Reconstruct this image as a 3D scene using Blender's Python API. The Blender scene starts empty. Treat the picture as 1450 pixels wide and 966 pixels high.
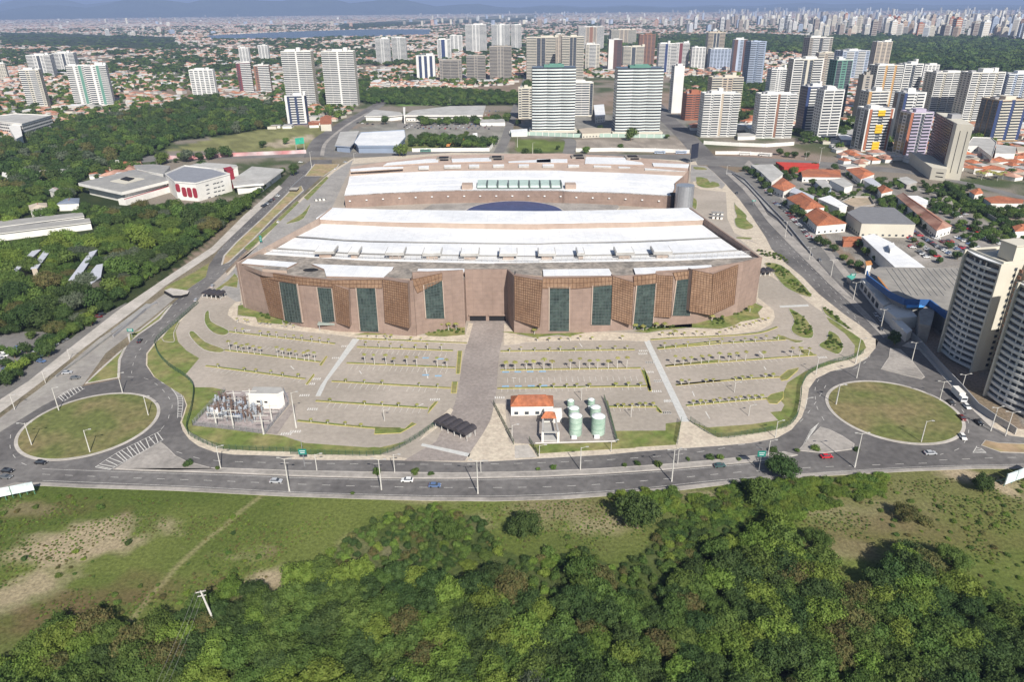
import bpy, bmesh, math, random
import numpy as np
from mathutils import Vector, Matrix
from mathutils.geometry import tessellate_polygon

# ---------------------------------------------------------------- camera, world, sun
SC = bpy.context.scene
COL = SC.collection
F, PITCH, ROLL, H = 1020.0, math.radians(24.9), math.radians(-0.55), 150.0
cam_data = bpy.data.cameras.new("camera")
cam_data.sensor_width = 36.0
cam_data.lens = 36.0 * F / 1450.0
cam_data.clip_start = 1.0
cam_data.clip_end = 90000.0
cam = bpy.data.objects.new("camera", cam_data)
COL.objects.link(cam)
CM = Matrix.Rotation(math.pi / 2 - PITCH, 4, 'X') @ Matrix.Rotation(ROLL, 4, 'Z')
cam.matrix_world = Matrix.Translation((0, 0, H)) @ CM
SC.camera = cam

SUN_EL = math.radians(38.5)
SUN_TO = Vector((0.31, -0.95, 0)).normalized()          # horizontal direction towards the sun
SUN_DIR = Vector((SUN_TO.x * math.cos(SUN_EL), SUN_TO.y * math.cos(SUN_EL), math.sin(SUN_EL)))
world = bpy.data.worlds.new("World")
SC.world = world
world.use_nodes = True
wn = world.node_tree
bg = wn.nodes["Background"]
sky = wn.nodes.new("ShaderNodeTexSky")
sky.sky_type = 'NISHITA'
sky.sun_disc = False
sky.sun_elevation = SUN_EL
sky.sun_rotation = math.atan2(SUN_TO.x, SUN_TO.y)
sky.altitude = 150
sky.air_density = 1.0
sky.dust_density = 1.2
wn.links.new(sky.outputs[0], bg.inputs[0])
bg.inputs[1].default_value = 0.062
sun_data = bpy.data.lights.new("sun", 'SUN')
sun_data.energy = 5.0
sun_data.angle = math.radians(0.5)
sun_data.color = (1.0, 0.95, 0.87)
sun = bpy.data.objects.new("sun", sun_data)
COL.objects.link(sun)
sun.rotation_euler = SUN_DIR.to_track_quat('Z', 'Y').to_euler()
SC.view_settings.view_transform = 'Standard'
SC.view_settings.look = 'None'
SC.view_settings.gamma = 1.0
SC.view_settings.use_curve_mapping = False
SC.view_settings.exposure = 0.45
HAZE_DENSITY = 7.5e-5
SC.cycles.max_bounces = 5
SC.cycles.diffuse_bounces = 2
SC.cycles.glossy_bounces = 2
SC.cycles.transmission_bounces = 2
SC.cycles.transparent_max_bounces = 6
SC.cycles.volume_bounces = 0
SC.cycles.use_denoising = True

# ---------------------------------------------------------------- survey helpers: photo pixel -> point on a plane of the place
M3 = CM.to_3x3()
M3N = np.array(M3)
def ray(x, y): return M3 @ Vector(((x - 725) / F, (483 - y) / F, -1.0))
def G(x, y, z=0.0):
    d = ray(x, y); t = (z - H) / d.z
    return Vector((d.x * t, d.y * t, z))
def onplane(x, y, p, n):
    """point seen at (x,y) on the vertical plane through p with normal n"""
    d = ray(x, y); o = Vector((0, 0, H)); t = (p - o).dot(n) / d.dot(n)
    return o + d * t
def proj(p):
    c = M3.transposed() @ (Vector(p) - Vector((0, 0, H)))
    return 725 + F * c.x / -c.z, 483 - F * c.y / -c.z
def projN(X):
    c = (X - np.array([0, 0, H])) @ M3N
    z = np.minimum(c[:, 2], -1e-3)
    return 725 + F * c[:, 0] / -z, 483 - F * c[:, 1] / -z, c[:, 2] < 0
def Q(x0, y0, s, *a):
    return [(x0 + a[i] / s, y0 + a[i + 1] / s) for i in range(0, len(a), 2)]
R1 = lambda *a: Q(0, 430, 3.331, *a)
R2 = lambda *a: Q(230, 420, 3.085, *a)
R3 = lambda *a: Q(600, 440, 3.45, *a)
R4 = lambda *a: Q(860, 420, 3.45, *a)
R5 = lambda *a: Q(1100, 320, 2.683, *a)
L0 = lambda *a: Q(0, 220, 3.02, *a)
S7 = lambda *a: Q(1020, 180, 3.22, *a)
E5 = lambda *a: Q(960, 220, 4.83, *a)
N4 = lambda *a: Q(400, 150, 6.44, *a)
K1 = lambda *a: Q(950, 140, 5.8, *a)
K2 = lambda *a: Q(1180, 120, 5.367, *a)
def PX(*a): return [(a[i], a[i + 1]) for i in range(0, len(a), 2)]
def W(px, z=0.0): return [G(x, y, z) for x, y in px]
def smooth(P, n=4, closed=True):
    out = []; m = len(P)
    rng = range(m) if closed else range(m - 1)
    for i in rng:
        if closed: p0, p1, p2, p3 = P[i - 1], P[i], P[(i + 1) % m], P[(i + 2) % m]
        else: p0, p1, p2, p3 = P[max(i - 1, 0)], P[i], P[i + 1], P[min(i + 2, m - 1)]
        for k in range(n):
            t = k / n
            out.append(0.5 * ((2 * p1) + (p2 - p0) * t + (2 * p0 - 5 * p1 + 4 * p2 - p3) * t * t + (3 * p1 - p0 - 3 * p2 + p3) * t ** 3))
    if not closed: out.append(P[-1].copy())
    return out
def inpoly(px, py, poly):
    x = np.asarray(px); y = np.asarray(py); r = np.zeros(x.shape, bool); j = len(poly) - 1
    for i in range(len(poly)):
        xi, yi = poly[i]; xj, yj = poly[j]
        if yi != yj:
            r ^= ((yi > y) != (yj > y)) & (x < (xj - xi) * (y - yi) / (yj - yi) + xi)
        j = i
    return r

# ---------------------------------------------------------------- mesh builder
class MB:
    def __init__(s): s.v = []; s.f = []; s.m = []
    def add(s, vs, fs, mi=0):
        b = len(s.v); s.v += [tuple(p) for p in vs]
        for f in fs: s.f.append(tuple(b + i for i in f)); s.m.append(mi)
    def quad(s, a, b, c, d, mi=0): s.add([a, b, c, d], [(0, 1, 2, 3)], mi)
    def box(s, c, d, rz=0.0, mi=0, bottom=False):
        """c = centre of the base, d = size"""
        ca, sa = math.cos(rz), math.sin(rz); x, y, z = d[0] / 2, d[1] / 2, d[2]
        vs = [(c[0] + ca * u - sa * w, c[1] + sa * u + ca * w, c[2] + h) for h in (0, z) for u, w in ((-x, -y), (x, -y), (x, y), (-x, y))]
        fs = [(4, 5, 6, 7), (0, 1, 5, 4), (1, 2, 6, 5), (2, 3, 7, 6), (3, 0, 4, 7)]
        if bottom: fs.append((3, 2, 1, 0))
        s.add(vs, fs, mi)
    def prism(s, poly, z0, z1, mi=0, mside=None, bottom=False, top=True):
        n = len(poly)
        P = [Vector((p[0], p[1], 0)) for p in poly]
        area = sum(P[i].x * P[(i + 1) % n].y - P[(i + 1) % n].x * P[i].y for i in range(n))
        if area < 0: P.reverse()
        zt = z1 if isinstance(z1, (list, tuple)) else [z1] * n
        if area < 0 and isinstance(z1, (list, tuple)): zt = list(reversed(zt))
        b = len(s.v)
        s.v += [(p.x, p.y, z0) for p in P] + [(p.x, p.y, zt[i]) for i, p in enumerate(P)]
        if top:
            for t in tessellate_polygon([P]):
                a, c, d = P[t[0]], P[t[1]], P[t[2]]
                if (c - a).cross(d - a).z < 0: t = (t[0], t[2], t[1])
                s.f.append(tuple(b + n + i for i in t)); s.m.append(mi)
                if bottom: s.f.append(tuple(b + i for i in reversed(t))); s.m.append(mi)
        if z1 != z0:
            for i in range(n):
                j = (i + 1) % n
                s.f.append((b + i, b + j, b + n + j, b + n + i)); s.m.append(mi if mside is None else mside)
    def sheet(s, poly, z, mi=0): s.prism(poly, z, z, mi)
    def bar(s, a, b, w, h=None, mi=0, up=Vector((0, 0, 1))):
        a, b = Vector(a), Vector(b); h = h or w; d = (b - a).normalized()
        if abs(d.dot(up)) > 0.99: up = Vector((1, 0, 0))
        r = d.cross(up).normalized(); u = r.cross(d)
        vs = [p + r * (i * w / 2) + u * (j * h / 2) for p in (a, b) for i, j in ((-1, -1), (1, -1), (1, 1), (-1, 1))]
        s.add(vs, [(0, 1, 5, 4), (1, 2, 6, 5), (2, 3, 7, 6), (3, 0, 4, 7), (3, 2, 1, 0), (4, 5, 6, 7)], mi)
    def tube(s, a, b, r0, r1=None, n=8, mi=0, cap=True):
        a, b = Vector(a), Vector(b); r1 = r0 if r1 is None else r1; d = (b - a).normalized()
        up = Vector((0, 0, 1)) if abs(d.z) < 0.95 else Vector((1, 0, 0))
        r = d.cross(up).normalized(); u = d.cross(r)
        vs = []
        for p, q in ((a, r0), (b, r1)):
            for k in range(n):
                t = 2 * math.pi * k / n; vs.append(p + r * (math.cos(t) * q) + u * (math.sin(t) * q))
        fs = [(k, (k + 1) % n, n + (k + 1) % n, n + k) for k in range(n)]
        if cap: fs += [tuple(range(n, 2 * n)), tuple(range(n - 1, -1, -1))]
        s.add(vs, fs, mi)
    def strip(s, A, B, mi=0):
        """quads between two polylines"""
        n = len(A); b = len(s.v); s.v += [tuple(p) for p in A] + [tuple(p) for p in B]
        for i in range(n - 1): s.f.append((b + i, b + i + 1, b + n + i + 1, b + n + i)); s.m.append(mi)
    def mesh(s, name, mats):
        me = bpy.data.meshes.new(name)
        me.from_pydata(s.v, [], s.f)
        for m in (mats if isinstance(mats, (list, tuple)) else [mats]): me.materials.append(m)
        if any(s.m): me.polygons.foreach_set('material_index', s.m)
        me.validate(); me.update()
        return me
    def build(s, name, mats, parent=None, loc=None, rz=0):
        return link(name, s.mesh(name, mats), parent, loc, rz)
def link(name, data, parent=None, loc=None, rz=0):
    o = bpy.data.objects.new(name, data); COL.objects.link(o)
    if parent is not None: o.parent = parent
    if loc is not None: o.location = loc
    if rz: o.rotation_euler = (0, 0, rz)
    return o
def empty(name, loc, rz=0):
    o = link(name, None, None, loc, rz); o.empty_display_size = 2; return o
def tag(o, label=None, cat=None, group=None, kind=None):
    if label: o['label'] = label
    if cat: o['category'] = cat
    if group: o['group'] = group
    if kind: o['kind'] = kind
    return o
def stuff(o): o['kind'] = 'stuff'; return o
def kids(o): return CH.get(o.name, [])
CH = {}
def note(root, *ch):
    CH.setdefault(root.name, []).extend(ch); return root
def copy_tree(root, loc, rz=0, scale=None, label=None, group=None):
    r = root.copy(); COL.objects.link(r); r.location = loc; r.rotation_euler = (0, 0, rz)
    if scale: r.scale = scale if isinstance(scale, (tuple, list)) else (scale,) * 3
    if label: r['label'] = label
    if group: r['group'] = group
    def rec(a, b):
        for c in kids(a):
            d = c.copy(); COL.objects.link(d); d.parent = b; rec(c, d)
    rec(root, r)
    return r
def shell(name, label, cat, c, group=None, rz=0):
    e = empty(name, c, rz); tag(e, label, cat, group); return e
# parts are modelled in place (world coordinates) and then hung under an Empty at the base
def hang(o, root):
    o.parent = root; o.matrix_parent_inverse = (Matrix.Translation(root.location) @ Matrix.Rotation(root.rotation_euler.z, 4, 'Z')).inverted()
    return o

# ---------------------------------------------------------------- materials
def nt(m):
    m.use_nodes = True; return m.node_tree, m.node_tree.nodes["Principled BSDF"]
MATS = {}
def mat(name, col, rough=0.85, var=0.12, scale=0.15, col2=None, scale2=None, var2=0.0, metal=0.0, spec=0.3, rand=0.0, bump=0.0, bscale=2.0, seams=None, sdark=.8):
    """colour with noise wear at one or two scales, optional second tint and per-object variation"""
    if name in MATS: return MATS[name]
    m = bpy.data.materials.new(name); t, b = nt(m); N, L = t.nodes, t.links
    geo = N.new('ShaderNodeNewGeometry')
    n1 = N.new('ShaderNodeTexNoise'); n1.inputs['Scale'].default_value = scale; n1.inputs['Detail'].default_value = 4
    L.new(geo.outputs['Position'], n1.inputs['Vector'])
    mp = N.new('ShaderNodeMapRange'); mp.inputs[1].default_value = 0.3; mp.inputs[2].default_value = 0.7
    mp.inputs[3].default_value = 1 - var; mp.inputs[4].default_value = 1 + var
    L.new(n1.outputs['Fac'], mp.inputs[0])
    base = N.new('ShaderNodeMix'); base.data_type = 'RGBA'
    c = (*col, 1); c2 = (*(col2 or col), 1)
    base.inputs[6].default_value = c; base.inputs[7].default_value = c2
    n2 = N.new('ShaderNodeTexNoise'); n2.inputs['Scale'].default_value = scale2 or scale * 0.2; n2.inputs['Detail'].default_value = 5
    L.new(geo.outputs['Position'], n2.inputs['Vector'])
    m2 = N.new('ShaderNodeMapRange'); m2.inputs[1].default_value = 0.4; m2.inputs[2].default_value = 0.62
    L.new(n2.outputs['Fac'], m2.inputs[0]); L.new(m2.outputs[0], base.inputs[0])
    mul = N.new('ShaderNodeVectorMath'); mul.operation = 'SCALE'
    L.new(base.outputs[2], mul.inputs[0]); L.new(mp.outputs[0], mul.inputs['Scale'])
    out = mul.outputs[0]
    if rand:
        oi = N.new('ShaderNodeObjectInfo'); mr = N.new('ShaderNodeMapRange')
        mr.inputs[3].default_value = 1 - rand; mr.inputs[4].default_value = 1 + rand
        L.new(oi.outputs['Random'], mr.inputs[0])
        mu = N.new('ShaderNodeVectorMath'); mu.operation = 'SCALE'
        L.new(out, mu.inputs[0]); L.new(mr.outputs[0], mu.inputs['Scale']); out = mu.outputs[0]
    if seams:
        sp = N.new('ShaderNodeSeparateXYZ'); L.new(geo.outputs['Position'], sp.inputs[0]); cur = None
        for ax, step in seams:
            d = N.new('ShaderNodeMath'); d.operation = 'DIVIDE'; d.inputs[1].default_value = step; L.new(sp.outputs[ax], d.inputs[0])
            fr = N.new('ShaderNodeMath'); fr.operation = 'FRACT'; L.new(d.outputs[0], fr.inputs[0])
            lt = N.new('ShaderNodeMath'); lt.operation = 'LESS_THAN'; lt.inputs[1].default_value = .12 / step * 1.6; L.new(fr.outputs[0], lt.inputs[0])
            if cur: mx = N.new('ShaderNodeMath'); mx.operation = 'MAXIMUM'; L.new(cur, mx.inputs[0]); L.new(lt.outputs[0], mx.inputs[1]); cur = mx.outputs[0]
            else: cur = lt.outputs[0]
        ms = N.new('ShaderNodeMapRange'); ms.inputs[3].default_value = 1; ms.inputs[4].default_value = sdark; L.new(cur, ms.inputs[0])
        mu = N.new('ShaderNodeVectorMath'); mu.operation = 'SCALE'; L.new(out, mu.inputs[0]); L.new(ms.outputs[0], mu.inputs['Scale']); out = mu.outputs[0]
    L.new(out, b.inputs['Base Color'])
    b.inputs['Roughness'].default_value = rough; b.inputs['Metallic'].default_value = metal
    b.inputs['Specular IOR Level'].default_value = spec
    if bump:
        nb = N.new('ShaderNodeTexNoise'); nb.inputs['Scale'].default_value = bscale; nb.inputs['Detail'].default_value = 3
        L.new(geo.outputs['Position'], nb.inputs['Vector'])
        bp = N.new('ShaderNodeBump'); bp.inputs['Strength'].default_value = bump; bp.inputs['Distance'].default_value = 0.3
        L.new(nb.outputs['Fac'], bp.inputs['Height']); L.new(bp.outputs[0], b.inputs['Normal'])
    MATS[name] = m
    return m
def leafmat(name, c1, c2, scale=0.9, rand=0.18):
    m = bpy.data.materials.new(name); t, b = nt(m); N, L = t.nodes, t.links
    geo = N.new('ShaderNodeNewGeometry'); tc = N.new('ShaderNodeTexCoord')
    n1 = N.new('ShaderNodeTexNoise'); n1.inputs['Scale'].default_value = scale; n1.inputs['Detail'].default_value = 3
    L.new(geo.outputs['Position'], n1.inputs['Vector'])
    mr = N.new('ShaderNodeMapRange'); mr.inputs[1].default_value = 0.35; mr.inputs[2].default_value = 0.65
    L.new(n1.outputs['Fac'], mr.inputs[0])
    mx = N.new('ShaderNodeMix'); mx.data_type = 'RGBA'; mx.inputs[6].default_value = (*c1, 1); mx.inputs[7].default_value = (*c2, 1)
    L.new(mr.outputs[0], mx.inputs[0])
    oi = N.new('ShaderNodeObjectInfo')
    hs = N.new('ShaderNodeHueSaturation')
    m1 = N.new('ShaderNodeMapRange'); m1.inputs[3].default_value = 1 - rand; m1.inputs[4].default_value = 1 + rand
    L.new(oi.outputs['Random'], m1.inputs[0]); L.new(m1.outputs[0], hs.inputs['Value'])
    w = N.new('ShaderNodeTexWhiteNoise'); w.noise_dimensions = '1D'; L.new(oi.outputs['Random'], w.inputs['W'])
    m3 = N.new('ShaderNodeMapRange'); m3.inputs[3].default_value = 0.485; m3.inputs[4].default_value = 0.515
    L.new(w.outputs['Value'], m3.inputs[0]); L.new(m3.outputs[0], hs.inputs['Hue'])
    L.new(mx.outputs[2], hs.inputs['Color']); L.new(hs.outputs[0], b.inputs['Base Color'])
    b.inputs['Roughness'].default_value = 0.7; b.inputs['Specular IOR Level'].default_value = 0.25
    # thin leaves let a little light through
    tr = N.new('ShaderNodeBsdfTranslucent'); L.new(hs.outputs[0], tr.inputs['Color'])
    ms = N.new('ShaderNodeMixShader'); ms.inputs[0].default_value = 0.25
    out = N['Material Output']
    L.new(b.outputs[0], ms.inputs[1]); L.new(tr.outputs[0], ms.inputs[2]); L.new(ms.outputs[0], out.inputs['Surface'])
    MATS[name] = m
    return m
ASPH = mat('asphalt', (0.112, 0.105, 0.103), 0.9, 0.2, 0.4, (0.175, 0.165, 0.158), 0.03)
ASPH2 = mat('worn_asphalt', (0.16, 0.152, 0.145), 0.9, 0.12, 0.5, (0.2, 0.19, 0.178), 0.06)
CONC = mat('concrete', (0.36, 0.33, 0.30), 0.9, 0.15, 0.6, (0.26, 0.24, 0.22), 0.08)
CONCL = mat('pale_concrete', (0.5, 0.46, 0.42), 0.9, 0.12, 0.6, (0.40, 0.37, 0.33), 0.1)
PAVE = mat('block_paving', (0.335, 0.295, 0.25), 0.92, 0.10, 0.5, (0.40, 0.35, 0.30), 0.03)
PAVED = mat('drive_paving', (0.265, 0.23, 0.21), 0.92, 0.16, 0.7, (0.325, 0.285, 0.26), 0.04)
STONE = mat('pebble_mosaic', (0.56, 0.49, 0.39), 0.9, 0.16, 0.8, (0.48, 0.41, 0.33), 0.25)
GRASS = mat('lawn_grass', (0.14, 0.18, 0.045), 0.95, 0.25, 0.35, (0.24, 0.22, 0.09), 0.09, bump=0.4, bscale=3)
GRASSR = mat('roundabout_grass', (0.13, 0.148, 0.045), 0.95, 0.3, 0.4, (0.205, 0.17, 0.08), 0.05, bump=0.4, bscale=3)
DRY = mat('dry_grass', (0.27, 0.25, 0.11), 0.95, 0.25, 0.25, (0.36, 0.26, 0.16), 0.05)
DIRT = mat('bare_earth', (0.42, 0.33, 0.24), 0.95, 0.2, 0.3, (0.33, 0.27, 0.19), 0.06)
PAINT = mat('road_paint', (0.62, 0.6, 0.56), 0.7, 0.25, 1.5)
YELLOW = mat('yellow_kerb_paint', (0.52, 0.44, 0.15), 0.8, 0.2, 1.5)
BLUEP = mat('blue_bay_paint', (0.25, 0.42, 0.58), 0.8, 0.2, 1.0)
WHITE = mat('white_render', (0.74, 0.72, 0.68), 0.8, 0.06, 0.3, (0.68, 0.66, 0.62), 0.08)
WROOF = mat('white_sheet_roof', (0.78, 0.78, 0.78), 0.55, 0.07, 0.3, (0.68, 0.69, 0.71), 0.035, seams=((0, 7.3),), sdark=.88)
BRICKW = mat('pink_brown_cladding', (0.25, 0.182, 0.15), 0.85, 0.10, 0.35, (0.29, 0.212, 0.175), 0.06, seams=((0, 5.0), (2, 2.4)), sdark=.86)
TAN = mat('tan_cladding', (0.37, 0.285, 0.235), 0.85, 0.08, 0.3, (0.42, 0.33, 0.27), 0.05)
LAT = mat('copper_panel', (0.215, 0.132, 0.083), 0.75, 0.2, 0.6, (0.27, 0.175, 0.115), 0.08)
LATD = mat('copper_frame', (0.15, 0.085, 0.055), 0.6, 0.1, 0.6)
GLASS = mat('green_glass', (0.03, 0.048, 0.046), 0.35, 0.4, 0.5, (0.055, 0.08, 0.072), 0.2, spec=0.5)
DGLASS = mat('dark_window_glass', (0.05, 0.06, 0.075), 0.2, 0.3, 0.3, spec=0.6)
BLACK = mat('dark_void', (0.015, 0.015, 0.017), 0.9, 0.1, 0.5)
STEEL = mat('galvanised_steel', (0.45, 0.46, 0.47), 0.45, 0.08, 0.5, metal=0.6)
POLE = mat('concrete_pole', (0.55, 0.53, 0.49), 0.8, 0.1, 0.8)
MULL = mat('grey_mullion', (0.10, 0.125, 0.12), 0.5, 0.1, 0.8)
TILE = mat('orange_roof_tile', (0.41, 0.145, 0.07), 0.88, 0.25, 0.7, (0.30, 0.115, 0.065), 0.12, rand=0.15)
TILEF = mat('terracotta_tile', (0.31, 0.15, 0.105), 0.85, 0.25, 0.1, (0.40, 0.25, 0.19), 0.05, rand=0.25)
GREYR = mat('grey_sheet_roof', (0.27, 0.265, 0.26), 0.75, 0.1, 0.3, (0.33, 0.32, 0.30), 0.06)
GREYL = mat('light_grey_roof', (0.46, 0.45, 0.43), 0.75, 0.1, 0.3, (0.38, 0.37, 0.35), 0.08)
RED = mat('dark_red_paint', (0.28, 0.03, 0.045), 0.7, 0.1, 0.5)
BARK = mat('tree_bark', (0.16, 0.12, 0.085), 0.95, 0.25, 2.0)
FENCEG = mat('green_fence_wire', (0.06, 0.11, 0.06), 0.7, 0.1, 1.0)
# ---------------------------------------------------------------- THE GROUND: one sheet to the horizon, tinted by what grows on it
def poly_mask(x, y, polys):
    m = np.zeros(x.shape, bool)
    for p in polys: m |= inpoly(x, y, p)
    return m
WOOD_L = [PX(-250,330, 60,240, 110,262, 190,292, 300,292, 360,275, 415,235, 405,255, 330,310, 230,400, 60,530, 0,585, -250,720)]
WOOD_M = [PX(-150,215, 0,212, 60,180, 130,168, 200,160, 300,140, 400,150, 405,178, 330,190, 250,200, 190,235, 150,240, 100,262, -150,300)]
WOOD_R = [PX(960,70, 1040,72, 1200,80, 1300,100, 1460,112, 1460,62, 1330,52, 1150,55, 1050,50, 960,56, 800,60, 800,68)]
WOOD_FAR = [PX(480,42, 600,34, 760,30, 760,24, 600,26, 480,34), PX(0,62, 120,66, 250,70, 250,52, 100,48, 0,45)]
WOOD_C = [PX(500,130, 620,128, 740,135, 735,148, 640,150, 500,146)]
FG_WOOD = PX(-200,1300,-60,990, 30,945,60,915, 95,893, 130,900, 150,890, 190,900, 250,905, 285,858, 330,838, 400,843, 450,803, 500,752, 560,728, 610,718, 680,735, 705,775,
             740,790, 800,790, 830,780, 870,805, 905,785, 950,738, 1005,722, 1035,690, 1080,678, 1130,690, 1100,745, 1110,785, 1160,800, 1180,828, 1210,858, 1240,850,
             1262,800, 1300,790, 1325,838, 1380,848, 1460,895, 1700,1000, 1700,1300)
LAKE = PX(290,50, 420,44, 520,41, 610,41, 610,49, 520,51, 420,54, 300,56)
rng = np.random.default_rng(7)
def vnoise(X, Y, s, seed=0):
    """value noise, numpy"""
    r = np.random.default_rng(seed).random((256, 256))
    x = X / s + 1000.3; y = Y / s + 1000.7
    xi = np.floor(x).astype(int); yi = np.floor(y).astype(int); fx = x - xi; fy = y - yi
    fx = fx * fx * (3 - 2 * fx); fy = fy * fy * (3 - 2 * fy)
    g = lambda a, b: r[a % 256, b % 256]
    return (g(xi, yi) * (1 - fx) + g(xi + 1, yi) * fx) * (1 - fy) + (g(xi, yi + 1) * (1 - fx) + g(xi + 1, yi + 1) * fx) * fy
def fbm(X, Y, s, seed=0): return sum(vnoise(X, Y, s / 2 ** k, seed + k) * 0.5 ** (k + 1) for k in range(4)) / 0.9375
def segdist(x, y, pts):
    d = np.full(x.shape, 1e9)
    for (x0, y0), (x1, y1) in zip(pts[:-1], pts[1:]):
        L2 = (x1 - x0) ** 2 + (y1 - y0) ** 2
        t = np.clip(((x - x0) * (x1 - x0) + (y - y0) * (y1 - y0)) / L2, 0, 1)
        d = np.minimum(d, np.hypot(x - x0 - t * (x1 - x0), y - y0 - t * (y1 - y0)))
    return d
def make_ground():
    a1 = np.radians(np.concatenate([np.arange(-180, -48, 6), np.arange(-48, 48, 0.3), np.arange(48, 180, 6)]))
    rr = [2.0, 30.0, 60.0, 90.0, 110.0, 125.0]
    while rr[-1] < 300: rr.append(rr[-1] + 0.8)
    while rr[-1] < 45000: rr.append(rr[-1] * 1.016)
    rr = np.array(rr); na, nr = len(a1), len(rr)
    A, R_ = np.meshgrid(a1, rr)
    X, Y = (R_ * np.sin(A)).ravel(), (R_ * np.cos(A)).ravel()
    hgt = np.zeros(X.shape)
    V = np.stack([X, Y, hgt], 1)
    px, py, front = projN(V)
    n1 = fbm(X, Y, 40, 1); n2 = fbm(X, Y, 9, 5); n3 = fbm(X, Y, 300, 9); n4 = fbm(X, Y, 90, 13)
    def mixc(c, d, t): return c * (1 - t[:, None]) + np.array(d)[None, :] * t[:, None]
    grass = np.array([[0.088, 0.118, 0.028]]).repeat(len(X), 0)
    grass = mixc(grass, (0.13, 0.155, 0.042), np.clip((n1 - 0.42) * 5, 0, 1))
    grass = mixc(grass, (0.155, 0.145, 0.062), np.clip((n4 - 0.5) * 4, 0, 0.8))
    # bare and dry patches of the near field, in ground coordinates
    def patch(cx, cy, rx, ry, rot, k=1.0):
        c = G(cx, cy); dx, dy = X - c.x, Y - c.y; ca, sa = math.cos(rot), math.sin(rot)
        d = np.hypot((dx * ca + dy * sa) / rx, (-dx * sa + dy * ca) / ry)
        return np.clip((1.05 - d + (n2 - 0.5) * 2.2 + (n1 - .5) * 1.5) * 1.3, 0, 1) * k
    for cx, cy, rx, ry, rot, k in ((110,765,26,8,0.1,.85), (20,840,18,8,0.7,.8), (30,780,16,8,0,.5), (160,745,18,5,0,.6), (385,815,9,4.5,.4,.9), (330,790,9,5,0,.45), (575,800,9,7,1.2,.65),
                                   (660,740,12,6,0,.35), (790,725,20,7,0,.4), (840,745,14,5,0,.5), (620,705,14,3,0,.4), (1170,780,20,3.5,0,.4), (1225,730,22,9,0,.22), (1140,715,10,5,0,.3),
                                   (1390,680,9,4,-.5,.95), (1410,690,8,3,-.8,.9), (1180,960,14,5,0,.8), (505,770,6,6,0,.3), (690,820,5,3,0,.7), (1010,700,8,4,0,.5), (960,700,8,4,0,.5), (30,560+160,14,4,0,.4)):
        grass = mixc(grass, (0.36, 0.29, 0.195), patch(cx, cy, rx, ry, rot, k))
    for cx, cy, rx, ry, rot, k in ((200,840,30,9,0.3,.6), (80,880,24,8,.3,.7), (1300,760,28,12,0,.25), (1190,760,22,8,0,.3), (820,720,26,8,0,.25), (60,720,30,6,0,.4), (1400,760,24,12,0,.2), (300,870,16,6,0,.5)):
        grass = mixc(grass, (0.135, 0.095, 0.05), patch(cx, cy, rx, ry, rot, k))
    path = [tuple(G(x, y).xy) for x, y in ((372,701), (340,725), (318,745), (292,765), (270,785), (248,805), (232,825), (212,845), (195,868), (186,878))]
    grass = mixc(grass, (0.30, 0.26, 0.14), np.clip((1.0 - segdist(X, Y, path)) * 1.3, 0, .6))
    # city floor: mixed yards, sand, streets and garden green
    city = np.array([[0.23, 0.20, 0.165]]).repeat(len(X), 0)
    city = mixc(city, (0.07, 0.09, 0.04), np.clip((n1 - 0.46) * 7, 0, 1))
    city = mixc(city, (0.30, 0.21, 0.165), np.clip((n3 - 0.45) * 4, 0, .6))
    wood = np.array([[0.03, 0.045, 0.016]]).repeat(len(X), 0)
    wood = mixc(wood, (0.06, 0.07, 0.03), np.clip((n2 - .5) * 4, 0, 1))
    col = np.where((R_.ravel() > 262)[:, None] & front[:, None], city, grass)
    below = front & (py > 660)
    col = np.where(below[:, None], grass, col)
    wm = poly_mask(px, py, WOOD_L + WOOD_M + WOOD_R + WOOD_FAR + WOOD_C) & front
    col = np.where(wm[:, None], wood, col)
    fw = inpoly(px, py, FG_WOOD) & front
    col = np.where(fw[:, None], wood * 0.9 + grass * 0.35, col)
    # far rural plain beyond the city
    far = np.clip((R_.ravel() - 9000) / 5000, 0, 1)
    col = mixc(col, (0.07, 0.085, 0.05), far * 0.8)
    for (pl, c) in FIELDS:
        m = inpoly(px, py, pl) & front
        nn = np.clip((n2 - 0.4) * 4, 0, 1)
        cc = np.array(c)[None, :] * (0.8 + 0.4 * nn[:, None])
        col = np.where(m[:, None], cc, col)
    fs = []
    idx = np.arange(na * nr).reshape(nr, na)
    i2 = np.roll(idx, -1, axis=1)
    q = np.stack([idx[:-1].ravel(), i2[:-1].ravel(), i2[1:].ravel(), idx[1:].ravel()], 1)[:, ::-1]
    me = bpy.data.meshes.new('ground')
    me.vertices.add(len(V)); me.vertices.foreach_set('co', V.ravel().astype(np.float32))
    nq = len(q); me.loops.add(nq * 4); me.polygons.add(nq)
    me.polygons.foreach_set('loop_start', np.arange(0, nq * 4, 4, dtype=np.int32))
    me.loops.foreach_set('vertex_index', q.ravel().astype(np.int32)); me.update(calc_edges=True)
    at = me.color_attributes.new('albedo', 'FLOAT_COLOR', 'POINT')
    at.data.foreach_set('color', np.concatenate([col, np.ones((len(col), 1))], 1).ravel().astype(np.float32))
    m = bpy.data.materials.new('ground_cover'); t, b = nt(m); N, L = t.nodes, t.links
    ca = N.new('ShaderNodeVertexColor'); ca.layer_name = 'albedo'
    geo = N.new('ShaderNodeNewGeometry'); n = N.new('ShaderNodeTexNoise'); n.inputs['Scale'].default_value = 0.9; n.inputs['Detail'].default_value = 6
    n.inputs['Roughness'].default_value = 0.7
    L.new(geo.outputs['Position'], n.inputs['Vector'])
    mr = N.new('ShaderNodeMapRange'); mr.inputs[1].default_value = 0.3; mr.inputs[2].default_value = 0.7; mr.inputs[3].default_value = 0.55; mr.inputs[4].default_value = 1.45
    L.new(n.outputs['Fac'], mr.inputs[0])
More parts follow.
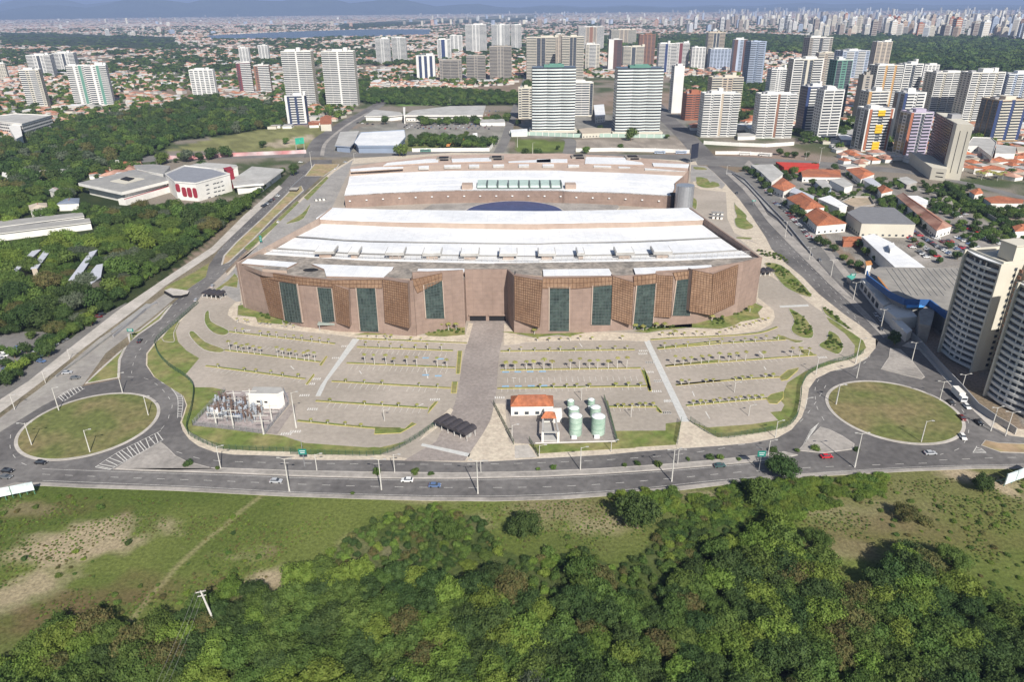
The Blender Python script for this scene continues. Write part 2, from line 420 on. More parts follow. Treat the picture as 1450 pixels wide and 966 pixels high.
    s = N.new('ShaderNodeVectorMath'); s.operation = 'SCALE'; L.new(ca.outputs[0], s.inputs[0]); L.new(mr.outputs[0], s.inputs['Scale'])
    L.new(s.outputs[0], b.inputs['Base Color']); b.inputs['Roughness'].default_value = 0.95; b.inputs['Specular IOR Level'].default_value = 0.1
    bp = N.new('ShaderNodeBump'); bp.inputs['Strength'].default_value = 0.6; bp.inputs['Distance'].default_value = 0.4
    L.new(n.outputs['Fac'], bp.inputs['Height']); L.new(bp.outputs[0], b.inputs['Normal'])
    me.materials.append(m)
    tag(link('ground', me), kind='structure')
FIELDS = [
    (PX(232,214, 300,196, 330,190, 405,178, 460,180, 470,190, 440,215), (0.20, 0.20, 0.085)),
    (PX(365,205, 440,190, 450,196, 400,210), (0.38, 0.32, 0.23)),
    (PX(0,585, 60,530, 200,425, 330,320, 410,262, 440,225, 500,225, 480,240, 400,300, 320,380, 200,470, 100,560, 0,640), (0.20, 0.17, 0.12)),
    (PX(545,222, 680,222, 690,200, 600,195, 560,205), (0.17, 0.2, 0.07)),
    (PX(560,210, 590,197, 700,198, 712,215, 640,222), (0.22, 0.19, 0.1)),
    (PX(500,50, 620,40, 700,44, 640,54, 520,58), (0.09, 0.13, 0.045)),
    (PX(540,30, 760,20, 760,24, 600,30), (0.20, 0.19, 0.12)),
    (PX(770,22, 960,26, 960,30, 780,28), (0.15, 0.17, 0.08)),
    (PX(560,140, 640,132, 650,148, 560,150), (0.12, 0.2, 0.05)),
    (PX(1185,222, 1230,200, 1245,222, 1215,235), (0.25, 0.2, 0.12)),
    (PX(1060,245, 1180,240, 1300,262, 1300,300, 1110,290), (0.25, 0.22, 0.19)),
    (PX(450,222, 480,185, 560,172, 720,170, 720,222), (0.24, 0.23, 0.20)), (PX(545,222, 640,222, 680,200, 600,192, 560,200), (0.15, 0.17, 0.06)),
    (PX(728,216, 800,216, 805,200, 730,197), (0.13, 0.17, 0.045)), (PX(815,216, 985,216, 960,195, 812,198), (0.30, 0.26, 0.22)), (PX(735,196, 985,190, 960,160, 740,165), (0.22, 0.21, 0.19)),
    (PX(1270,265, 1340,268, 1400,300, 1450,335, 1420,340, 1370,300, 1300,280), (0.11, 0.16, 0.04)),
    (PX(1360,225, 1450,228, 1450,236, 1370,232), (0.12, 0.2, 0.05)),
    (PX(1060,245, 1180,240, 1300,262, 1450,340, 1450,600, 1380,520, 1230,380, 1110,290), (0.25, 0.23, 0.205)),
]
make_ground()
b = MB(); b.sheet(W(LAKE, 0.5), 0.5)
tag(b.build('lake', mat('lake_water', (0.03, 0.05, 0.10), 0.25, 0.1, 0.01, spec=0.5)), kind='structure')
# hills on the left horizon
def hills():
    b = MB(); n = 90
    for ring, (dist, hmax, seed) in enumerate(((24000, 420, 3), (30000, 620, 8))):
        prev = None
        az = np.radians(np.linspace(-75, 60, n)); X = np.arange(n) * 100.0
        h = fbm(X, X * 0, 1500, seed)
        deg = np.degrees(az)
        env = np.exp(-((deg + 24) / 14) ** 2) * 1.0 + 0.35 * np.exp(-((deg + 5) / 12) ** 2) + 0.25 * np.exp(-((deg - 25) / 14) ** 2) + .12
        hh = np.maximum(20, hmax * env * np.clip(h * 2.4 - 0.55, 0.1, 1.3))
        rows = []
        for k, (dd, f) in enumerate(((-2500, 0), (-1200, .5), (0, 1), (2000, .6), (4000, 0))):
            rows.append([Vector((math.sin(a) * (dist + dd), math.cos(a) * (dist + dd), max(-2, hh[i] * f * (1 + 0.25 * math.sin(i * 1.7 + k))))) for i, a in enumerate(az)])
        for r0, r1 in zip(rows[:-1], rows[1:]): b.strip(r0, r1)
    o = b.build('hills', mat('hill_scrub', (0.05, 0.065, 0.04), 0.95, 0.3, 0.002, spec=0.05))
    for p in o.data.polygons: p.use_smooth = True
    tag(o, kind='structure')
hills()

# ---------------------------------------------------------------- roads, verges, islands, markings
def flat(name, px, z, m, n=0, kind='structure'):
    P = W(px, z)
    if n: P = smooth(P, n)
    b = MB(); b.prism([(p.x, p.y) for p in P], z, z); return tag(b.build(name, m), kind=kind)
def raised(name, px, z0, z1, m, mk=None, n=0):
    P = W(px, z1)
    if n: P = smooth(P, n)
    b = MB(); b.prism([(p.x, p.y) for p in P], z0, z1, 0, 1); return tag(b.build(name, [m, mk or CONCL]), kind='structure')
def shrink(P, d):
    """move a closed outline inward by d"""
    n = len(P); ar = sum(P[i].x * P[(i + 1) % n].y - P[(i + 1) % n].x * P[i].y for i in range(n)); sg = 1 if ar > 0 else -1
    out = []
    for i in range(n):
        t = (P[(i + 1) % n] - P[i - 1]); t.z = 0
        if t.length < 1e-6: out.append(P[i].copy()); continue
        t.normalize(); nn = Vector((-t.y, t.x, 0)) * sg; out.append(P[i] + nn * d)
    return out
def island(name, px, zb, m, n=4, kerb=1.2, z1=0.15, mk=None):
    """kerb-stone band round a raised planted island"""
    P = W(px, 0)
    if n: P = smooth(P, n)
    I = shrink(P, kerb); b = MB()
    b.prism([(p.x, p.y) for p in P], zb, zb + z1, 1)
    b.prism([(p.x, p.y) for p in I], zb + z1, zb + z1 + 0.03, 0)
    return tag(b.build(name, [m, mk or CONCL]), kind='structure')

# big asphalt sheet: lower dual carriageway, both roundabouts, left and right approach roads
flat('road', PX(-260,648, -80,640, 0,610, 60,567, 113,548, 160,538, 171,537, 169,512, 176,495, 190,478, 205,466, 250,425, 268,408, 290,385, 309,355, 330,333, 361,300, 392,268, 415,243,
    441,226, 470,226, 470,236, 442,262, 400,300, 364,340, 331,372, 300,405, 268,440, 240,470, 232,490, 230,520, 300,560, 330,640,
    700,640, 1100,560, 1180,520, 1190,500, 1160,440, 1110,400, 1085,360, 1060,330, 1030,300, 1008,262, 990,240, 1010,232, 1060,250, 1120,292, 1160,330, 1185,362,
    1215,400, 1260,440, 1300,475, 1325,510, 1360,550, 1396,590, 1430,604, 1450,612, 1700,640, 1700,668, 1450,660, 1380,660, 1280,664, 1150,670, 1040,680, 950,690,
    880,696, 800,702, 700,705, 600,704, 520,702, 400,698, 250,690, 120,686, 60,683, 20,684, 0,690, -260,720), 0.03, ASPH)
# upper cross street behind the venue and the roads leading away
flat('cross_road', PX(-120,232, 100,228, 250,218, 440,214, 640,214, 720,217, 980,219, 1060,222, 1180,230, 1290,240, 1290,246, 1180,238, 1060,237, 985,233, 720,223, 440,222, 250,226, 100,238, -120,246), 0.04, ASPH2)
def ribbon(name, px, w, z, m, n=5):
    P = smooth(W(px, z), n, False); A, B = [], []
    for i, p in enumerate(P):
        t = (P[min(i + 1, len(P) - 1)] - P[max(i - 1, 0)]).normalized(); nn = Vector((-t.y, t.x, 0))
        A.append(p + nn * w / 2); B.append(p - nn * w / 2)
    b = MB(); b.strip(B, A); return tag(b.build(name, m), kind='structure')
ribbon('avenue', PX(443,222, 452,200, 470,186, 492,172, 510,163, 540,145, 575,120, 610,95), 20, 0.06, ASPH)
ribbon('avenue', PX(465,222, 468,205, 482,190, 505,172, 540,148), 12, 0.07, ASPH2)
ribbon('median', PX(456,220, 460,204, 474,190, 494,175, 520,160), 4.5, 0.09, CONC)
ribbon('street', PX(706,216, 716,196, 724,170, 735,140, 742,118, 750,95, 760,75), 12, 0.06, ASPH2)
ribbon('street', PX(805,218, 808,200, 800,196), 14, 0.06, ASPH2)
ribbon('avenue', PX(1000,226, 984,206, 962,184, 945,168, 930,150, 905,128, 880,108), 24, 0.06, ASPH)
ribbon('street', PX(1290,244, 1380,262, 1450,280, 1600,310), 12, 0.07, ASPH2)
ribbon('street', PX(1340,300, 1330,275, 1250,262, 1190,255), 9, 0.07, CONC)
ribbon('street', PX(1215,395, 1290,372, 1380,345, 1460,340), 12, 0.07, CONC)
ribbon('street', PX(1350,222, 1400,230, 1460,236), 12, 0.07, ASPH2)
ribbon('street', PX(0,118, 100,125, 220,128, 330,118, 420,112), 9, 0.06, CONC)
# left sunken carriageway of the university underpass, with side wall and footway
flat('underpass_road', PX(-100,680, 0,592, 62,546, 140,480, 190,447, 240,411, 262,411, 215,450, 150,500, 118,545, 60,575, 0,612), 0.036, mat('concrete_road', (0.27, 0.25, 0.23), 0.9, 0.12, 0.4, (0.33, 0.31, 0.28), 0.08))
flat('footpath', PX(-60,612, 0,566, 40,540, 100,492, 170,437, 210,410, 262,375, 300,350, 345,305, 395,262, 400,266, 352,312, 305,357, 268,382, 235,404, 190,440, 120,492, 60,540, 0,585, -60,640), 0.05, CONCL)
raised('underpass_ramp', R1(530,140, 600,90, 690,20, 740,0, 690,0, 520,130), 0.03, 0.7, GREYR, CONC)
raised('verge', L0(820,0+560, 800,575, 760,600, 700,572, 730,550, 830,500, 895,460, 880,520), 0.03, 0.14, GRASS)
island('median', L0(945,470, 985,455, 1075,370, 1180,262, 1300,150, 1290,130, 1240,150, 1130,260, 1010,370, 955,430), 0.035, DRY, 0)
island('median', N4(290,530, 520,530, 500,560, 380,640, 200,640), 0.045, DRY, 0)
island('median', R1(400,380, 565,350, 570,265, 600,200, 560,230, 470,310), 0.035, GRASS, 0)
island('verge', R1(600,145, 650,130, 740,60, 800,5, 815,5, 760,75, 660,145, 610,185), 0.04, GRASS, 0)
# roundabouts
def roundabout(cx, cy, r, name):
    c = G(cx, cy)
    P = [Vector((c.x + r * math.cos(t), c.y + r * math.sin(t), 0)) for t in np.linspace(0, 2 * math.pi, 72, endpoint=False)]
    b = MB(); b.prism([(p.x, p.y) for p in P], 0.03, 0.20, 1)
    b.prism([(c.x + (p.x - c.x) * .95, c.y + (p.y - c.y) * .95) for p in P], 0.2, 0.24, 0)
    tag(b.build(name, [GRASSR, CONCL]), kind='structure')
roundabout(127.5, 601, 25.8, 'roundabout')
roundabout(1264.5, 581.5, 25.6, 'roundabout')
island('traffic_island', R1(545,780, 640,720, 760,655, 790,680, 830,720, 880,745, 990,775, 1010,785, 800,790), 0.04, CONC, 0, 0.3)
island('traffic_island', R5(80,855, 130,800, 165,765, 200,775, 250,800, 295,830, 290,850, 180,865), 0.04, CONC, 0, 0.3)
island('traffic_island', R5(395,545, 425,500, 430,465, 470,470, 520,520, 562,575, 550,583, 470,565), 0.04, CONC, 0, 0.3)
island('verge', R5(775,835, 790,815, 840,825, 960,830, 1100,840, 1100,870, 850,862), 0.04, DRY, 0, 0.4)
# long median between the two lower carriageways
island('median', PX(310,663, 420,667, 540,669, 640,670, 760,668, 850,664, 940,658, 1010,652, 1075,645, 1110,640, 1130,645, 1100,652, 1010,660, 940,666, 850,672, 760,676, 640,678.5, 540,678, 420,675, 330,671, 200,667, 160,665, 200,663), 0.04, CONC, 0, 0.5)
# pavement along the south kerb
raised('pavement', PX(-260,720, 0,690, 20,684, 60,683, 120,686, 250,690, 400,698, 520,702, 600,704, 700,705, 800,702, 880,696, 950,690, 1040,680, 1150,670, 1280,664, 1380,660, 1450,660, 1700,668, 1700,673, 1450,664, 1380,664, 1280,668, 1150,675, 1040,685, 950,696, 880,701, 800,707, 700,710, 600,709, 520,707, 400,703, 250,695, 120,691, 60,688, 20,690, 0,696, -260,728), 0.0, 0.15, CONC)
# right avenue: central separator between the main and the service carriageway, tunnel mouth
island('median', S7(0+170,330, 215,400, 260,430, 330,500, 420,590, 500,680, 560,740, 640,820, 700,880, 760,950, 745,962, 690,905, 600,810, 500,720, 400,620, 300,520, 215,430, 200,410, 150,340, 100,280, 30,215, 45,210, 120,270), 0.045, CONC, 0, 0.3)
flat('service_road', S7(250,300, 300,340, 420,450, 560,600, 700,740, 790,820, 850,900, 800,950, 770,950, 700,870, 640,805, 500,665, 330,485, 225,380, 180,320, 120,260, 60,210, 110,200, 180,240), 0.042, ASPH2)
raised('pavement', S7(110,170, 180,230, 250,300, 340,400, 400,480, 470,560, 570,690, 620,745, 640,735, 590,670, 500,560, 420,470, 360,390, 270,290, 200,215, 130,150), 0.0, 0.15, CONC)
raised('pavement', R5(475,455, 540,470, 620,560, 700,655, 760,715, 810,762, 880,790, 905,770, 830,745, 700,620, 600,500, 520,430), 0.0, 0.16, CONCL)
raised('pavement', R5(815,760, 880,795, 1000,812, 1300,830, 1300,790, 1000,780, 905,770, 850,735), 0.0, 0.18, STONE)

# ---------------------------------------------------------------- the venue site
SITE = [*R1(1399,722,1250,716,1100,712,1010,700,935,672,892,640,862,600,850,560,865,520,878,480,862,432,800,392,725,345,688,290,690,235,740,170,840,85,930,5),
        *PX(300,409, 330,378, 364,345, 400,305, 442,267, 472,240, 500,224, 640,216, 800,218, 985,228, 992,242),
        *E5(190,70, 250,120, 330,200, 420,300, 500,410, 560,500, 600,560, 640,640, 740,740, 850,830, 966,950),
        *S7(560,850, 640,905, 720,975),
        *R4(1311,200, 1311,250, 1270,300,1200,340,1090,365,1020,400,985,450,975,520,950,590,900,650,830,690,700,715,560,728, 330,744, 150,757, 0,772),
        *R3(560,722, 350,735, 200,740), *R2(930,712, 720,714, 520,710)]
raised('site_pavement', SITE, 0.0, 0.16, STONE)
# lawns and paving inside the fence
LAWN = [*R1(1399,698,1200,695,1060,685,1000,660,930,625,880,598,858,560,871,520,883,478,866,436,805,397,731,348,695,292,696,238,744,175,842,92,932,12),
        *PX(310,400, 345,437, 1075,430, 1085,420, 1100,410),
        *R4(870,0, 1000,60, 1110,120,1200,180,1250,215,1265,250,1230,285,1190,303,1120,322,1030,350,975,385,945,440,940,500,925,580,890,625,820,652,700,672,540,688,410,612,360,612,340,725, 0,745),
        *R3(560,700,500,640,440,640,340,640,340,460,380,440), *R2(1450,420,1400,420,1260,490,1180,560,1110,620,950,690,640,690)]
raised('lawn', LAWN, 0.16, 0.18, GRASS)
PARK = [*R1(1399,622,1250,607,905,575,1065,410,1000,395,920,395,875,335,940,258,880,222,840,180,828,130,850,85,900,30),
        *PX(290,412, 320,385, 345,437, 1075,430, 1092,412, 1105,400),
        *R4(870,0,1000,60,1070,115,1160,180,1210,240,1205,290,1150,312,1080,315,1010,345,960,370,880,420,860,470,840,500,865,530,850,560,795,565,835,605,700,625,490,640,405,612,360,612,285,620,285,655,40,657),
        *R3(940,640,900,440,860,445,640,460,640,640,440,640,430,660,340,700,250,735,200,735,0,735), *R2(950,690,1120,610,1180,560,1180,545,1120,560,1040,600,930,610,600,560,580,600,860,640,1000,650,900,660,620,640,500,600)]
raised('parking_paving', PARK, 0.18, 0.20, PAVE)
raised('parking_paving', R2(450,600, 600,470, 680,440, 1240,330, 1450,330, 1450,480, 1250,500, 1200,560, 1100,625, 950,660, 700,630), 0.18, 0.203, PAVE)
flat('entrance_drive', [*PX(672,452, 716,452, 718,462), *R3(400,60, 385,140, 370,200, 355,380, 350,450, 310,580, 235,690, 200,735, 0,735, -100,735, 60,640, 130,500, 150,460, 170,380, 190,240, 215,140, 225,60)], 0.216, PAVED)
raised('site_paving', N4(600,560, 560,600, 440,760, 330,860, 270,900, 290,965, 550,965, 600,780, 640,620), 0.16, 0.2, PAVE)
raised('site_paving', PX(980,262, 992,268, 1028,272, 1030,310, 1040,330, 1075,345, 1040,335, 985,290), 0.16, 0.2, PAVE)
raised('site_paving', E5(560,790, 640,830, 800,930, 900,1010, 1000,1080, 1060,1180, 900,1220, 700,1180, 540,1060), 0.18, 0.21, PAVE)
flat('plaza', PX(470,300, 480,245, 500,232, 640,222, 800,224, 975,232, 990,290, 1078,364, 1075,400, 345,400, 336,371), 0.19, PAVE)
for pl in (E5(385,325, 400,345, 470,410, 470,440, 520,490, 470,510, 400,490, 385,440, 400,420, 385,370),
           E5(95,290, 130,310, 125,370, 90,345), E5(130,170, 200,180, 290,210, 200,225, 130,205), E5(400,560, 500,565, 495,578, 410,572),
           Q(920,340,6.04, 980,200, 1130,220, 1300,370, 1390,485, 1290,470, 1150,400, 1060,290),
           R4(885,60, 960,100, 1005,165, 1000,205, 940,200, 895,165, 910,120),
           R4(1080,170, 1130,195, 1153,250, 1130,285, 1080,270, 1030,240, 1070,210),
           R4(800,210, 850,192, 900,210, 960,220, 920,230, 870,212), R4(1050,50, 1100,85, 1200,165, 1130,135, 1060,85),
           R2(185,75, 205,65, 215,110, 290,150, 270,172, 220,160, 185,120), R2(115,160, 140,155, 190,200, 270,232, 250,248, 180,235, 130,190),
           L0(1225,290, 1290,250, 1330,205, 1300,270, 1240,292), L0(900,590, 1000,520, 1015,520, 910,600),
           L0(690,785, 770,700, 745,760, 745,800)):
    island('lawn', pl, 0.21, GRASS, 3, 0.35, 0.12)
raised('site_paving', PX(306,409, 333,379, 366,347, 402,307, 444,269, 474,243, 500,226, 493,245, 470,294, 449,310, 336,371, 342,432), .18, .205, mat('rear_yard_paving', (0.34,0.32,0.30), .92, .15, .5, (0.28,0.265,0.25), .08))
for pl in (PX(345,352, 385,318, 420,285, 424,287, 388,323, 352,356), PX(316,405, 332,388, 338,395, 336,408), PX(430,280, 462,250, 466,252, 436,284)): island('lawn', pl, .21, GRASS, 0, .2, .1)
raised('site_paving', E5(90,62, 190,72, 250,122, 325,200, 300,228, 200,182, 130,172, 85,185), .18, .207, MATS['rear_yard_paving'])
for pl in (E5(105,80, 180,85, 200,100, 120,98), E5(120,150, 200,160, 215,200, 150,205), E5(225,180, 275,190, 285,215, 240,205)): island('lawn', pl, .21, GRASS, 2, .2, .1)
# pale mosaic bands round the venue's foot, ramp shoulders, sloping triangle by the gate
raised('mosaic_paving', [*Q(320,360,6.04, 140,400, 100,450, 95,530, 260,540, 270,590, 480,600, 640,620, 1140,665, 1449,700), *Q(540,360,6.04, 720,690, 745,590, 785,590, 735,770, 600,760, 300,745, 0,735),
        *Q(320,360,6.04, 1449,738, 1150,718, 900,685, 640,660, 400,635, 200,610, 80,570, 15,520, 25,470, 80,410)], 0.21, 0.30, STONE)
raised('mosaic_paving', [*Q(540,360,6.04, 1045,780, 1050,590, 1110,650, 1180,700, 1300,715, 1449,705), *Q(740,360,6.04, 400,705, 540,670, 760,665, 1000,680, 1449,640),
        *Q(920,340,6.04, 280,750, 600,765, 720,735, 780,700, 950,670, 930,620, 975,570, 915,530, 910,480, 1000,550, 1060,600, 1070,660, 1040,720, 950,770, 700,810, 300,835, 0,855),
        *Q(740,360,6.04, 1060,745, 800,735, 400,738, 200,745, 0,755), *Q(540,360,6.04, 1180,768)], 0.21, 0.30, STONE)
for pl in (Q(740,360,6.04, -180,665, 0,690, 100,712, 300,690, 400,702, 540,672, 400,660, 100,655), Q(740,360,6.04, 940,660, 1060,672, 1200,650, 1449,625, 1449,585, 1200,620),
           Q(920,340,6.04, 0,760, 280,745, 600,760, 720,732, 780,698, 945,668, 925,620, 970,570, 905,540, 700,640, 300,700, 30,740),
           Q(320,360,6.04, 105,440, 150,430, 320,470, 480,560, 480,600, 270,580, 255,540, 100,520), Q(540,360,6.04, 310,640, 500,625, 715,625, 715,690, 540,705, 400,700), Q(540,360,6.04,-240,690, 0,690, 80,695, -100,665)):
    raised('planting_bed', pl, 0.30, 0.36, GRASS, CONCL)
raised('mosaic_paving', R3(345,455, 395,455, 415,640, 440,655, 450,722, 200,735, 290,600, 330,530), 0.2, 0.26, STONE)
raised('mosaic_paving', R3(-20,632, 40,560, 130,475, 145,485, 110,540, 0,620), 0.2, 0.34, STONE)
raised('mosaic_paving', R4(360,614, 400,612, 540,690, 545,722, 340,742, 335,725), 0.2, 0.27, STONE)
flat('driveway', R3(445,660, 510,655, 555,718, 445,722), 0.27, CONCL)
# crossing strips of the parking field (pale blue-grey walkways)
WALKM = mat('walkway_paving', (0.52, 0.52, 0.5), 0.9, 0.1, 0.8)
raised('walkway', R2(830,185, 862,185, 720,370, 690,435, 668,435, 690,390), 0.2, 0.26, WALKM)
raised('walkway', R4(178,215, 205,212, 400,612, 362,612), 0.2, 0.26, WALKM)
raised('walkway', R4(840,45, 980,38, 985,48, 845,53), 0.2, 0.26, WALKM)
raised('walkway', R2(1128,652, 1136,642, 1345,686, 1340,702), 0.2, 0.26, WALKM)
# parking rows: narrow green strips with yellow kerb
ROWS = [R2(290,155, 755,208), R2(270,235, 690,288), R2(190,305, 250,312, 625,362), R2(590,545, 900,575, 1040,580),
        R2(850,185, 1330,205), R2(850,222, 1270,238), R2(805,292, 1280,312), R2(740,372, 1260,402), R2(670,458, 1160,490),
        R3(375,200, 1030,192), R3(375,292, 1060,282), R3(360,382, 1090,370), R3(905,472, 1140,472),
        R4(210,213, 330,205, 560,195, 740,180, 830,150), R4(245,258, 560,230, 870,212), R4(285,342, 600,318, 1020,287), R4(335,435, 600,410, 840,395), R4(385,535, 600,515, 780,500), R3(1140,185,1449,150), R3(1180,272,1449,245), R3(1235,365,1449,345)]
for px in ROWS:
    P = smooth(W(px, 0), 3, False); b = MB(); A, B, C_, D = [], [], [], []
    for i, p in enumerate(P):
        t = (P[min(i + 1, len(P) - 1)] - P[max(i - 1, 0)]).normalized(); n_ = Vector((-t.y, t.x, 0))
        if n_.y > 0: n_ = -n_
        for lst, k, z in ((A, -0.7, .33), (B, 0.4, .33), (C_, 0.62, .33), (D, 0.63, .2)):
            q = p + n_ * k; q.z = z; lst.append(q)
    b.strip(A, B, 0); b.strip(B, C_, 1); b.strip(C_, D, 1); b.strip([q - Vector((0, 0, .13)) for q in A], A, 1)
    tag(b.build('planting_strip', [GRASS, YELLOW]), kind='structure')
for pl in (R2(685,300, 715,262, 722,265, 695,305), R2(625,385, 660,340, 666,345, 635,388), R2(1265,375,1290,375,1285,425,1260,425), R2(1290,240,1310,240,1300,340,1282,340), R2(1160,515,1205,462,1190,462,1165,490),
           R3(1060,290, 1085,300, 1115,395, 1100,395), R3(1140,475, 1165,500, 1160,505, 1135,490), R4(175,350,205,400,215,465,200,465), R4(235,540,250,545,270,570,255,570),
           R4(840,395, 880,362, 935,350, 930,365, 880,410, 850,415), R4(775,500, 800,480, 860,465, 860,500, 830,528, 790,525), R2(925,605, 1040,600, 1110,560, 1090,552, 1060,580, 930,575), R4(935,262,980,262,1010,285,960,285)):
    island('planting_island', pl, 0.2, GRASS, 0, 0.25, 0.13, YELLOW)
# bay markings (short pale strokes across the bays), one sheet of paint
def strokes():
    b = MB(); rr = random.Random(4)
    lines = [(R2(300,170, 740,222), 26), (R2(290,215, 690,270), 24), (R2(870,196,1280,212), 20), (R2(860,250,1270,268), 22), (R2(820,320,1270,340), 22), (R2(760,400,1240,425), 22), (R2(690,485,1150,515), 22), (R2(210,330,620,380), 20),
             (R3(390,215,1010,205), 26), (R3(390,305,1040,298), 26), (R3(380,355,1080,345), 26), (R3(380,400,1090,390), 26), (R4(260,275,860,232), 24), (R4(300,360,980,310), 26), (R4(350,455,830,410), 20), (R4(400,555,770,520), 16), (R3(930,495,1140,490), 10)]
    for (p, q), n in [((l[0][0], l[0][-1]), l[1]) for l in lines]:
        a, c = G(*p), G(*q); d = (c - a); L_ = d.length; d.normalize(); n_ = Vector((-d.y, d.x, 0)); k = int(L_ / 2.6)
        for i in range(k):
            if rr.random() < 0.12: continue
            o = a + d * (i * 2.6); z = 0.212 + (0.0 if rr.random() < 2 else 0)
            b.add([(o.x, o.y, z), (o.x + d.x * .24, o.y + d.y * .24, z), (o.x + d.x * .24 + n_.x * 4.6, o.y + d.y * .24 + n_.y * 4.6, z), (o.x + n_.x * 4.6, o.y + n_.y * 4.6, z)], [(0, 1, 2, 3)])
    tag(b.build('bay_markings', mat('faded_bay_paint', (0.52, 0.49, 0.44), 0.8, 0.2, 1.0)), kind='structure')
    b = MB()
    for px in (R2(560,305, 575,320), R2(1150,315,1160,360), R2(1225,300,1225,315), R2(860,325,870,340), R4(480,565,500,600), R4(415,465,425,490), R4(740,270,760,290), R4(765,345,775,360), R3(430,330,450,332), R3(760,160,775,180), R2(1120,480,1140,470)):
        (x0, y0), (x1, y1) = px[0], px[1]; a, c = G(x0, y0), G(x1, y1); d = (c - a).normalized(); n_ = Vector((-d.y, d.x, 0))
        b.add([a + n_ * .22 + Vector((0, 0, .222)), a - n_ * .22 + Vector((0, 0, .222)), c - n_ * .22 + Vector((0, 0, .222)), c + n_ * .22 + Vector((0, 0, .222))], [(0, 1, 2, 3)])
    for cx, cy in [*R4(175,265, 210,322, 250,412, 240,463, 300,512, 285,568, 1050,297), *R3(1070,210, 1105,252, 1100,300, 1150,345, 1200,440, 1180,497, 370,425), *R2(620,432, 655,492, 645,382, 670,360, 800,217, 760,268, 580,590, 540,600, 365,148, 1190,450)]:
        a = G(cx, cy, .222)
        for k in range(5): b.add([(a.x - 2 + k * .9, a.y - .9, .222), (a.x - 1.5 + k * .9, a.y - .9, .222), (a.x - 1.5 + k * .9, a.y + .9, .222), (a.x - 2 + k * .9, a.y + .9, .222)], [(0, 1, 2, 3)])
    tag(b.build('crossing_markings', PAINT), kind='structure')
    b = MB()
    for px in (R3(400,372, 650,368), R2(1150,305, 1280,312), R2(1150,270,1280,278), R2(1150,345,1260,352), R3(400,302,640,298)):
        a, c = G(*px[0]), G(*px[1]); k = int((c - a).length / 5)
        for i in range(k):
            o = a.lerp(c, i / k); b.box((o.x, o.y, .222), (3.0, 1.3, .004))
    tag(b.build('disabled_bay_markings', BLUEP), kind='structure')
strokes()
# lane lines
def dashes(px, name='lane_markings', dash=3.0, gap=5.5, w=0.16, z=0.05, solid=False, m=PAINT):
    P = smooth(W(px, 0), 6, False); b = MB(); s = 0.0; on = True
    for p, q in zip(P[:-1], P[1:]):
        d = q - p; L_ = d.length
        if L_ < 1e-3: continue
        d.normalize(); n_ = Vector((-d.y, d.x, 0)) * w / 2; t = 0
        while t < L_:
            lim = dash if on else gap; st = min(lim - s, L_ - t) if not solid else L_ - t
            if on or solid:
                a, c = p + d * t, p + d * (t + st); b.add([(*(a + n_).xy, z), (*(a - n_).xy, z), (*(c - n_).xy, z), (*(c + n_).xy, z)], [(0, 1, 2, 3)])
            t += st; s += st
            if s >= lim - 1e-6: s = 0; on = not on
    return tag(b.build(name, m), kind='structure')
for px in (PX(60,672, 180,677, 300,681, 420,686, 560,690, 700,691, 820,688, 940,679, 1060,668, 1180,661, 1320,656), PX(1330,652, 1450,648, 1600,650),
           PX(250,640, 290,651, 360,655, 480,657, 600,658, 720,657, 850,652, 960,644, 1040,632, 1090,620, 1130,600, 1155,570, 1170,545),
           R1(50,620, 50,690, 90,745, 160,775), R1(600,345, 690,355, 760,400, 810,470, 800,520, 780,570, 700,650, 600,700), R1(620,330, 640,250, 700,170, 800,80, 880,0),
           R5(370,440, 350,500, 300,540, 200,555, 150,600, 150,680, 180,740), R5(620,620, 690,680, 730,760, 700,840, 620,870),
           L0(680,690, 850,560, 980,470, 1120,350, 1250,220), L0(930,420, 1050,310, 1180,190, 1300,70), R5(0,40, 100,130, 200,230, 280,320, 330,400), S7(60,300, 130,390, 220,490, 330,590, 420,690, 520,790, 620,880),
           S7(350,430, 450,540, 560,650, 680,770)):
    dashes(px)
for px in (PX(60,664.5, 200,669.5, 330,673.5, 420,677, 540,680, 640,680.5, 760,678, 850,674, 940,668, 1010,662, 1100,654), PX(60,681, 250,688.5, 400,696.5, 520,700.5, 700,703, 880,694.5, 1040,678.5, 1280,662.5, 1450,658)):
    dashes(px, solid=True, w=0.14)
def hatch(px0, px1, n, w=.3, z=.052):
    """slanted strokes between two guide lines"""
    A = smooth(W(px0, 0), 8, False); B = smooth(W(px1, 0), 8, False); b = MB()
    for i in range(n):
        t = i / n; a = A[int(t * (len(A) - 1))]; c = B[min(len(B) - 1, int((t + .02) * (len(B) - 1)))]
        d = (c - a)
        if d.length < .3: continue
        d.normalize(); q = Vector((-d.y, d.x, 0)) * w / 2
        b.add([(*(a + q).xy, z), (*(a - q).xy, z), (*(c - q).xy, z), (*(c + q).xy, z)], [(0, 1, 2, 3)])
    for P in (A, B):
        for p, q_ in zip(P[:-1], P[1:]):
            d = (q_ - p)
            if d.length < 1e-3: continue
            d.normalize(); n_ = Vector((-d.y, d.x, 0)) * .1; b.add([(*(p + n_).xy, z + .004), (*(p - n_).xy, z + .004), (*(q_ - n_).xy, z + .004), (*(q_ + n_).xy, z + .004)], [(0, 1, 2, 3)])
    tag(b.build('hatched_markings', PAINT), kind='structure')
hatch(R1(450,772, 560,700, 660,650, 760,600), R1(520,785, 600,740, 680,695, 775,640), 17)
hatch(R1(275,440, 330,405, 390,390), R1(300,462, 350,430, 400,400), 8)
hatch(R1(760,372, 830,405, 862,450, 855,540), R1(790,380, 812,405, 838,450, 838,540), 24, .3)
hatch(R5(745,862, 760,838), R5(795,862, 775,845), 4)
hatch(R5(130,775, 160,750), R5(100,835, 150,765), 5)
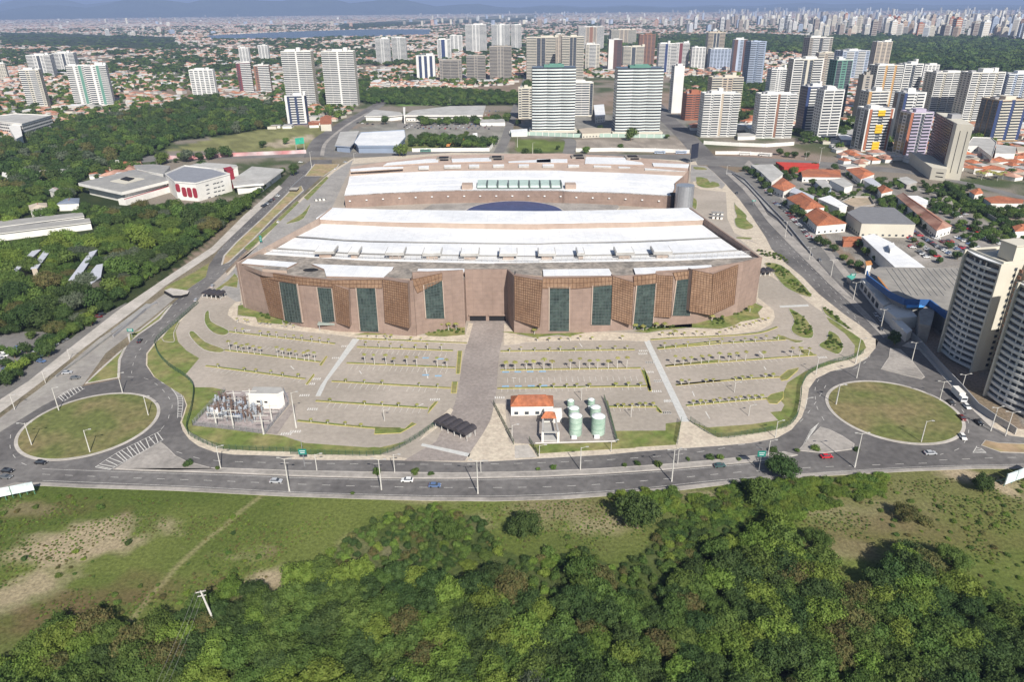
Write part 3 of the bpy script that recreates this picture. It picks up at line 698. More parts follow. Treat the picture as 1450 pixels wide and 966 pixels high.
# ---------------------------------------------------------------- THE EXHIBITION HALLS
def zat(bx, by, tx, ty):
    b_ = G(bx, by); d = ray(tx, ty); return H + d.z * (b_.y / d.y)
Z1 = lambda *a: Q(320, 360, 6.04, *a)
Z5 = lambda *a: Q(320, 210, 3.452, *a)
Z6 = lambda *a: Q(700, 210, 3.452, *a)
B5 = lambda *a: Q(480, 210, 4.833, *a)
B6 = lambda *a: Q(760, 210, 4.833, *a)
def front_hall():
    root = shell('exhibition_hall', 'long pink-brown exhibition hall with folded copper screens and green glass bays', 'exhibition hall', (G(700, 460).x, G(700, 460).y + 40, 0))
    S = [((345,436),(336,371)), ((377,446),(368,383)), ((426,463),(418,391)), ((478,470),(470,396)), ((548,474),(540,395)), ((590,477),(579,398)),
         None, ((590,475),(585,386)), ((659,463),(658,382.5)), None,
         ((661,455),(660,382)), ((719,455),(720,381.5)), ((728,472),(727,390)), ((768,474),(768,393)), ((816,472),(816,392.5)), ((868,469),(867,391)), ((898,467),(897,390)), ((930,463),(930,387)),
         ((985,459),(985,381)), ((1005,454),(1006,378)), ((1043,446),(1047,371)), ((1070,430),(1078,364))]
    segs = []; front = []
    for a, c in zip(S[:-1], S[1:]):
        if a: front.append(G(*a[0]))
        if a is None or c is None: continue
        p, q = G(*a[0]), G(*c[0]); z0 = zat(*a[0], *a[1]); z1 = zat(*c[0], *c[1])
        segs.append((p, q, z0, z1))
    front.append(G(*S[-1][0]))
    RL, RR = G(468, 294, 27), G(978, 294, 27)
    for k, (p, q, z0, z1) in enumerate(segs):
        d = (q - p).normalized(); n = Vector((d.y, -d.x, 0))
        b = MB(); t = -n * 0.9
        vs = [p, q, q + t, p + t]
        b.add([(v.x, v.y, 0) for v in vs] + [(p.x, p.y, z0), (q.x, q.y, z1), ((q + t).x, (q + t).y, z1), ((p + t).x, (p + t).y, z0)],
              [(0, 1, 5, 4), (1, 2, 6, 5), (2, 3, 7, 6), (3, 0, 4, 7), (4, 5, 6, 7)])
        hang(b.build('wall_panel', BRICKW), root)
    body = [(p.x, p.y) for p in front] + [(RR.x, RR.y), (RL.x, RL.y)]
    b = MB(); P = [Vector((x, y, 0)) for x, y in body]; I = shrink(P, 0.6)
    b.prism([(p.x, p.y) for p in I], 0.1, 24.2, 1, 0); hang(b.build('roof_deck', [BRICKW, mat('stained_roof_deck', (0.33, 0.29, 0.25), 0.95, 0.3, 0.5, (0.2, 0.18, 0.16), 0.12)]), root)
    deck = MATS['stained_roof_deck']
    # front roof zone behind the parapets
    fz = [*PX(340,373, 370,384, 418,392, 470,397, 540,396, 578,398.5, 586,388, 658,384, 720,383, 728,391, 768,394, 867,392, 930,388, 1006,379, 1047,372, 1074,365), *Z6(1260,532, 880,550, 0,562), *Z5(1449,567, 700,550, 430,534, 160,517)]
    b = MB(); z = 26.4; Pz = W(fz, z); b.prism([(p.x, p.y) for p in Pz], 24.0, z, 0, 1); hang(b.build('roof_deck', [deck, BRICKW]), root)
    for pl, z in ((Z5(75,562, 105,540, 350,558, 300,583), 27.2), (Z5(420,565, 820,580, 790,632, 490,625, 480,590), 27.4), (Z5(940,588, 1165,588, 1165,605, 935,600), 27.4), (Z6(237,592, 560,588, 578,622, 240,625), 27.4),
                  (Z6(680,585, 1060,570, 1065,582, 790,600, 785,615, 690,615), 27.4)):
        b = MB(); Pz = W(pl, z); b.prism([(p.x, p.y) for p in Pz], 26.4, z, 0, 1); hang(b.build('white_roof_sheet', [WROOF, BRICKW]), root)
    for x, y, rx, ry in Z1(0,0) and ((Z1(725,135)[0] + (4.0, 1.6)), (Z1(1410,175)[0] + (3.6, 1.3))):
        c = G(x, y, 26.45); b = MB(); b.prism([(c.x + rx * math.cos(t), c.y + ry * math.sin(t) * 1.6) for t in np.linspace(0, 6.283, 14, endpoint=False)], 26.4, 26.6, 0); hang(b.build('roof_opening', BLACK), root)
    for pl in (Z1(310,125, 330,95, 520,110, 520,140), Z1(1345,200, 1400,150, 1449,120, 1560,125, 1600,160, 1580,210), Q(740,360,6.04, -60,170,-60,130,150,135,165,185)):
        b = MB(); Pz = W(pl, 27.9); b.prism([(p.x, p.y) for p in Pz], 26.4, 27.9, 0, 1); hang(b.build('roof_plinth', [deck, TAN]), root)
    # white roof bands
    zr = 25.0
    e = {'b1a': Z5(160,515, 430,532, 700,548, 1449,565) + Z6(300,560, 880,548, 1262,530), 'b1b': Z5(185,492, 430,505, 700,520, 1449,530) + Z6(300,528, 880,518, 1235,498),
         'b2a': Z5(250,487, 430,500, 700,514, 1449,526) + Z6(300,524, 880,514, 1190,497), 'b2b': Z5(335,437, 450,444, 700,459, 1449,470) + Z6(300,467, 700,460, 1108,441),
         'b3a': Z5(345,430, 450,437, 700,453, 1449,466) + Z6(300,463, 700,454, 1100,436), 'b3b': Z5(445,369, 600,374, 900,386, 1449,397) + Z6(300,394, 700,386, 1020,374),
         'b4a': Z5(452,340, 600,348, 900,356, 1449,363) + Z6(300,361, 700,354, 1018,344), 'b4b': Z5(515,290, 700,296, 900,300, 1449,306) + Z6(300,306, 700,298, 958,290)}
    def strip_between(A, B_, zA, zB, name, m, th=0.5):
        PA = [G(x, y, zA) for x, y in A] if not isinstance(A[0], Vector) else A
        PB = [G(x, y, zB) for x, y in B_] if not isinstance(B_[0], Vector) else B_
        PA = smooth(PA, 3, False); PB = smooth(PB, 3, False)
        b = MB(); b.strip(PA, PB); b.strip([p - Vector((0, 0, th)) for p in PA], PA); b.strip(PB, [p - Vector((0, 0, th)) for p in PB])
        return hang(b.build(name, m), root)
    strip_between(e['b1a'], e['b1b'], zr, zr + .2, 'roof_band', WROOF, 1.0)
    strip_between(e['b2a'], e['b2b'], zr + .5, zr + .9, 'roof_band', WROOF, 1.2)
    strip_between(e['b3a'], e['b3b'], zr + 1.1, zr + 1.6, 'roof_band', WROOF, 1.2)
    e3 = [G(x, y, zr + 1.6) for x, y in e['b3b']]
    e4 = []
    for p, (x, y) in zip(e3, e['b4a']):
        d = ray(x, y); t = p.y / d.y; e4.append(Vector((p.x, p.y, H + d.z * t)))
    z4 = sum(p.z for p in e4) / len(e4)
    strip_between(e3, e4, 0, 0, 'clerestory_wall', TAN, 0.5)
    strip_between([p + Vector((0, -.3, 0)) for p in e4], e['b4b'], 0, z4 + .5, 'roof_band', WROOF, 0.7)
    R0 = smooth([G(x, y, z4 - .2) for x, y in e['b4b']], 3, False)
    b = MB(); b.strip([Vector((p.x, p.y, 0)) for p in R0][::-1], R0[::-1]); hang(b.build('rear_wall', BRICKW), root)
    # side parapets with their inner faces
    for (x0, y0, x1, y1, s, za, zb) in ((336,371, 449,310, 1, 27, 30.5), (449,310, 468,294, 1, 30.5, 31.5), (1078,364, 1020,324, -1, 27, 30), (1020,324, 978,294, -1, 30, 31.5)):
        p, q = G(x0, y0, za), G(x1, y1, zb); d = (q - p); d.z = 0; d.normalize(); n = Vector((d.y, -d.x, 0)) * s
        b = MB(); vs = [p, q, q + n * 1.0, p + n * 1.0]
        b.add([(v.x, v.y, 0) for v in vs] + [(v.x, v.y, v.z) for v in vs], [(0, 1, 5, 4), (1, 2, 6, 5), (2, 3, 7, 6), (3, 0, 4, 7), (4, 5, 6, 7)])
        hang(b.build('side_wall', TAN if s > 0 else BRICKW), root)  # lighter cladding on the sunlit left wall, darker right: side shading put into colour
    # gutter seams between the bands
    for k, zz in (('b2a', zr + .25), ('b3a', zr + .95)):
        P = smooth([G(x, y, zz) for x, y in e[k]], 3, False); b = MB()
        for p, q in zip(P[:-1], P[1:]): b.bar(p + Vector((0, -1.2, .3)), q + Vector((0, -1.2, .3)), 1.0, .3)
        hang(b.build('gutter', GREYR), root)
    # roof monitors
    for i, (xa, xb) in enumerate(((444.5,476.4), (492,511), (544,575), (596.6,627), (650,680.6), (705,735), (760,789), (815,830), (869.5,900), (922.5,953.5))):
        yb = 368.5 - 0.00005 * (xa - 700) ** 2; p, q = G(xa + 2, yb, zr), G(xb - 2, yb, zr); c = (p + q) / 2; w = (q - p).length
        b = MB(); b.box((c.x, c.y + 5, zr), (w * .6, 9, 2.4), 0, 1); b.box((c.x, c.y + 5, zr + 2.4), (w, 11, 1.5), 0, 0); b.box((c.x, c.y + 5, zr + 3.9), (w - 1, 10, .25), 0, 2)
        o = hang(b.build('roof_monitor', [GREYL, TAN, WROOF]), root)
    b = MB()
    P = smooth([G(x, y - 2, zr) for x, y in e['b1a']], 3, False)
    for p, q in zip(P[:-1], P[1:]):
        for hh in (.8, 1.6, 2.4): b.bar(p + Vector((0, 0, hh)), q + Vector((0, 0, hh)), .14)
        k = max(1, int((q - p).length / 3))
        for i in range(k): r = p.lerp(q, i / k); b.bar(r, r + Vector((0, 0, 2.4)), .16)
    stuff(hang(b.build('roof_railing', GREYL), root))
    # facade: copper screens, glass bays, fascias
    def seg_at(x):
        for p, q, z0, z1 in segs:
            a, c = proj(p)[0], proj(q)[0]
            if a - .6 <= x <= c + .6 and c - a > 12: return p, (q - p).normalized()
        p, q = segs[-1][:2]; return p, (q - p).normalized()
    def panel(name, quad, m, oL=0.4, oR=0.4, th=0.35, grid=None, gm=None, gw=.10):
        xm = sum(v[0] for v in quad) / 4; p, d = seg_at(xm); n = Vector((d.y, -d.x, 0))
        P = []
        for (x, y), o in zip(quad, (oL, oR, oR, oL)): P.append(onplane(x, y, p + n * o, n) if abs(oL - oR) < .01 else onplane(x, y, p + n * ((oL + oR) / 2), n) + n * (o - (oL + oR) / 2))
        tl, tr, br, bl = P; nn = (tr - tl).cross(bl - tl).normalized()
        if nn.dot(n) < 0: nn = -nn
        back = -nn * th
        b = MB(); b.add(P + [v + back for v in P], [(3, 2, 1, 0), (0, 1, 5, 4), (1, 2, 6, 5), (2, 3, 7, 6), (3, 0, 4, 7)])
        o = hang(b.build(name, m), root)
        if oL != oR or oL > 1:   # returns back to the wall
            b = MB(); k = n * (max(oL, oR) + .2)
            b.add([tl, bl, bl - k, tl - k, tr, br, br - k, tr - k], [(0, 1, 2, 3), (7, 6, 5, 4), (0, 3, 7, 4), (1, 5, 6, 2)]); hang(b.build('screen_return', BRICKW), root)
        if grid:
            nx, ny = grid; b = MB(); f = nn * .12
            for i in range(nx + 1): b.bar(tl.lerp(tr, i / nx) + f, bl.lerp(br, i / nx) + f, gw, .2, up=nn)
            for j in range(ny + 1): b.bar(tl.lerp(bl, j / ny) + f, tr.lerp(br, j / ny) + f, gw, .2, up=nn)
            g = b.build('screen_bars' if m is LAT else 'mullions', gm or LATD); stuff(g); hang(g, root)
        return o
    # fascias first, screens second
    for q in (((368,384),(418,392),(419,402),(370,393)), ((418,392),(470,397),(470,406.5),(419,402.5)), ((470,397),(541,395.6),(541,408),(470,407)), ((768,394),(816,393.4),(816,408.5),(768,408)),
              ((816,393.4),(867,392),(868,403.5),(816,408.5)), ((897,391),(930,388),(929,401),(898,404.5)), ((953,386),(984,382),(983,393.5),(957,397)),
              ((582,396),(626,386.6),(626,397.3),(591,415))):
        panel('copper_fascia', q, LAT, .3, .3, .3, (max(3, int((q[1][0] - q[0][0]) / 5)), 2))
    for q, oL, oR in ((((369,392),(394,399),(402,452),(383,447)), .5, .5), (((469,403.9),(493.8,409.7),(496.3,461),(475.6,458)), .6, 3.0), (((540.8,396.6),(578,399.5),(580.6,463),(544,458)), .8, 3.6),
                      (((728,391.8),(768.5,395.6),(764.3,462),(728.7,454.5)), .6, 3.4), (((868.8,392.3),(896.5,398.9),(893.1,459.3),(866.7,452.7)), .6, 3.2), (((929.6,389.8),(952.8,390.6),(949.4,449.4),(925.4,448.6)), .6, 1.2),
                      (((982.9,383),(1006.9,387.2),(1003.6,445.1),(978,441.8)), .6, 3.0), (((1007.7,387.2),(1047.5,375.6),(1041.7,431.9),(1003.6,445.1)), 3.0, .5)):
        w = q[1][0] - q[0][0]; panel('copper_screen', q, LAT, oL, oR, .4, (max(6, int(w / 3.2)), 18))
    for q in (((394.5,399.7),(419.3,402.2),(427.6,457),(403.2,455)), ((448.8,407.2),(469,408.8),(474,455),(456,457)), ((504.6,408),(531,408),(536,469.8),(510.4,468.6)), ((600.4,403.9),(626,397.3),(629.4,450.7),(603.7,450.7)),
              ((778.4,407.2),(806.2,406.9),(805.7,468.5),(778,468.5)), ((840.2,405),(868.3,403.4),(864.5,460),(837.7,460)), ((902.3,404.7),(928.7,401.4),(923.8,465.1),(896.5,465.1)), ((958.9,397.1),(982.6,393.8),(977.1,446.8),(952.3,446.8))):
        o = panel('glass_bay', q, GLASS, .25, .25, .2, (6, 13), MULL, .13)
        (x0, y0), (x1, y1), (x2, y2), (x3, y3) = q
        for fr in (((x0 - 1.6, y0 - .5), (x0, y0), (x3, y3), (x3 - 1.4, y3)), ((x1, y1), (x1 + 1.3, y1 - .3), (x2 + 1.2, y2), (x2, y2))): panel('bay_jamb', fr, TAN, .5, .5, .5)
    for (xa, xb, y, yb) in ((665,688,446.5,455.5), (692.5,716,446.5,456)):
        p, q, z0, z1 = [s for s in segs if abs(proj(s[0])[0] - 661) < 2][0]; d = (q - p).normalized(); n = Vector((d.y, -d.x, 0))
        a, c = onplane(xa, y, p + n * .06, n), onplane(xb, y, p + n * .06, n); b = MB()
        b.add([a, c, Vector((c.x, c.y, .3)), Vector((a.x, a.y, .3))], [(3, 2, 1, 0)]); hang(b.build('tunnel_portal', BLACK), root)
        b = MB(); b.bar(a + Vector((-.4, -.3, .3)), c + Vector((.4, -.3, .3)), 1.0, .7); hang(b.build('portal_lintel', BRICKW), root)
    for (x0, x1, yt, yb) in ((452,480,457,468), (838,864,460.5,467.5)):
        a, c = G(x0, yb), G(x1, yb); b = MB(); hh = zat(x0, yb, x0, yt)
        b.box(((a.x + c.x) / 2, (a.y + c.y) / 2 + 3, 3.6), (abs(c.x - a.x), 9, .9), 0, 0, True)
        for xx in (a.x + .6, c.x - .6): b.box((xx, a.y - .8, .2), (.4, .4, 3.4), 0, 1)
        b.box(((a.x + c.x) / 2, a.y + 4.5, .2), (abs(c.x - a.x) - 1, 5, 3.3), 0, 2)
        hang(b.build('entrance_canopy', [mat('canopy_metal', (0.30, 0.34, 0.31), 0.5, .1, .5), STEEL, BLACK]), root)
        for xx in ((a.x - 3, c.x + 4.5) if x0 > 600 else (c.x + 5,)):
            b = MB(); b.box((xx, a.y + 1.0, .2), (5, 2.2, 5.5)); hang(b.build('timber_clad_door_box', mat('orange_timber', (0.5, 0.22, 0.07), .7, .2, .6)), root)
    return root
front_hall()
def rear_hall():
    root = shell('exhibition_hall', 'curved brown exhibition hall with white banded roof behind the front hall', 'exhibition hall', (G(730, 250).x, G(730, 250).y, 0))
    E = [(B5(37,320, 300,305, 600,291, 880,285, 1449,285) + B6(225,292, 560,302, 920,322), 11.0), (B5(45,285, 300,270, 600,256, 880,246, 1449,240) + B6(230,245, 600,258, 945,280), 11.6),
         (B5(60,245, 300,230, 600,216, 880,210, 1449,208) + B6(230,211, 600,222, 945,242), 12.2), (B5(72,190, 300,172, 600,158, 880,152, 1449,150) + B6(230,156, 600,168, 1010,190), 13.2),
         (B5(75,155, 300,133, 600,115, 880,107, 1449,104) + B6(230,107, 600,122, 1038,156), 16.5), (B5(78,130, 300,92, 600,55, 880,42, 1449,34) + B6(230,38, 600,56, 1050,100), 16.5)]
    P = [smooth([G(x, y, z) for x, y in px], 4, False) for px, z in E]
    def st(A, B_, name, m, th=.7):
        b = MB(); b.strip(A, B_); b.strip([p - Vector((0, 0, th)) for p in A], A); b.strip(B_, [p - Vector((0, 0, th)) for p in B_]); return hang(b.build(name, m), root)
    g = lambda A, B_, t: [p.lerp(q, t) for p, q in zip(A, B_)]
    st(P[0], g(P[0], P[1], .9), 'roof_band', WROOF); st(g(P[1], P[2], .04), g(P[1], P[2], .9), 'roof_band', WROOF, .9); st(g(P[2], P[3], .04), P[3], 'roof_band', WROOF, .9)
    for k in range(3):
        b = MB(); b.strip([p - Vector((0, 0, 1.3)) for p in P[k]], [p - Vector((0, 0, 1.3)) for p in P[k + 1]]); hang(b.build('roof_deck', GREYR), root)
    st(P[3], P[4], 'sloping_roof', TAN, .3)
    st(P[4], P[5], 'roof_deck', mat('pink_roof_deck', (0.47, 0.36, 0.30), .9, .1, .3, (0.4, 0.29, 0.23), .1), .3)
    b = MB(); b.strip([Vector((p.x, p.y, 0)) for p in P[0]], P[0]); hang(b.build('front_wall', BRICKW), root)
    b = MB(); b.strip([Vector((p.x, p.y, 0)) for p in P[5]][::-1], P[5][::-1]); hang(b.build('rear_wall', BRICKW), root)
    for i, s in ((0, 1), (-1, -1)):
        b = MB(); L_ = [P[k][i] for k in range(6)]; lo = [Vector((p.x, p.y, 0)) for p in L_]
        b.strip(lo, [p + Vector((0, 0, .8)) for p in L_]) if s < 0 else b.strip([p + Vector((0, 0, .8)) for p in L_], lo)
        hang(b.build('side_wall', TAN if s > 0 else BRICKW), root)
    # white sheets and hatches on the rear deck
    for pl in (B5(300,120, 330,98, 600,72, 680,70, 680,95, 600,100, 400,112), B5(770,70, 1035,62, 1045,88, 775,95), B5(1160,88, 1449,72, 1449,95, 1160,98), B6(0,72, 210,72, 210,98, 0,98), B6(335,58, 605,62, 612,80, 720,95, 735,112, 330,105), B6(790,98, 1045,108, 1035,135, 800,122),
               B5(78,142, 240,128, 440,125, 440,135, 80,158)):
        Pz = W(pl, 17.3); b = MB(); b.prism([(p.x, p.y) for p in Pz], 16.5, 17.3, 0, 1); hang(b.build('white_roof_sheet', [WROOF, TAN]), root)
    for pl in (B5(545,118, 615,116, 615,132, 545,134), B5(720,114, 835,110, 835,124, 720,127), B5(890,110, 960,109, 960,122, 890,124), B5(1055,110, 1130,108, 1130,120, 1055,121), B5(1230,108, 1300,107, 1300,118, 1230,120), B6(40,107, 118,107, 118,120, 40,120),
               B6(215,108, 290,109, 290,121, 215,121), B6(390,112, 510,115, 510,127, 390,124), B6(560,118, 640,121, 640,132, 560,130), B6(740,132, 960,140, 1025,146, 1020,158, 740,142)):
        Pz = W(pl, 16.3); b = MB(); b.prism([(p.x, p.y) for p in Pz], 14.5, 16.3, 0, 1); hang(b.build('white_vent_box', [WROOF, GREYL]), root)
    for cx, cy in (*B5(718,75, 1080,70), *B6(285,62, 655,68)):
        c = G(cx, cy, 16.5); b = MB(); b.box((c.x, c.y, 16.5), (14, 14, 1.6), 0, 0); b.box((c.x, c.y + 1, 18.1), (9, 8, .5), 0, 1); b.box((c.x + 1, c.y - 7.3, 16.5), (8, .4, 1.6), 0, 1); hang(b.build('roof_hatch', [deck_m(), BLACK]), root)
    # glazed skylight row
    for k in range(8):
        x0, x1 = 675.8 + k * 15.05, 675.8 + k * 15.05 + 12.6
        a, c = G(x0, 267.3, 11.2), G(x1, 267.3, 11.2); w = c.x - a.x; yy = a.y; h = 4.2
        b = MB(); b.add([(a.x, yy, 11.2), (c.x, yy, 11.2), (c.x, yy + 1.5, 11.2 + h * .6), (a.x, yy + 1.5, 11.2 + h * .6), (a.x, yy + 16, 11.2 + h), (c.x, yy + 16, 11.2 + h), (a.x, yy + 16, 11.2), (c.x, yy + 16, 11.2)],
                        [(0, 1, 2, 3), (3, 2, 5, 4), (0, 3, 4, 6), (1, 7, 5, 2)])
        o = hang(b.build('skylight', mat('pale_skylight_glass', (0.40, 0.50, 0.46), .35, .1, .3)), root)
        b = MB(); b.box((c.x + .75, yy + 8, 11.2), (1.2, 16, 4.0)); b.box(((a.x + c.x) / 2, yy - .2, 11.1), (w, .3, 1.0)); hang(b.build('skylight_frame', MULL), root)
    c0 = G(675, 268, 11); c1 = G(798, 268, 11)
    for c in (c0 + Vector((-8, 4, 0)), c1 + Vector((6, 4, 0))):
        b = MB(); b.box((c.x, c.y, 10.5), (9, 9, 4.5)); hang(b.build('skylight_end_wall', TAN), root)
    # wall lamps along the curved wall
    A = P[0]; L_ = [0]
    for p, q in zip(A[:-1], A[1:]): L_.append(L_[-1] + (q - p).length)
    for k in range(20):
        s = (k + .3) / 20 * L_[-1]; i = max(j for j in range(len(L_)) if L_[j] <= s); p = A[i].lerp(A[min(i + 1, len(A) - 1)], (s - L_[i]) / max(.01, L_[min(i + 1, len(A) - 1)] - L_[i]))
        b = MB(); b.box((p.x, p.y - .5, 5.6), (1.5, .8, .8)); hang(b.build('wall_lamp', WROOF), root)
    # silver drum at the right end
    c = G(967, 300); 
    b = MB(); n = 40; r = 7.2
    for k in range(n):
        t0, t1 = 2 * math.pi * k / n, 2 * math.pi * (k + 1) / n; rr = r - (.12 if k % 2 else 0)
        b.quad((c.x + rr * math.cos(t0), c.y + rr * math.sin(t0), 0), (c.x + rr * math.cos(t1), c.y + rr * math.sin(t1), 0), (c.x + rr * math.cos(t1), c.y + rr * math.sin(t1), 21.5), (c.x + rr * math.cos(t0), c.y + rr * math.sin(t0), 21.5))
    b.prism([(c.x + r * math.cos(t), c.y + r * math.sin(t)) for t in np.linspace(0, 6.2832, n, endpoint=False)], 21.5, 21.5, 0)
    hang(b.build('metal_drum', mat('ribbed_aluminium', (0.5, 0.52, 0.55), .42, .08, .6, metal=.7)), root)
    b = MB(); q = G(951, 298); b.box((q.x + 3, q.y + 6, 0), (6, 10, 12)); hang(b.build('dark_doorway_block', BLACK), root)
    return root
def deck_m(): return MATS['stained_roof_deck']
rear_hall()
raised('courtyard_terrace', B5(560,425, 640,380, 900,374, 1449,370, 1449,520, 560,520), 0.2, 1.6, CONC, None)
raised('courtyard_terrace', B6(0,372, 300,376, 555,388, 566,402, 540,425, 300,520, 0,520), 0.2, 1.62, CONC, None)
def pool():
    c = G(727, 288.5); c.y -= 40; b = MB(); P = [(c.x + 41 * math.cos(t), c.y + 41 * math.sin(t)) for t in np.linspace(0, 2 * math.pi, 60, endpoint=False)]
    b.prism(P, 1.6, 2.3, 0); b.prism([(c.x + (x - c.x) * .96, c.y + (y - c.y) * .96) for x, y in P], 2.3, 2.5, 1)
    tag(b.build('courtyard_pool', [CONCL, mat('blue_pool_cover', (0.045, 0.065, 0.16), .4, .2, .3)]), 'round blue pool cover in the court between the two halls', 'pool cover')
pool()
# ---------------------------------------------------------------- TOWERS
def c_(name, col, **k): return mat(name, col, 0.75, 0.06, 0.08, tuple(v * .93 for v in col), 0.03, **k)
TC = dict(white=c_('white_facade', (0.66, 0.655, 0.63)), off=c_('cream_facade', (0.58, 0.545, 0.46)), beige=c_('beige_facade', (0.47, 0.40, 0.32)), brown=c_('brown_facade', (0.24, 0.13, 0.09)),
          dbrown=c_('dark_brown_facade', (0.11, 0.065, 0.06)), greyb=c_('grey_beige_facade', (0.35, 0.32, 0.28)), blue=c_('deep_blue_facade', (0.035, 0.055, 0.14)), lblue=c_('pale_blue_facade', (0.38, 0.44, 0.55)),
          aqua=c_('aqua_glass_facade', (0.46, 0.53, 0.52)), grey=c_('grey_facade', (0.33, 0.33, 0.34)), brick=c_('brick_red_facade', (0.36, 0.14, 0.08)), yellow=c_('yellow_facade', (0.75, 0.48, 0.03)),
          green=c_('sea_green_facade', (0.12, 0.26, 0.21)), purple=c_('lilac_facade', (0.42, 0.37, 0.47)), ochre=c_('ochre_facade', (0.45, 0.28, 0.13)), maroon=c_('maroon_facade', (0.17, 0.05, 0.06)), gblue=c_('grey_blue_facade', (0.24, 0.29, 0.38)), dark=DGLASS)
def facade(bw, bb, p0, d, n, Wd, z0, Hh, nf, pat, win_h=.5, body=None):
    """bw: windows builder, bb: (builder of balconies and bands). p0 lower left corner, d along, n outward"""
    cols = []; tot = 0.0
    for ch in pat:
        w = {'w': 1, 'l': 1.8, 'd': 1.2, 'b': 2.0, 's': .9, '.': .5, '|': .28, 'n': .7, 'B': 2.6, 'y': 1.6}[ch]; cols.append((ch, tot, w)); tot += w
    u = Wd / tot; fh = Hh / nf
    def q(b, a0, a1, za, zb, o, mi=0, side=True):
        P = [p0 + d * a0 + n * o, p0 + d * a1 + n * o, p0 + d * a1, p0 + d * a0]
        vs = [(P[0].x, P[0].y, za), (P[1].x, P[1].y, za), (P[1].x, P[1].y, zb), (P[0].x, P[0].y, zb)]
        if not side: b.add(vs, [(0, 1, 2, 3)], mi); return
        vs += [(P[3].x, P[3].y, za), (P[2].x, P[2].y, za), (P[2].x, P[2].y, zb), (P[3].x, P[3].y, zb)]
        b.add(vs, [(0, 1, 2, 3), (4, 0, 3, 7), (1, 5, 6, 2), (3, 2, 6, 7), (4, 5, 1, 0)], mi)
    for ch, t, w in cols:
        a0, a1 = t * u, (t + w) * u; g = (a1 - a0)
        if ch in 'wln':
            for k in range(nf): z = z0 + k * fh; q(bw, a0 + g * .14, a1 - g * .14, z + fh * .3, z + fh * (.3 + win_h), .05, 0, False)
        elif ch == 'd':
            q(bw, a0 + g * .1, a1 - g * .1, z0 + fh * .3, z0 + Hh - .6, .08, 0, False)
            for k in range(1, nf): q(bb, a0, a1, z0 + k * fh - .12, z0 + k * fh + .12, .16, 2)
        elif ch in 'bB':
            q(bw, a0 + g * .02, a1 - g * .02, z0 + fh * .25, z0 + Hh - .3, .05, 0, False)
            for k in range(nf): z = z0 + k * fh; q(bb, a0, a1, z, z + fh * .42, 1.1, 0)
        elif ch == 's': q(bb, a0, a1, z0, z0 + Hh + .8, .35, 1)
        elif ch == '|': q(bb, a0, a1, z0, z0 + Hh + .4, .5, 0)
        elif ch == 'y':
            for k in range(nf):
                z = z0 + k * fh
                if k % 6 in (0, 1, 2): q(bb, a0 - u * .5, a1 + u * .5, z, z + fh * .85, 1.6, 3)
                else: q(bw, a0, a1, z + .3, z + fh - .2, .05, 0, False)
TOW = []
def tower(x, yb, yt, wpx, pat, col, acc='white', bal='white', rot=0.0, dr=.55, top=1, label='', side=None, fh=3.4, tank=None, shift=True, roofm=None, lean=True):
    Pb = G(x, yb); hh = zat(x, yb, x, yt)
    if lean:      # x is the middle of the visible tower: move the base so that the middle height falls there
        q = proj((Pb.x, Pb.y, hh)); Pb = G(x - (q[0] - x) / 2, yb); hh = zat(x, yb, x, yt)
    az = math.atan2(Pb.x, Pb.y); mpp = math.hypot(Pb.x, Pb.y, H) / math.hypot(F, x - 725, yb - 483) * 1.0
    tw = wpx * mpp * (F / math.hypot(F, x - 725)) ; tw = wpx * mpp
    a = rot - (-az); k = abs(math.cos(a)) + dr * abs(math.sin(a)); w = tw / k; dp = max(w * dr, 8)
    ca, sa = math.cos(rot), math.sin(rot); dx, dy = Vector((ca, sa, 0)), Vector((-sa, ca, 0))
    c = Pb + dy * dp / 2
    root = shell('apartment_tower', label, 'tower', (c.x, c.y, 0), 'apartment and office towers', rot)
    b = MB(); b.box((0, 0, 0), (w, dp, hh)); b.build('facade_walls', TC[col], root)
    b = MB(); 
    for s, l, o in ((w, .5, (0, -dp / 2 + .25)), (w, .5, (0, dp / 2 - .25))): b.box((o[0], o[1], hh), (s, l, 1.1))
    for o in (-w / 2 + .25, w / 2 - .25): b.box((o, 0, hh), (.5, dp - 1, 1.1))
    b.build('parapet', TC[bal], root)
    nf = max(4, int(round(hh / fh))); bw, bb = MB(), MB(); fl = root.location
    side = side or '.w.w.w.'
    V = Vector
    facade(bw, bb, V((-w / 2, -dp / 2, 0)), V((1, 0, 0)), V((0, -1, 0)), w, 1.5, hh - 1.8, nf, pat)
    facade(bw, bb, V((w / 2, -dp / 2, 0)), V((0, 1, 0)), V((1, 0, 0)), dp, 1.5, hh - 1.8, nf, side)
    facade(bw, bb, V((-w / 2, dp / 2, 0)), V((0, -1, 0)), V((-1, 0, 0)), dp, 1.5, hh - 1.8, nf, side[::-1])
    facade(bw, bb, V((w / 2, dp / 2, 0)), V((-1, 0, 0)), V((0, 1, 0)), w, 1.5, hh - 1.8, nf, side)
    stuff(bw.build('windows', DGLASS, root))
    if bb.v: stuff(bb.build('balconies', [TC[bal], TC[acc], TC['grey'], TC['yellow']], root))
    if top:
        tr_ = random.Random(int(x * 7 + yb)); ox = w * tr_.uniform(-.22, .22); tw_ = w * tr_.uniform(.22, .5); b = MB(); b.box((ox, dp * tr_.uniform(-.1, .15), hh), (tw_, dp * tr_.uniform(.4, .6), tr_.uniform(2.5, 5))); b.build('roof_tank', TC[tank or bal], root)
        if tr_.random() < .6: b = MB(); b.box((ox + tw_ * .75, 0, hh), (w * .12, dp * .35, tr_.uniform(3, 7))); b.build('stair_head', TC[tank or bal], root)
        b = MB(); b.box((-w * .3, dp * .1, hh), (w * .14, dp * .3, 2.4)); b.build('lift_housing', TC['grey'], root)
    TOW.append((c.x, c.y, max(w, dp)))
    return root
T = tower
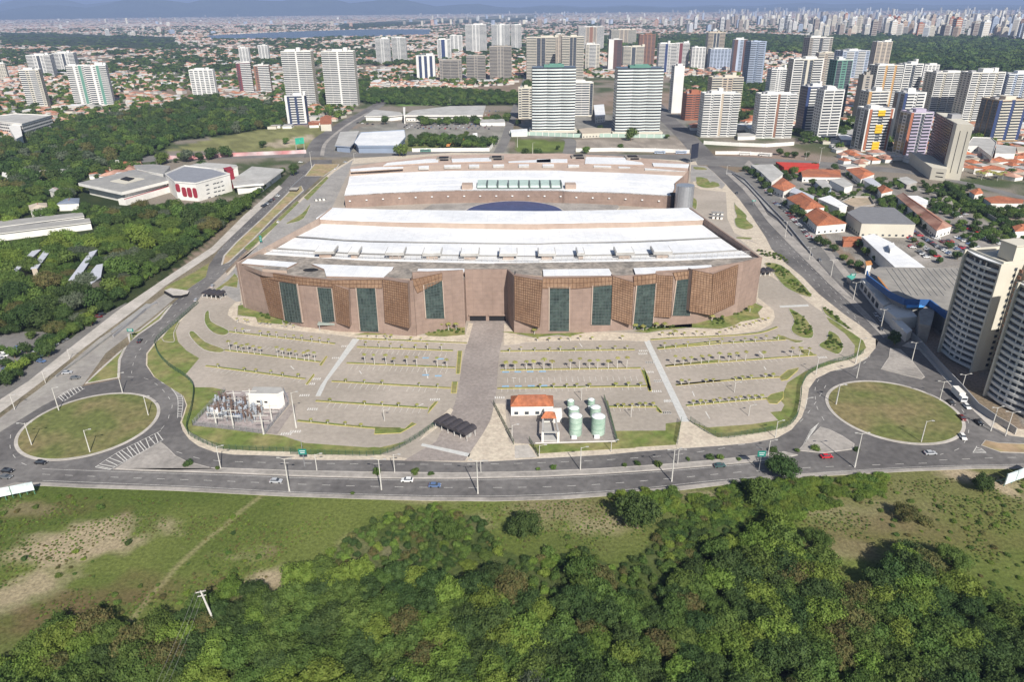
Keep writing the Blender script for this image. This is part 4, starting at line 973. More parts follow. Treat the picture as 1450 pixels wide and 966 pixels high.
# left group
T(3,112,90,12,'wwww','off','beige','white',.2,label='pale tower cut by the left edge of the photo, far beyond the white academic block')
T(57,109,78,34,'bwdwb','white','green','white',.25,.6,label='broad white tower with a dark central stripe, left of two at the far left')
T(92,103,75,30,'bwdwb','white','green','white',.25,.6,label='broad white tower slab, right of two at the far left back')
T(47,151,99,28,'bwbw','off','beige','white',.25,.55,label='slim cream tower with stacked balconies in front of the far left pair')
T(115,148,93,30,'b.wsb','white','green','white',.3,.55,label='tall white tower with green stripes, left half of the close pair on the left')
T(140,149,93,30,'b.wsb','white','green','white',.3,.55,label='tall white tower with green stripes, right half of the close pair on the left')
T(287,136,99,34,'lllll','white','grey','white',.12,.35,side='....',label='isolated white slab with rows of windows rising from the dark left woods')
T(347,131,89,20,'w.bb','maroon','white','white',.25,.7,label='maroon tower with white balconies, left of the brown pair beyond the woods')
T(372,131,93,22,'.wbb','brown','white','white',.2,.7,label='brown tower with white balconies, right of the brown pair beyond the woods')
T(346,92,68,15,'www','white',label='small white tower straight behind the maroon one')
T(373,86,64,15,'www','white',label='small white tower straight behind the brown one with balconies')
T(423,151,73,44,'BB||BB','off','white','white',.05,.5,fh=3.0,label='big cream and white tower with full-width balconies, left of the twin slabs by the avenue')
T(481,150,73,47,'BB||BB','off','white','white',.05,.5,fh=3.0,label='big cream and white tower with full-width balconies, right of the twin slabs by the avenue')
T(419,176,136,30,'swbwbs','blue','white','white',.05,.6,label='short deep blue tower with white balconies at the edge of the dry field')
# centre back
T(542,90,55,21,'bwb','white',label='white tower, left one of the pair behind the cream slabs')
T(565,88,53,21,'bwb','white','lblue',label='white tower, right one of the pair behind the cream slabs')
T(603,112,79,27,'swswsws','blue','white','white',.05,label='small tower striped dark blue and white in front of the far trees')
T(629,85,56,20,'ws.w','white','blue',label='white tower with a blue stripe beside the brown unfinished block')
T(646,73,50,18,'www','white',label='low white tower behind the blue-striped one')
T(638,114,85,32,'wBBw','greyb','brown','greyb',label='unfinished grey-brown block of frames, lowest of three in a row')
T(674,114,79,27,'BwB','greyb','brown','greyb',label='unfinished grey-brown tower, middle of three in a row')
T(709,113,66,31,'BwwB','greyb','brown','greyb',fh=3.0,label='unfinished grey-brown tower, tallest of three in a row')
T(674,73,35,30,'bwwb','white','grey',fh=4,label='tall white tower, left of three on the skyline above the unfinished blocks')
T(709,68,35,26,'bw.wb','white','grey',fh=4,label='tall white tower, middle of three on the skyline above the unfinished blocks')
T(731,70,35,15,'bwb','white','grey',fh=4,label='tall white tower, right of three on the skyline above the unfinished blocks')
T(766,112,53,41,'BddB','greyb','dbrown','off',.0,.5,label='grey-beige tower with a broad black glass middle, left of a like pair')
T(811,116,52,32,'BddB','greyb','dbrown','off',.0,.6,label='grey-beige tower with a broad black glass middle, right of a like pair')
T(793,92,48,12,'www','beige',label='thin beige tower seen between the two black-striped ones')
T(837,70,38,38,'bwswb','beige','brown','white',label='wide white and brown tower on the skyline behind the black-striped pair')
T(839,99,63,21,'wbw','off','brown','white',label='beige and brown tower to the right of the black-striped pair')
T(871,99,56,20,'s.w','dbrown','white','white',label='slim tower half brown and half white behind the gap between the round-balcony towers')
T(883,66,42,38,'bwwb','beige','brown','off',label='beige tower cluster on the skyline left of the brown tower')
T(897,93,66,31,'bdb','off','blue','off',label='cream tower with a blue panel between brown neighbours')
T(916,92,49,24,'wwww','brown','beige','brown',label='plain brown tower behind the right round-balcony tower')
T(826,165,117,28,'BBd','off','white','white',0,.5,label='pale block with a dark glass corner right behind the left round-balcony tower')
T(744,168,125,20,'wbw','off','white','off',0,.8,label='cream block pressed against the left side of the left round-balcony tower')
# right group
T(945,104,62,27,'bswb','white','blue','white',label='white tower with blue stripe, leftmost of the right hand cluster')
T(966,96,61,21,'wsb','white','maroon','white',label='white tower with maroon stripe beside the blue-striped one')
T(960,160,94,18,'.','white','white','white',.1,1.0,side='.w.',label='very slim windowless white tower with a pink foot')
T(989,97,67,21,'wwww','white','white','white',label='low plain white tower left of the black-topped one')
T(1013,95,46,26,'bddb','off','dbrown','beige',label='beige tower with black glass centre, tallest on the left of the right cluster')
T(1020,97,69,32,'wwwwww','lblue','white','white',label='wide pale blue block in front of the beige and black tower')
T(1047,103,56,20,'s.ws','lblue','dbrown','white',label='blue and white tower with brown stripe')
T(1071,122,59,28,'bwb.','gblue','white','lblue',.1,.8,label='rounded grey-blue tower with a white flank')
T(982,170,133,27,'bwb','brick','white','brick',.1,.8,label='short brick-red tower at the avenue bend')
T(1028,165,110,48,'bwwb','beige','off','off',.0,.5,label='beige stepped block behind the left of two white balcony blocks')
T(1020,194,133,54,'BwB|sBwB','white','beige','white',0,.45,fh=3.1,label='white balcony block with brown seam, left one of two alike by the road')
T(1099,196,134,55,'BwB|sBwB','white','brown','white',0,.45,fh=3.1,label='white balcony block with brown seam, right one of two alike by the road')
T(1102,140,98,28,'bwwb','white','gblue','white',.1,label='white and grey tower behind the right of the two alike blocks')
T(1139,172,84,46,'|Bd.dB|','off','green','white',.0,.5,fh=3.2,label='tall cream tower with green glass and white fins')
T(1159,115,53,38,'wbdbw','greyb','lblue','white',.1,label='tall grey tower on the skyline behind the cream and green one')
T(1167,120,75,24,'bwb','beige','brown','off',label='beige tower peeping right of the cream and green one')
T(1190,168,85,30,'dwd','green','dark','white',.15,.8,label='dark green glass tower with white side')
T(1152,190,123,33,'sBB','blue','blue','white',.1,.8,side='ddd',label='dark blue tower with white balconies right of the balcony blocks')
T(1176,199,128,36,'|B|B|','white','lblue','white',.1,.7,label='slender white tower with white fins beside the dark blue one')
T(1210,110,72,46,'wbwbw','lblue','white','white',.1,.6,label='bluish white tower cluster in front of the forest belt')
T(1250,95,59,26,'www','beige','off','white',.1,label='stepped beige tower in front of the forest belt')
T(1224,172,107,18,'.w.','greyb','beige','greyb',.1,1,side='.',label='thin grey-brown blank tower left of the ochre one')
T(1255,162,93,44,'|BsBsB','off','ochre','white',.1,.6,fh=3.1,label='big ochre and white tower with fins')
T(1288,158,91,32,'|bdb|','white','green','white',.1,.6,label='white and green tower touching the ochre one')
T(1240,192,130,38,'sBB.','off','ochre','white',.1,.7,label='white and tan block hidden behind the yellow-fronted tower')
T(1243,214,155,48,'.sByBs.','white','brick','white',.08,.8,fh=3.1,side='dwd',label='tower with bright yellow balconies between brick-red stripes')
T(1290,200,132,40,'sBwB.','white','blue','white',.08,.8,side='d.d',label='white tower with a dark blue flank behind the lilac one')
T(1300,221,160,42,'sBdB|','white','brick','purple',.08,.8,side='dwd',label='white and lilac tower with an orange stripe and brown flank')
T(1344,162,103,56,'|BwB|BwB|','off','beige','white',.08,.5,fh=3.0,label='broad cream tower with white fins, left of two alike at the right')
T(1392,172,103,54,'|BwB|BwB|','off','maroon','white',.08,.5,fh=3.0,label='broad cream tower with white fins, right of two alike at the right')
T(1440,150,105,40,'bwbwb','lblue','white','white',.1,label='blue-grey tower at the right edge behind the brown and blue one')
T(1428,200,142,56,'sBsBs','ochre','blue','off',.1,.8,side='ddd',label='ochre tower framed in dark blue with a brown flank at the right edge')
T(1318,115,92,24,'wwww','white',label='low white blocks beyond the broad cream towers')
# twin round-balcony towers: every floor's balcony ring is a part of its own
def twin(x, yb, yt, wpx, label):
    Pb = G(x, yb); hh = zat(x, yb, x, yt) - 3; mpp = math.hypot(Pb.x, Pb.y, H) / math.hypot(F, x - 725, yb - 483); w = wpx * mpp; dp = w * .5
    root = shell('apartment_tower', label, 'tower', (Pb.x, Pb.y + dp / 2, 0), 'twin round-balcony towers')
    b = MB(); b.box((0, 0, 0), (w - 5, dp - 5, hh)); b.build('facade_walls', TC['aqua'], root)
    nf = 22; fh = hh / nf
    def outline(off):
        P = []; n = 60
        for i in range(n + 1):
            t = i / n; xx = -w / 2 + w * t; u = t * 3
            P.append((xx, -dp / 2 - off - 1.6 * math.sin((u % 1) * math.pi) * (1.4 if 1 <= u < 2 else 1)))
        for i in range(n, -1, -1): t = i / n; u = t * 3; P.append((-w / 2 + w * t, dp / 2 + off + 1.6 * math.sin((u % 1) * math.pi)))
        return P
    O = outline(0); sl = MB(); sl.prism(O, 0, .9, 0, 0, True); 
    rail = MB()
    for i in range(len(O)):
        p, q = O[i], O[(i + 1) % len(O)]; rail.quad((p[0], p[1], .9), (q[0], q[1], .9), (q[0], q[1], 1.9), (p[0], p[1], 1.9))
    sm = sl.mesh('balcony_slab', TC['white']); rm = rail.mesh('balcony_rail', c_('aqua_rail', (0.56, 0.63, 0.63)))
    gm = MB(); gm.prism(outline(-1.6), 0, fh - .3, 0); gm_ = gm.mesh('floor_glazing', DGLASS)
    for k in range(nf):
        o = link('balcony', sm, root, (0, 0, k * fh + 1.2)); link('balcony_rail', rm, o); link('floor_glazing', gm_, o, (0, 0, .3))
    b = MB(); b.box((0, 0, hh), (w * .46, dp * .6, 3.6)); b.box((w * .04, 0, hh + 3.6), (w * .3, dp * .3, 1.2)); b.build('roof_housing', TC['green'], root)
    b = MB(); b.box((0, -1, 0), (w * 1.12, dp * 1.25, 2.4)); b.build('podium', TC['off'], root)
    TOW.append((Pb.x, Pb.y + dp / 2, w))
twin(783.5, 187, 93, 60, 'aqua and white round-balcony tower in front of the black-striped pair')
twin(902, 189, 94, 63, 'aqua and white round-balcony tower by the curve of the avenue, further right')
# two residential slabs cut by the right edge: bowed balconies floor by floor
def bowed(fl, fr, rr, yt_off, label, nf=17):
    """fl, fr: front base corners (px); rr: right rear base corner direction length"""
    A, B_ = G(*fl), G(*fr); d = (B_ - A); w = d.length; d.normalize(); back = Vector((-d.y, d.x, 0)); hh = yt_off
    root = shell('apartment_tower', label, 'tower', ((A + B_) / 2 + back * 9), 'bowed white residential slabs', math.atan2(d.y, d.x))
    dp = 17.0
    b = MB(); b.box((0, 0, 0), (w, dp, hh)); 
    b.build('facade_walls', TC['off'], root)
    fh = (hh - 2) / nf; n = 14
    arc = [(-w / 2 + w * i / n, -dp / 2 - .4 - 2.0 * math.sin(math.pi * i / n)) for i in range(n + 1)]
    poly = arc + [(w / 2, -dp / 2 + .3), (-w / 2, -dp / 2 + .3)]
    sl = MB(); sl.prism(poly, 0, 1.15, 0, 0, True); sm = sl.mesh('balcony', TC['white'])
    gl = MB(); g = [(x * .985, y + 1.2 if y < -dp / 2 - .39 else y) for x, y in arc]
    for p, q in zip(g[:-1], g[1:]): gl.quad((p[0], min(p[1], -dp / 2 - .06), 0), (q[0], min(q[1], -dp / 2 - .06), 0), (q[0], min(q[1], -dp / 2 - .06), fh - 1.2), (p[0], min(p[1], -dp / 2 - .06), fh - 1.2))
    gm = gl.mesh('balcony_glazing', DGLASS)
    pi = MB()
    for t in (.33, .66, .5): pi.box((-w / 2 + w * t, -dp / 2 - 1.6, 0), (.35 if t != .5 else .8, .5, fh - 1.15))
    pm = pi.mesh('balcony_piers', TC['white'])
    for k in range(nf):
        o = link('balcony', sm, root, (0, 0, 1 + k * fh)); link('balcony_glazing', gm, o, (0, 0, 1.16)); stuff(link('balcony_piers', pm, o, (0, 0, 1.15)))
    for xx in (-w / 2 - .4, w / 2 + .4):
        b = MB(); b.box((xx, -dp / 2 + .2, 0), (.8, 3.4, hh + .6)); b.build('facade_fin', TC['off'], root)
    bw = MB(); bb = MB()
    facade(bw, bb, Vector((w / 2, -dp / 2, 0)), Vector((0, 1, 0)), Vector((1, 0, 0)), dp, 1, hh - 2, nf, '....n....n.')
    facade(bw, bb, Vector((-w / 2, dp / 2, 0)), Vector((0, -1, 0)), Vector((-1, 0, 0)), dp, 1, hh - 2, nf, '..w..w..')
    facade(bw, bb, Vector((w / 2, dp / 2, 0)), Vector((-1, 0, 0)), Vector((0, 1, 0)), w, 1, hh - 2, nf, '.w.w.l.w.w.')
    stuff(bw.build('windows', DGLASS, root))
    # service core behind, with the brick-lined light slot
    b = MB(); b.box((w / 2 + 2.5, dp / 2 - 1, 0), (5, dp * .7, hh)); b.build('service_core', TC['beige'], root)
    b = MB()
    for k in range(nf): b.box((w / 2 + 2.2, -1.7 + .5, 1.8 + k * fh), (1.6, .5, 1.3), 0, 0)
    stuff(b.build('slot_windows', TC['brown'], root))
    b = MB(); b.box((w / 2 + 7.5, dp / 2 - 1, 0), (5.5, dp * .8, hh + .1)); b.build('service_core', TC['off'], root)
    b = MB()
    for o, s in (((0, -dp / 2 + .3), (w, .5)), ((0, dp / 2 - .3), (w, .5)), ((-w / 2 + .3, 0), (.5, dp - 1.2)), ((w / 2 - .3, 0), (.5, dp - 1.2))): b.box((o[0], o[1], hh), (s[0], s[1], 1.3))
    b.build('parapet', TC['off'], root)
    b = MB(); b.prism([(x, y) for x, y in poly], hh, hh + .35, 0, 0, True); b.build('roof_slab', WROOF, root)
    b = MB(); b.box((w * .22, 1.5, hh + .35), (w * .42, 9, 7.0)); b.box((w * .22, 1.5, hh + 7.35), (w * .46, 10, .5)); b.build('roof_tank', TC['off'], root)
    b = MB(); b.box((-w * .1, 2.5, hh + .35), (4, 4, 1.6)); b.build('roof_hatch', TC['lblue'], root)
bowed((1331, 499), (1375, 526), 0, 50, 'tall white slab with bowed balconies at the right edge, the rear of two')
bowed((1396, 561), (1452, 592), 0, 50, 'tall white slab with bowed balconies cut off by the right edge, the nearer of two')
# dark glass hotel-like block with a white blank side
def dark_block():
    A, B_, C_ = G(1336.5, 253), G(1359, 255.5), G(1309, 230); hh = zat(1336.5, 253, 1348.5, 175)
    root = shell('office_tower', 'office tower of dark maroon glass with a blank white end wall and low podium', 'tower', A)
    D = C_ + (B_ - A)
    def face(P, Q_, o, z0, z1, b, u0=0, u1=1):
        d = (Q_ - P); n_ = Vector((d.y, -d.x, 0)).normalized()
        a, c = P.lerp(Q_, u0) + n_ * o, P.lerp(Q_, u1) + n_ * o; b.quad((a.x, a.y, z0), (c.x, c.y, z0), (c.x, c.y, z1), (a.x, a.y, z1))
    b = MB(); b.prism([(p.x, p.y) for p in (A, B_, D, C_)], 0, hh, 0, 0); hang(b.build('end_walls', TC['off'], None), root)
    b = MB(); face(C_, A, .15, 0, hh - 1, b, 0, .86); hang(b.build('curtain_wall', TC['maroon']), root)
    bw = MB(); bs = MB(); nf = 17; fh = (hh - 9) / nf
    for k in range(nf):
        for j in range(11): face(C_, A, .3, 8.4 + k * fh, 7.6 + (k + 1) * fh, bw, .02 + j * .076, .08 + j * .076)
        p, q = C_.lerp(A, 0), C_.lerp(A, .86); bs.bar((p.x, p.y, 8 + k * fh), (q.x, q.y, 8 + k * fh), 1.0, .45)
    stuff(hang(bw.build('windows', DGLASS), root)); stuff(hang(bs.build('floor_bands', TC['dbrown']), root))
    for u in (.28, .72):
        b = MB(); face(A, B_, .12, 6, hh - 6, b, u, u + .035); hang(b.build('vertical_slot', BLACK), root)
    P = [G(1284, 229), G(1316, 254), G(1337, 256.5), G(1337, 240)]; b = MB(); b.prism([(p.x, p.y) for p in P], 0, 11, 0); hang(b.build('podium', TC['off']), root)
    b = MB()
    for k in range(2): face(P[1], P[2], .1, 3 + k * 3.5, 3.9 + k * 3.5, b, .35, .85)
    stuff(hang(b.build('podium_windows', BLACK), root))
    c = (A + D) / 2; b = MB(); b.box((c.x, c.y, hh), (9, 8, 4)); hang(b.build('roof_tank', TC['grey']), root)
dark_block()
# ---------------------------------------------------------------- the far skyline and the low town
def proto_far(seed, col, band):
    rr = random.Random(seed); b = MB(); w, d, h = 1, .8, 3.2
    b.box((0, 0, 0), (w, d, h), 0, 0)
    for k in range(9): 
        z = .2 + k * .33; b.box((0, 0, z), (w * .86, d + .015, .15), 0, 1); b.box((0, 0, z), (w + .015, d * .8, .15), 0, 1)
    b.box((.1, 0, h), (.4, .4, .25), 0, 0)
    return b.mesh('distant_tower', [TC[col], TC[band]])
FP = [proto_far(i, c, d) for i, (c, d) in enumerate((('white','grey'), ('white','gblue'), ('off','greyb'), ('beige','brown'), ('white','beige'), ('off','grey'), ('lblue','gblue'), ('brick','off'), ('greyb','dbrown'), ('white','dark')))]
FPN = dict(zip([m.name for m in FP], ('white and grey', 'white and blue-grey', 'cream', 'beige and brown', 'white and beige', 'cream and grey', 'pale blue', 'brick and cream', 'grey-beige', 'white and dark')))
def far_towers():
    rr = random.Random(11); rest = MB(); n = 0
    spots = []
    for i in range(460):
        x = 960 + 490 * rr.random() ** .75; y = 17 + (34 if x < 1150 else 40) * rr.random() ** (1.6 if x < 1150 else 1.1) + (960 < x < 1150) * -4
        spots.append((x, max(15.5, y), 1))
    for i in range(120):
        x = 560 + 420 * rr.random(); spots.append((x, 15 + 22 * rr.random(), .6))
    for i in range(170):
        x = 250 + 1200 * rr.random(); spots.append((x, 12.5 + (725 - x) * .0095 + 6 * rr.random() + 1, .8))
    for i in range(46):
        x = 60 + 460 * rr.random(); spots.append((x, 27 + 26 * rr.random(), .45))
    for x, y, k in ((150,32,.6), (180,34,1.1), (228,30,1), (248,28,.6), (385,19,.9), (428,20,1.2), (665,61,.6), (1010,62,.8)) : spots.append((x, y, k))
    spots.sort(key=lambda s: -s[1])
    for x, y, k in spots:
        c = G(x, y); h = (38 + 48 * rr.random()) * (k if k != 1 else 1); h *= 1 + max(0, (22 - y) * .03); w = 19 + 14 * rr.random()
        if c.y > 20000 or inpoly(np.array([x]), np.array([y]), [(a, b_ + (1.5 if b_ > 47 else -1.5)) for a, b_ in LAKE])[0]: continue
        if n < 230:
            o = link('distant_tower', rr.choice(FP), None, c, rr.random() * 1.5); o.scale = (w, w, h / 3.2)
            tag(o, '%s %s tower on the skyline, %s' % ('tall' if h > 75 else 'low' if h < 50 else 'mid-height', FPN[o.data.name], 'above the woods at the left' if x < 520 else 'above the centre' if x < 940 else 'above the left end of the forest belt' if x < 1060 else 'above the middle of the forest belt' if x < 1200 else 'above the right end of the forest belt' if x < 1330 else 'at the right end of the skyline'), 'tower', 'distant skyline towers'); n += 1
        else: rest.box(c, (w, w * .8, h), rr.random() * 1.5, rr.randrange(4))
    stuff(rest.build('distant_skyline', [TC['white'], TC['off'], TC['lblue'], TC['greyb']]))
far_towers()
NOHOUSE = WOOD_L + WOOD_M + WOOD_R + WOOD_FAR + WOOD_C + [LAKE] + [PX(200,255, 200,215, 430,212, 520,140, 570,130, 720,120, 760,110, 960,110, 985,190, 1180,205, 1200,240, 1240,230, 1300,230, 1460,260, 1460,700, 0,700, 0,260, 100,250), PX(540,30, 760,20, 760,27, 600,33), PX(190,250, 200,196, 300,190, 470,176, 500,160, 500,260)]
def house_mesh(b, x, y, w, d, h, rz, rh, mw, mr, ov=.4):
    ca, sa = math.cos(rz), math.sin(rz)
    def P(u, v, z): return (x + ca * u - sa * v, y + sa * u + ca * v, z)
    w2, d2 = w / 2, d / 2
    if mw is not None: b.add([P(-w2, -d2, 0), P(w2, -d2, 0), P(w2, d2, 0), P(-w2, d2, 0), P(-w2, -d2, h), P(w2, -d2, h), P(w2, d2, h), P(-w2, d2, h)], [(0, 1, 5, 4), (1, 2, 6, 5), (2, 3, 7, 6), (3, 0, 4, 7)], mw)
    w3, d3 = w2 + ov, d2 + ov; r = max(0, w3 - d3)
    if rh > 0 and mr is not None: b.add([P(-w3, -d3, h), P(w3, -d3, h), P(w3, d3, h), P(-w3, d3, h), P(-r, 0, h + rh), P(r, 0, h + rh)], [(0, 1, 5, 4), (1, 2, 5), (2, 3, 4, 5), (3, 0, 4)], mr)
    elif mr is not None: b.add([P(-w3, -d3, h), P(w3, -d3, h), P(w3, d3, h), P(-w3, d3, h)], [(0, 1, 2, 3)], mr)
def place_word(x, y):
    px, py = proj((x, y, 0)); a = 'far left' if px < 150 else 'left of the cream slabs' if px < 400 else 'between slabs and frames' if px < 600 else 'behind the halls' if px < 940 else 'by the balcony blocks' if px < 1180 else 'near the office tower' if px < 1380 else 'at the right edge'
    return a + (', front rows' if py > 190 else ', middle rows' if py > 150 else ', back rows')
def town():
    r = np.random.default_rng(5); rr = random.Random(5)
    N = 170000; d = 620 + 19000 * r.random(N) ** 1.9; a = np.radians(r.uniform(-39, 39, N))
    X, Y = d * np.sin(a), d * np.cos(a); px, py, _ = projN(np.stack([X, Y, X * 0], 1))
    ok = ~poly_mask(px, py, NOHOUSE); ok &= (px > -30) & (px < 1480) & (py < 262)
    dens = fbm(X, Y, 350, 21); ok &= r.random(N) < np.clip((dens - .33) * 4, .12, 1) * np.clip(1.35 - d / 16000, .45, 1)
    P = np.stack([X, Y], 1)[ok]; d = d[ok]
    o = np.argsort(d); P, d = P[o], d[o]; used = {}; out = []
    for (x, y), dd in zip(P, d):
        s = 15 if dd < 1500 else (19 if dd < 3500 else 28 if dd < 8500 else 75); k = (int(x // s), int(y // s), s)
        if k in used: continue
        if any(abs(x - t[0]) < t[2] * .75 + 8 and abs(y - t[1]) < t[2] * .75 + 8 for t in TOW): continue
        used[k] = 1; out.append((x, y, dd))
    print('houses', len(out))
    oa = np.array(out); RZ = (fbm(oa[:, 0], oa[:, 1], 400, 3) - .5) * 3
    protos = []
    for i, (rm, wm) in enumerate(((TILEF, WHITE), (TILEF, TC['off']), (TILE, WHITE), (GREYL, WHITE), (TC['beige'], TC['off']), (WROOF, WHITE))):
        w, dp = (12, 9) if i != 5 else (18, 12); bwl = MB(); house_mesh(bwl, 0, 0, w, dp, 3.6 if i != 5 else 6, 0, 0, 0, None)
        br = MB(); house_mesh(br, 0, 0, w, dp, 3.6 if i != 5 else 6, 0, 2.4 if i < 3 else 0, None, 0)
        protos.append((bwl.mesh('wall', wm), br.mesh('roof', rm)))
    names = ['with terracotta hipped roof', 'with cream walls and terracotta roof', 'with bright orange roof', 'with flat grey roof', 'with flat beige roof', 'with white roof, shed-like']
    far = MB()
    wts = (0, 0, 0, 1, 1, 2, 2, 3, 3, 4, 5)
    for n, (x, y, dd) in enumerate(out):
        rz = RZ[n] + rr.choice((0, math.pi / 2)); k = rr.choice(wts); s = .8 + .6 * rr.random()
        if n < 300:
            side = 'left' if x < -150 else ('right' if x > 300 else 'middle')
            e = empty('house', (x, y, 0), rz); e.scale = (s, s, 1)
            tag(e, 'house %s, %s' % (names[k], place_word(x, y)), 'house', 'low houses of the town')
            link('wall', protos[k][0], e); link('roof', protos[k][1], e)
        else:
            if dd > 3500: s *= 1.35 if dd < 8500 else 3.6
            w, dp = 12 * s, 9 * s
            if rr.random() < .05: w *= 2.6; dp *= 1.8; k = 5
            house_mesh(far, x, y, w, dp, 3.6 + (rr.random() < .15) * 3, rz, (2.2 if k < 3 else 0), (0, 1, 0, 0, 1, 0)[k], (2, 2, 3, 4, 5, 6)[k], .3)
    stuff(far.build('distant_town', [mat('far_white_wall', (.5,.48,.45), .8,.1,.05), TC['off'], TILEF, mat('far_orange_tile', (.36,.17,.10), .85,.2,.1), GREYL, TC['beige'], WROOF]))
town()
# ---------------------------------------------------------------- OTHER BUILDINGS, traced by their roof outlines
FOOT = []
def bldg(label, px, z, roof, wall=None, cat='building', name='low_building', ridge=0.0, over=.5, win=0, fascia=0.0, group=None, base=0.0, n=0, par=0.0, wsize=(1.6, 1.3)):
    wall = wall or WHITE
    P = W(px, z)
    ar = sum(P[i].x * P[(i + 1) % len(P)].y - P[(i + 1) % len(P)].x * P[i].y for i in range(len(P)))
    if ar < 0: P.reverse()
    c = sum(P, Vector()) / len(P); root = shell(name, label, cat, (c.x, c.y, 0), group); FOOT.append([(p.x, p.y) for p in P])
    I = shrink(P, over)
    b = MB(); b.prism([(p.x, p.y) for p in I], base, z - .05, 0, 0, False, False); hang(b.build('wall', wall), root)
    if ridge and len(P) == 4:
        l0, l1 = (P[1] - P[0]).length + (P[3] - P[2]).length, (P[2] - P[1]).length + (P[0] - P[3]).length
        if l0 < l1: P = P[1:] + P[:1]
        a, q = (P[0] + P[3]) / 2, (P[1] + P[2]) / 2; d = (q - a).normalized(); w = ((P[3] - P[0]).length + (P[2] - P[1]).length) / 4
        a2 = a + d * w * .7; q2 = q - d * w * .7; up = Vector((0, 0, ridge)); a2 += up; q2 += up
        b = MB(); b.add([P[0], P[1], q2, a2, P[2], P[3]], [(0, 1, 2, 3), (4, 5, 3, 2), (1, 4, 2), (5, 0, 3)]); b.prism([(p.x, p.y) for p in P], z - .25, z, 0, 0, True)
        hang(b.build('roof', roof), root)
        b = MB(); b.bar(a2, q2, .35, .25); hang(b.build('ridge_tiles', MATS.get('ridge_tile') or mat('ridge_tile', (0.36, 0.12, 0.06), .8, .1, 1)), root)
    else:
        b = MB(); b.prism([(p.x, p.y) for p in P], z - max(.35, fascia), z, 0, 1, True); hang(b.build('roof', [roof, wall if fascia else roof]), root)
        if par:
            b = MB()
            for i in range(len(P)): b.bar(P[i] + Vector((0, 0, par / 2)), P[(i + 1) % len(P)] + Vector((0, 0, par / 2)), .3, par)
            hang(b.build('parapet', wall), root)
    if win:
        b = MB()
        for i in range(len(I)):
            p, q = I[i], I[(i + 1) % len(I)]; d = q - p; L_ = d.length
            if L_ < 4: continue
            d.normalize(); nn = Vector((d.y, -d.x, 0))
            if nn.y > .55: continue
            k = max(1, int(L_ / 4.2)); fh = (z - 1) / win
            for f in range(win):
                for j in range(k):
                    m = p + d * ((j + .5) * L_ / k) + nn * .06; z0 = .9 + f * fh
                    u = d * wsize[0] / 2; b.quad((m.x - u.x, m.y - u.y, z0), (m.x + u.x, m.y + u.y, z0), (m.x + u.x, m.y + u.y, z0 + wsize[1]), (m.x - u.x, m.y - u.y, z0 + wsize[1]))
        stuff(hang(b.build('windows', DGLASS), root))
    return root
U = lambda *a: Q(100, 210, 4.265, *a)
A0 = lambda *a: Q(0, 150, 5.368, *a)
A2 = lambda *a: Q(0, 260, 3.22, *a)
C3 = lambda *a: Q(430, 140, 4.833, *a)
C4 = lambda *a: Q(700, 140, 4.833, *a)
M5 = lambda *a: Q(1180, 320, 5.367, *a)
# university halls on the left
r = bldg('wide low academic hall under a flat grey roof with deep white fascia', U(45,208, 305,264, 620,186, 380,128), 11, GREYR, WHITE, fascia=2.6, over=7, name='academic_building')
b = MB(); P = W(U(320,315, 610,250, 615,235, 450,270), 0)
P = [G(*v) for v in U(338,345, 615,262)]; d = (P[1] - P[0]).normalized(); nn = Vector((-d.y, d.x, 0))
b.add([tuple(P[0]), tuple(P[1]), (P[1].x, P[1].y, 5), (P[0].x, P[0].y, 5), *[(v.x, v.y, zz) for v, zz in ((P[0] + nn * 8, 0), (P[1] + nn * 8, 0), (P[1] + nn * 8, 5), (P[0] + nn * 8, 5))]], [(0, 1, 2, 3), (3, 2, 6, 7), (4, 0, 3, 7), (1, 5, 6, 2)])
hang(b.build('base_wall', WHITE), r)
b = MB(); b.bar(Vector((P[0].x, P[0].y, 5.3)) + nn, Vector((P[1].x, P[1].y, 5.3)) + nn, .3, .6); hang(b.build('red_band', RED), r)
b = MB(); cc = W(U(240,200, 330,215, 445,185, 350,172), 11.0); b.prism([(p.x, p.y) for p in cc], 11.0, 11.5, 0); hang(b.build('roof_skylight_kerb', TC['off']), r)
b = MB(); cc = W(U(300,183, 350,193, 385,178, 335,170), 12.3); b.prism([(p.x, p.y) for p in cc], 11.5, 12.3, 0); hang(b.build('roof_skylight', BLACK), r)
bldg('pale grey flat roof block behind the wide academic hall', U(380,100, 500,95, 600,105, 560,155, 470,140, 400,125), 10, GREYR, WHITE, fascia=.8, name='academic_building')
r = bldg('academic block with a curved white facade and dark red rounded panels', U(570,158, 690,108, 850,125, 962,158, 755,216, 628,206), 15, mat('blue_grey_roof', (0.24, 0.25, 0.28), .75, .1, .3), WHITE, over=.1, par=1.2, name='academic_building')
def on_facade(root, a, c, rects, m, name, z, o=.25, rnd=False):
    A, B_ = G(*a, z), G(*c, z); d = (B_ - A); d.z = 0; d.normalize(); n_ = Vector((d.y, -d.x, 0))
    for q in rects:
        P = [onplane(x, y, A + n_ * o, n_) for x, y in q]
        if rnd:
            cx = sum(P, Vector()) / 4; w = (P[1] - P[0]).length / 2; h = (P[3] - P[0]).length / 2; P = [cx + d * (w * math.copysign(abs(math.cos(t)) ** .5, math.cos(t))) + Vector((0, 0, h * math.copysign(abs(math.sin(t)) ** .6, math.sin(t)))) for t in np.linspace(0, 2 * math.pi, 20, endpoint=False)]
            b = MB(); b.add(P, [tuple(range(20))])
        else: b = MB(); b.add(P, [(0, 1, 2, 3)])
        nn = (P[1] - P[0]).cross(P[2] - P[1])
        if nn.dot(n_) < 0: b.f = [tuple(reversed(f)) for f in b.f]
        hang(b.build(name, m), root)
a, c = U(628,206, 755,216)
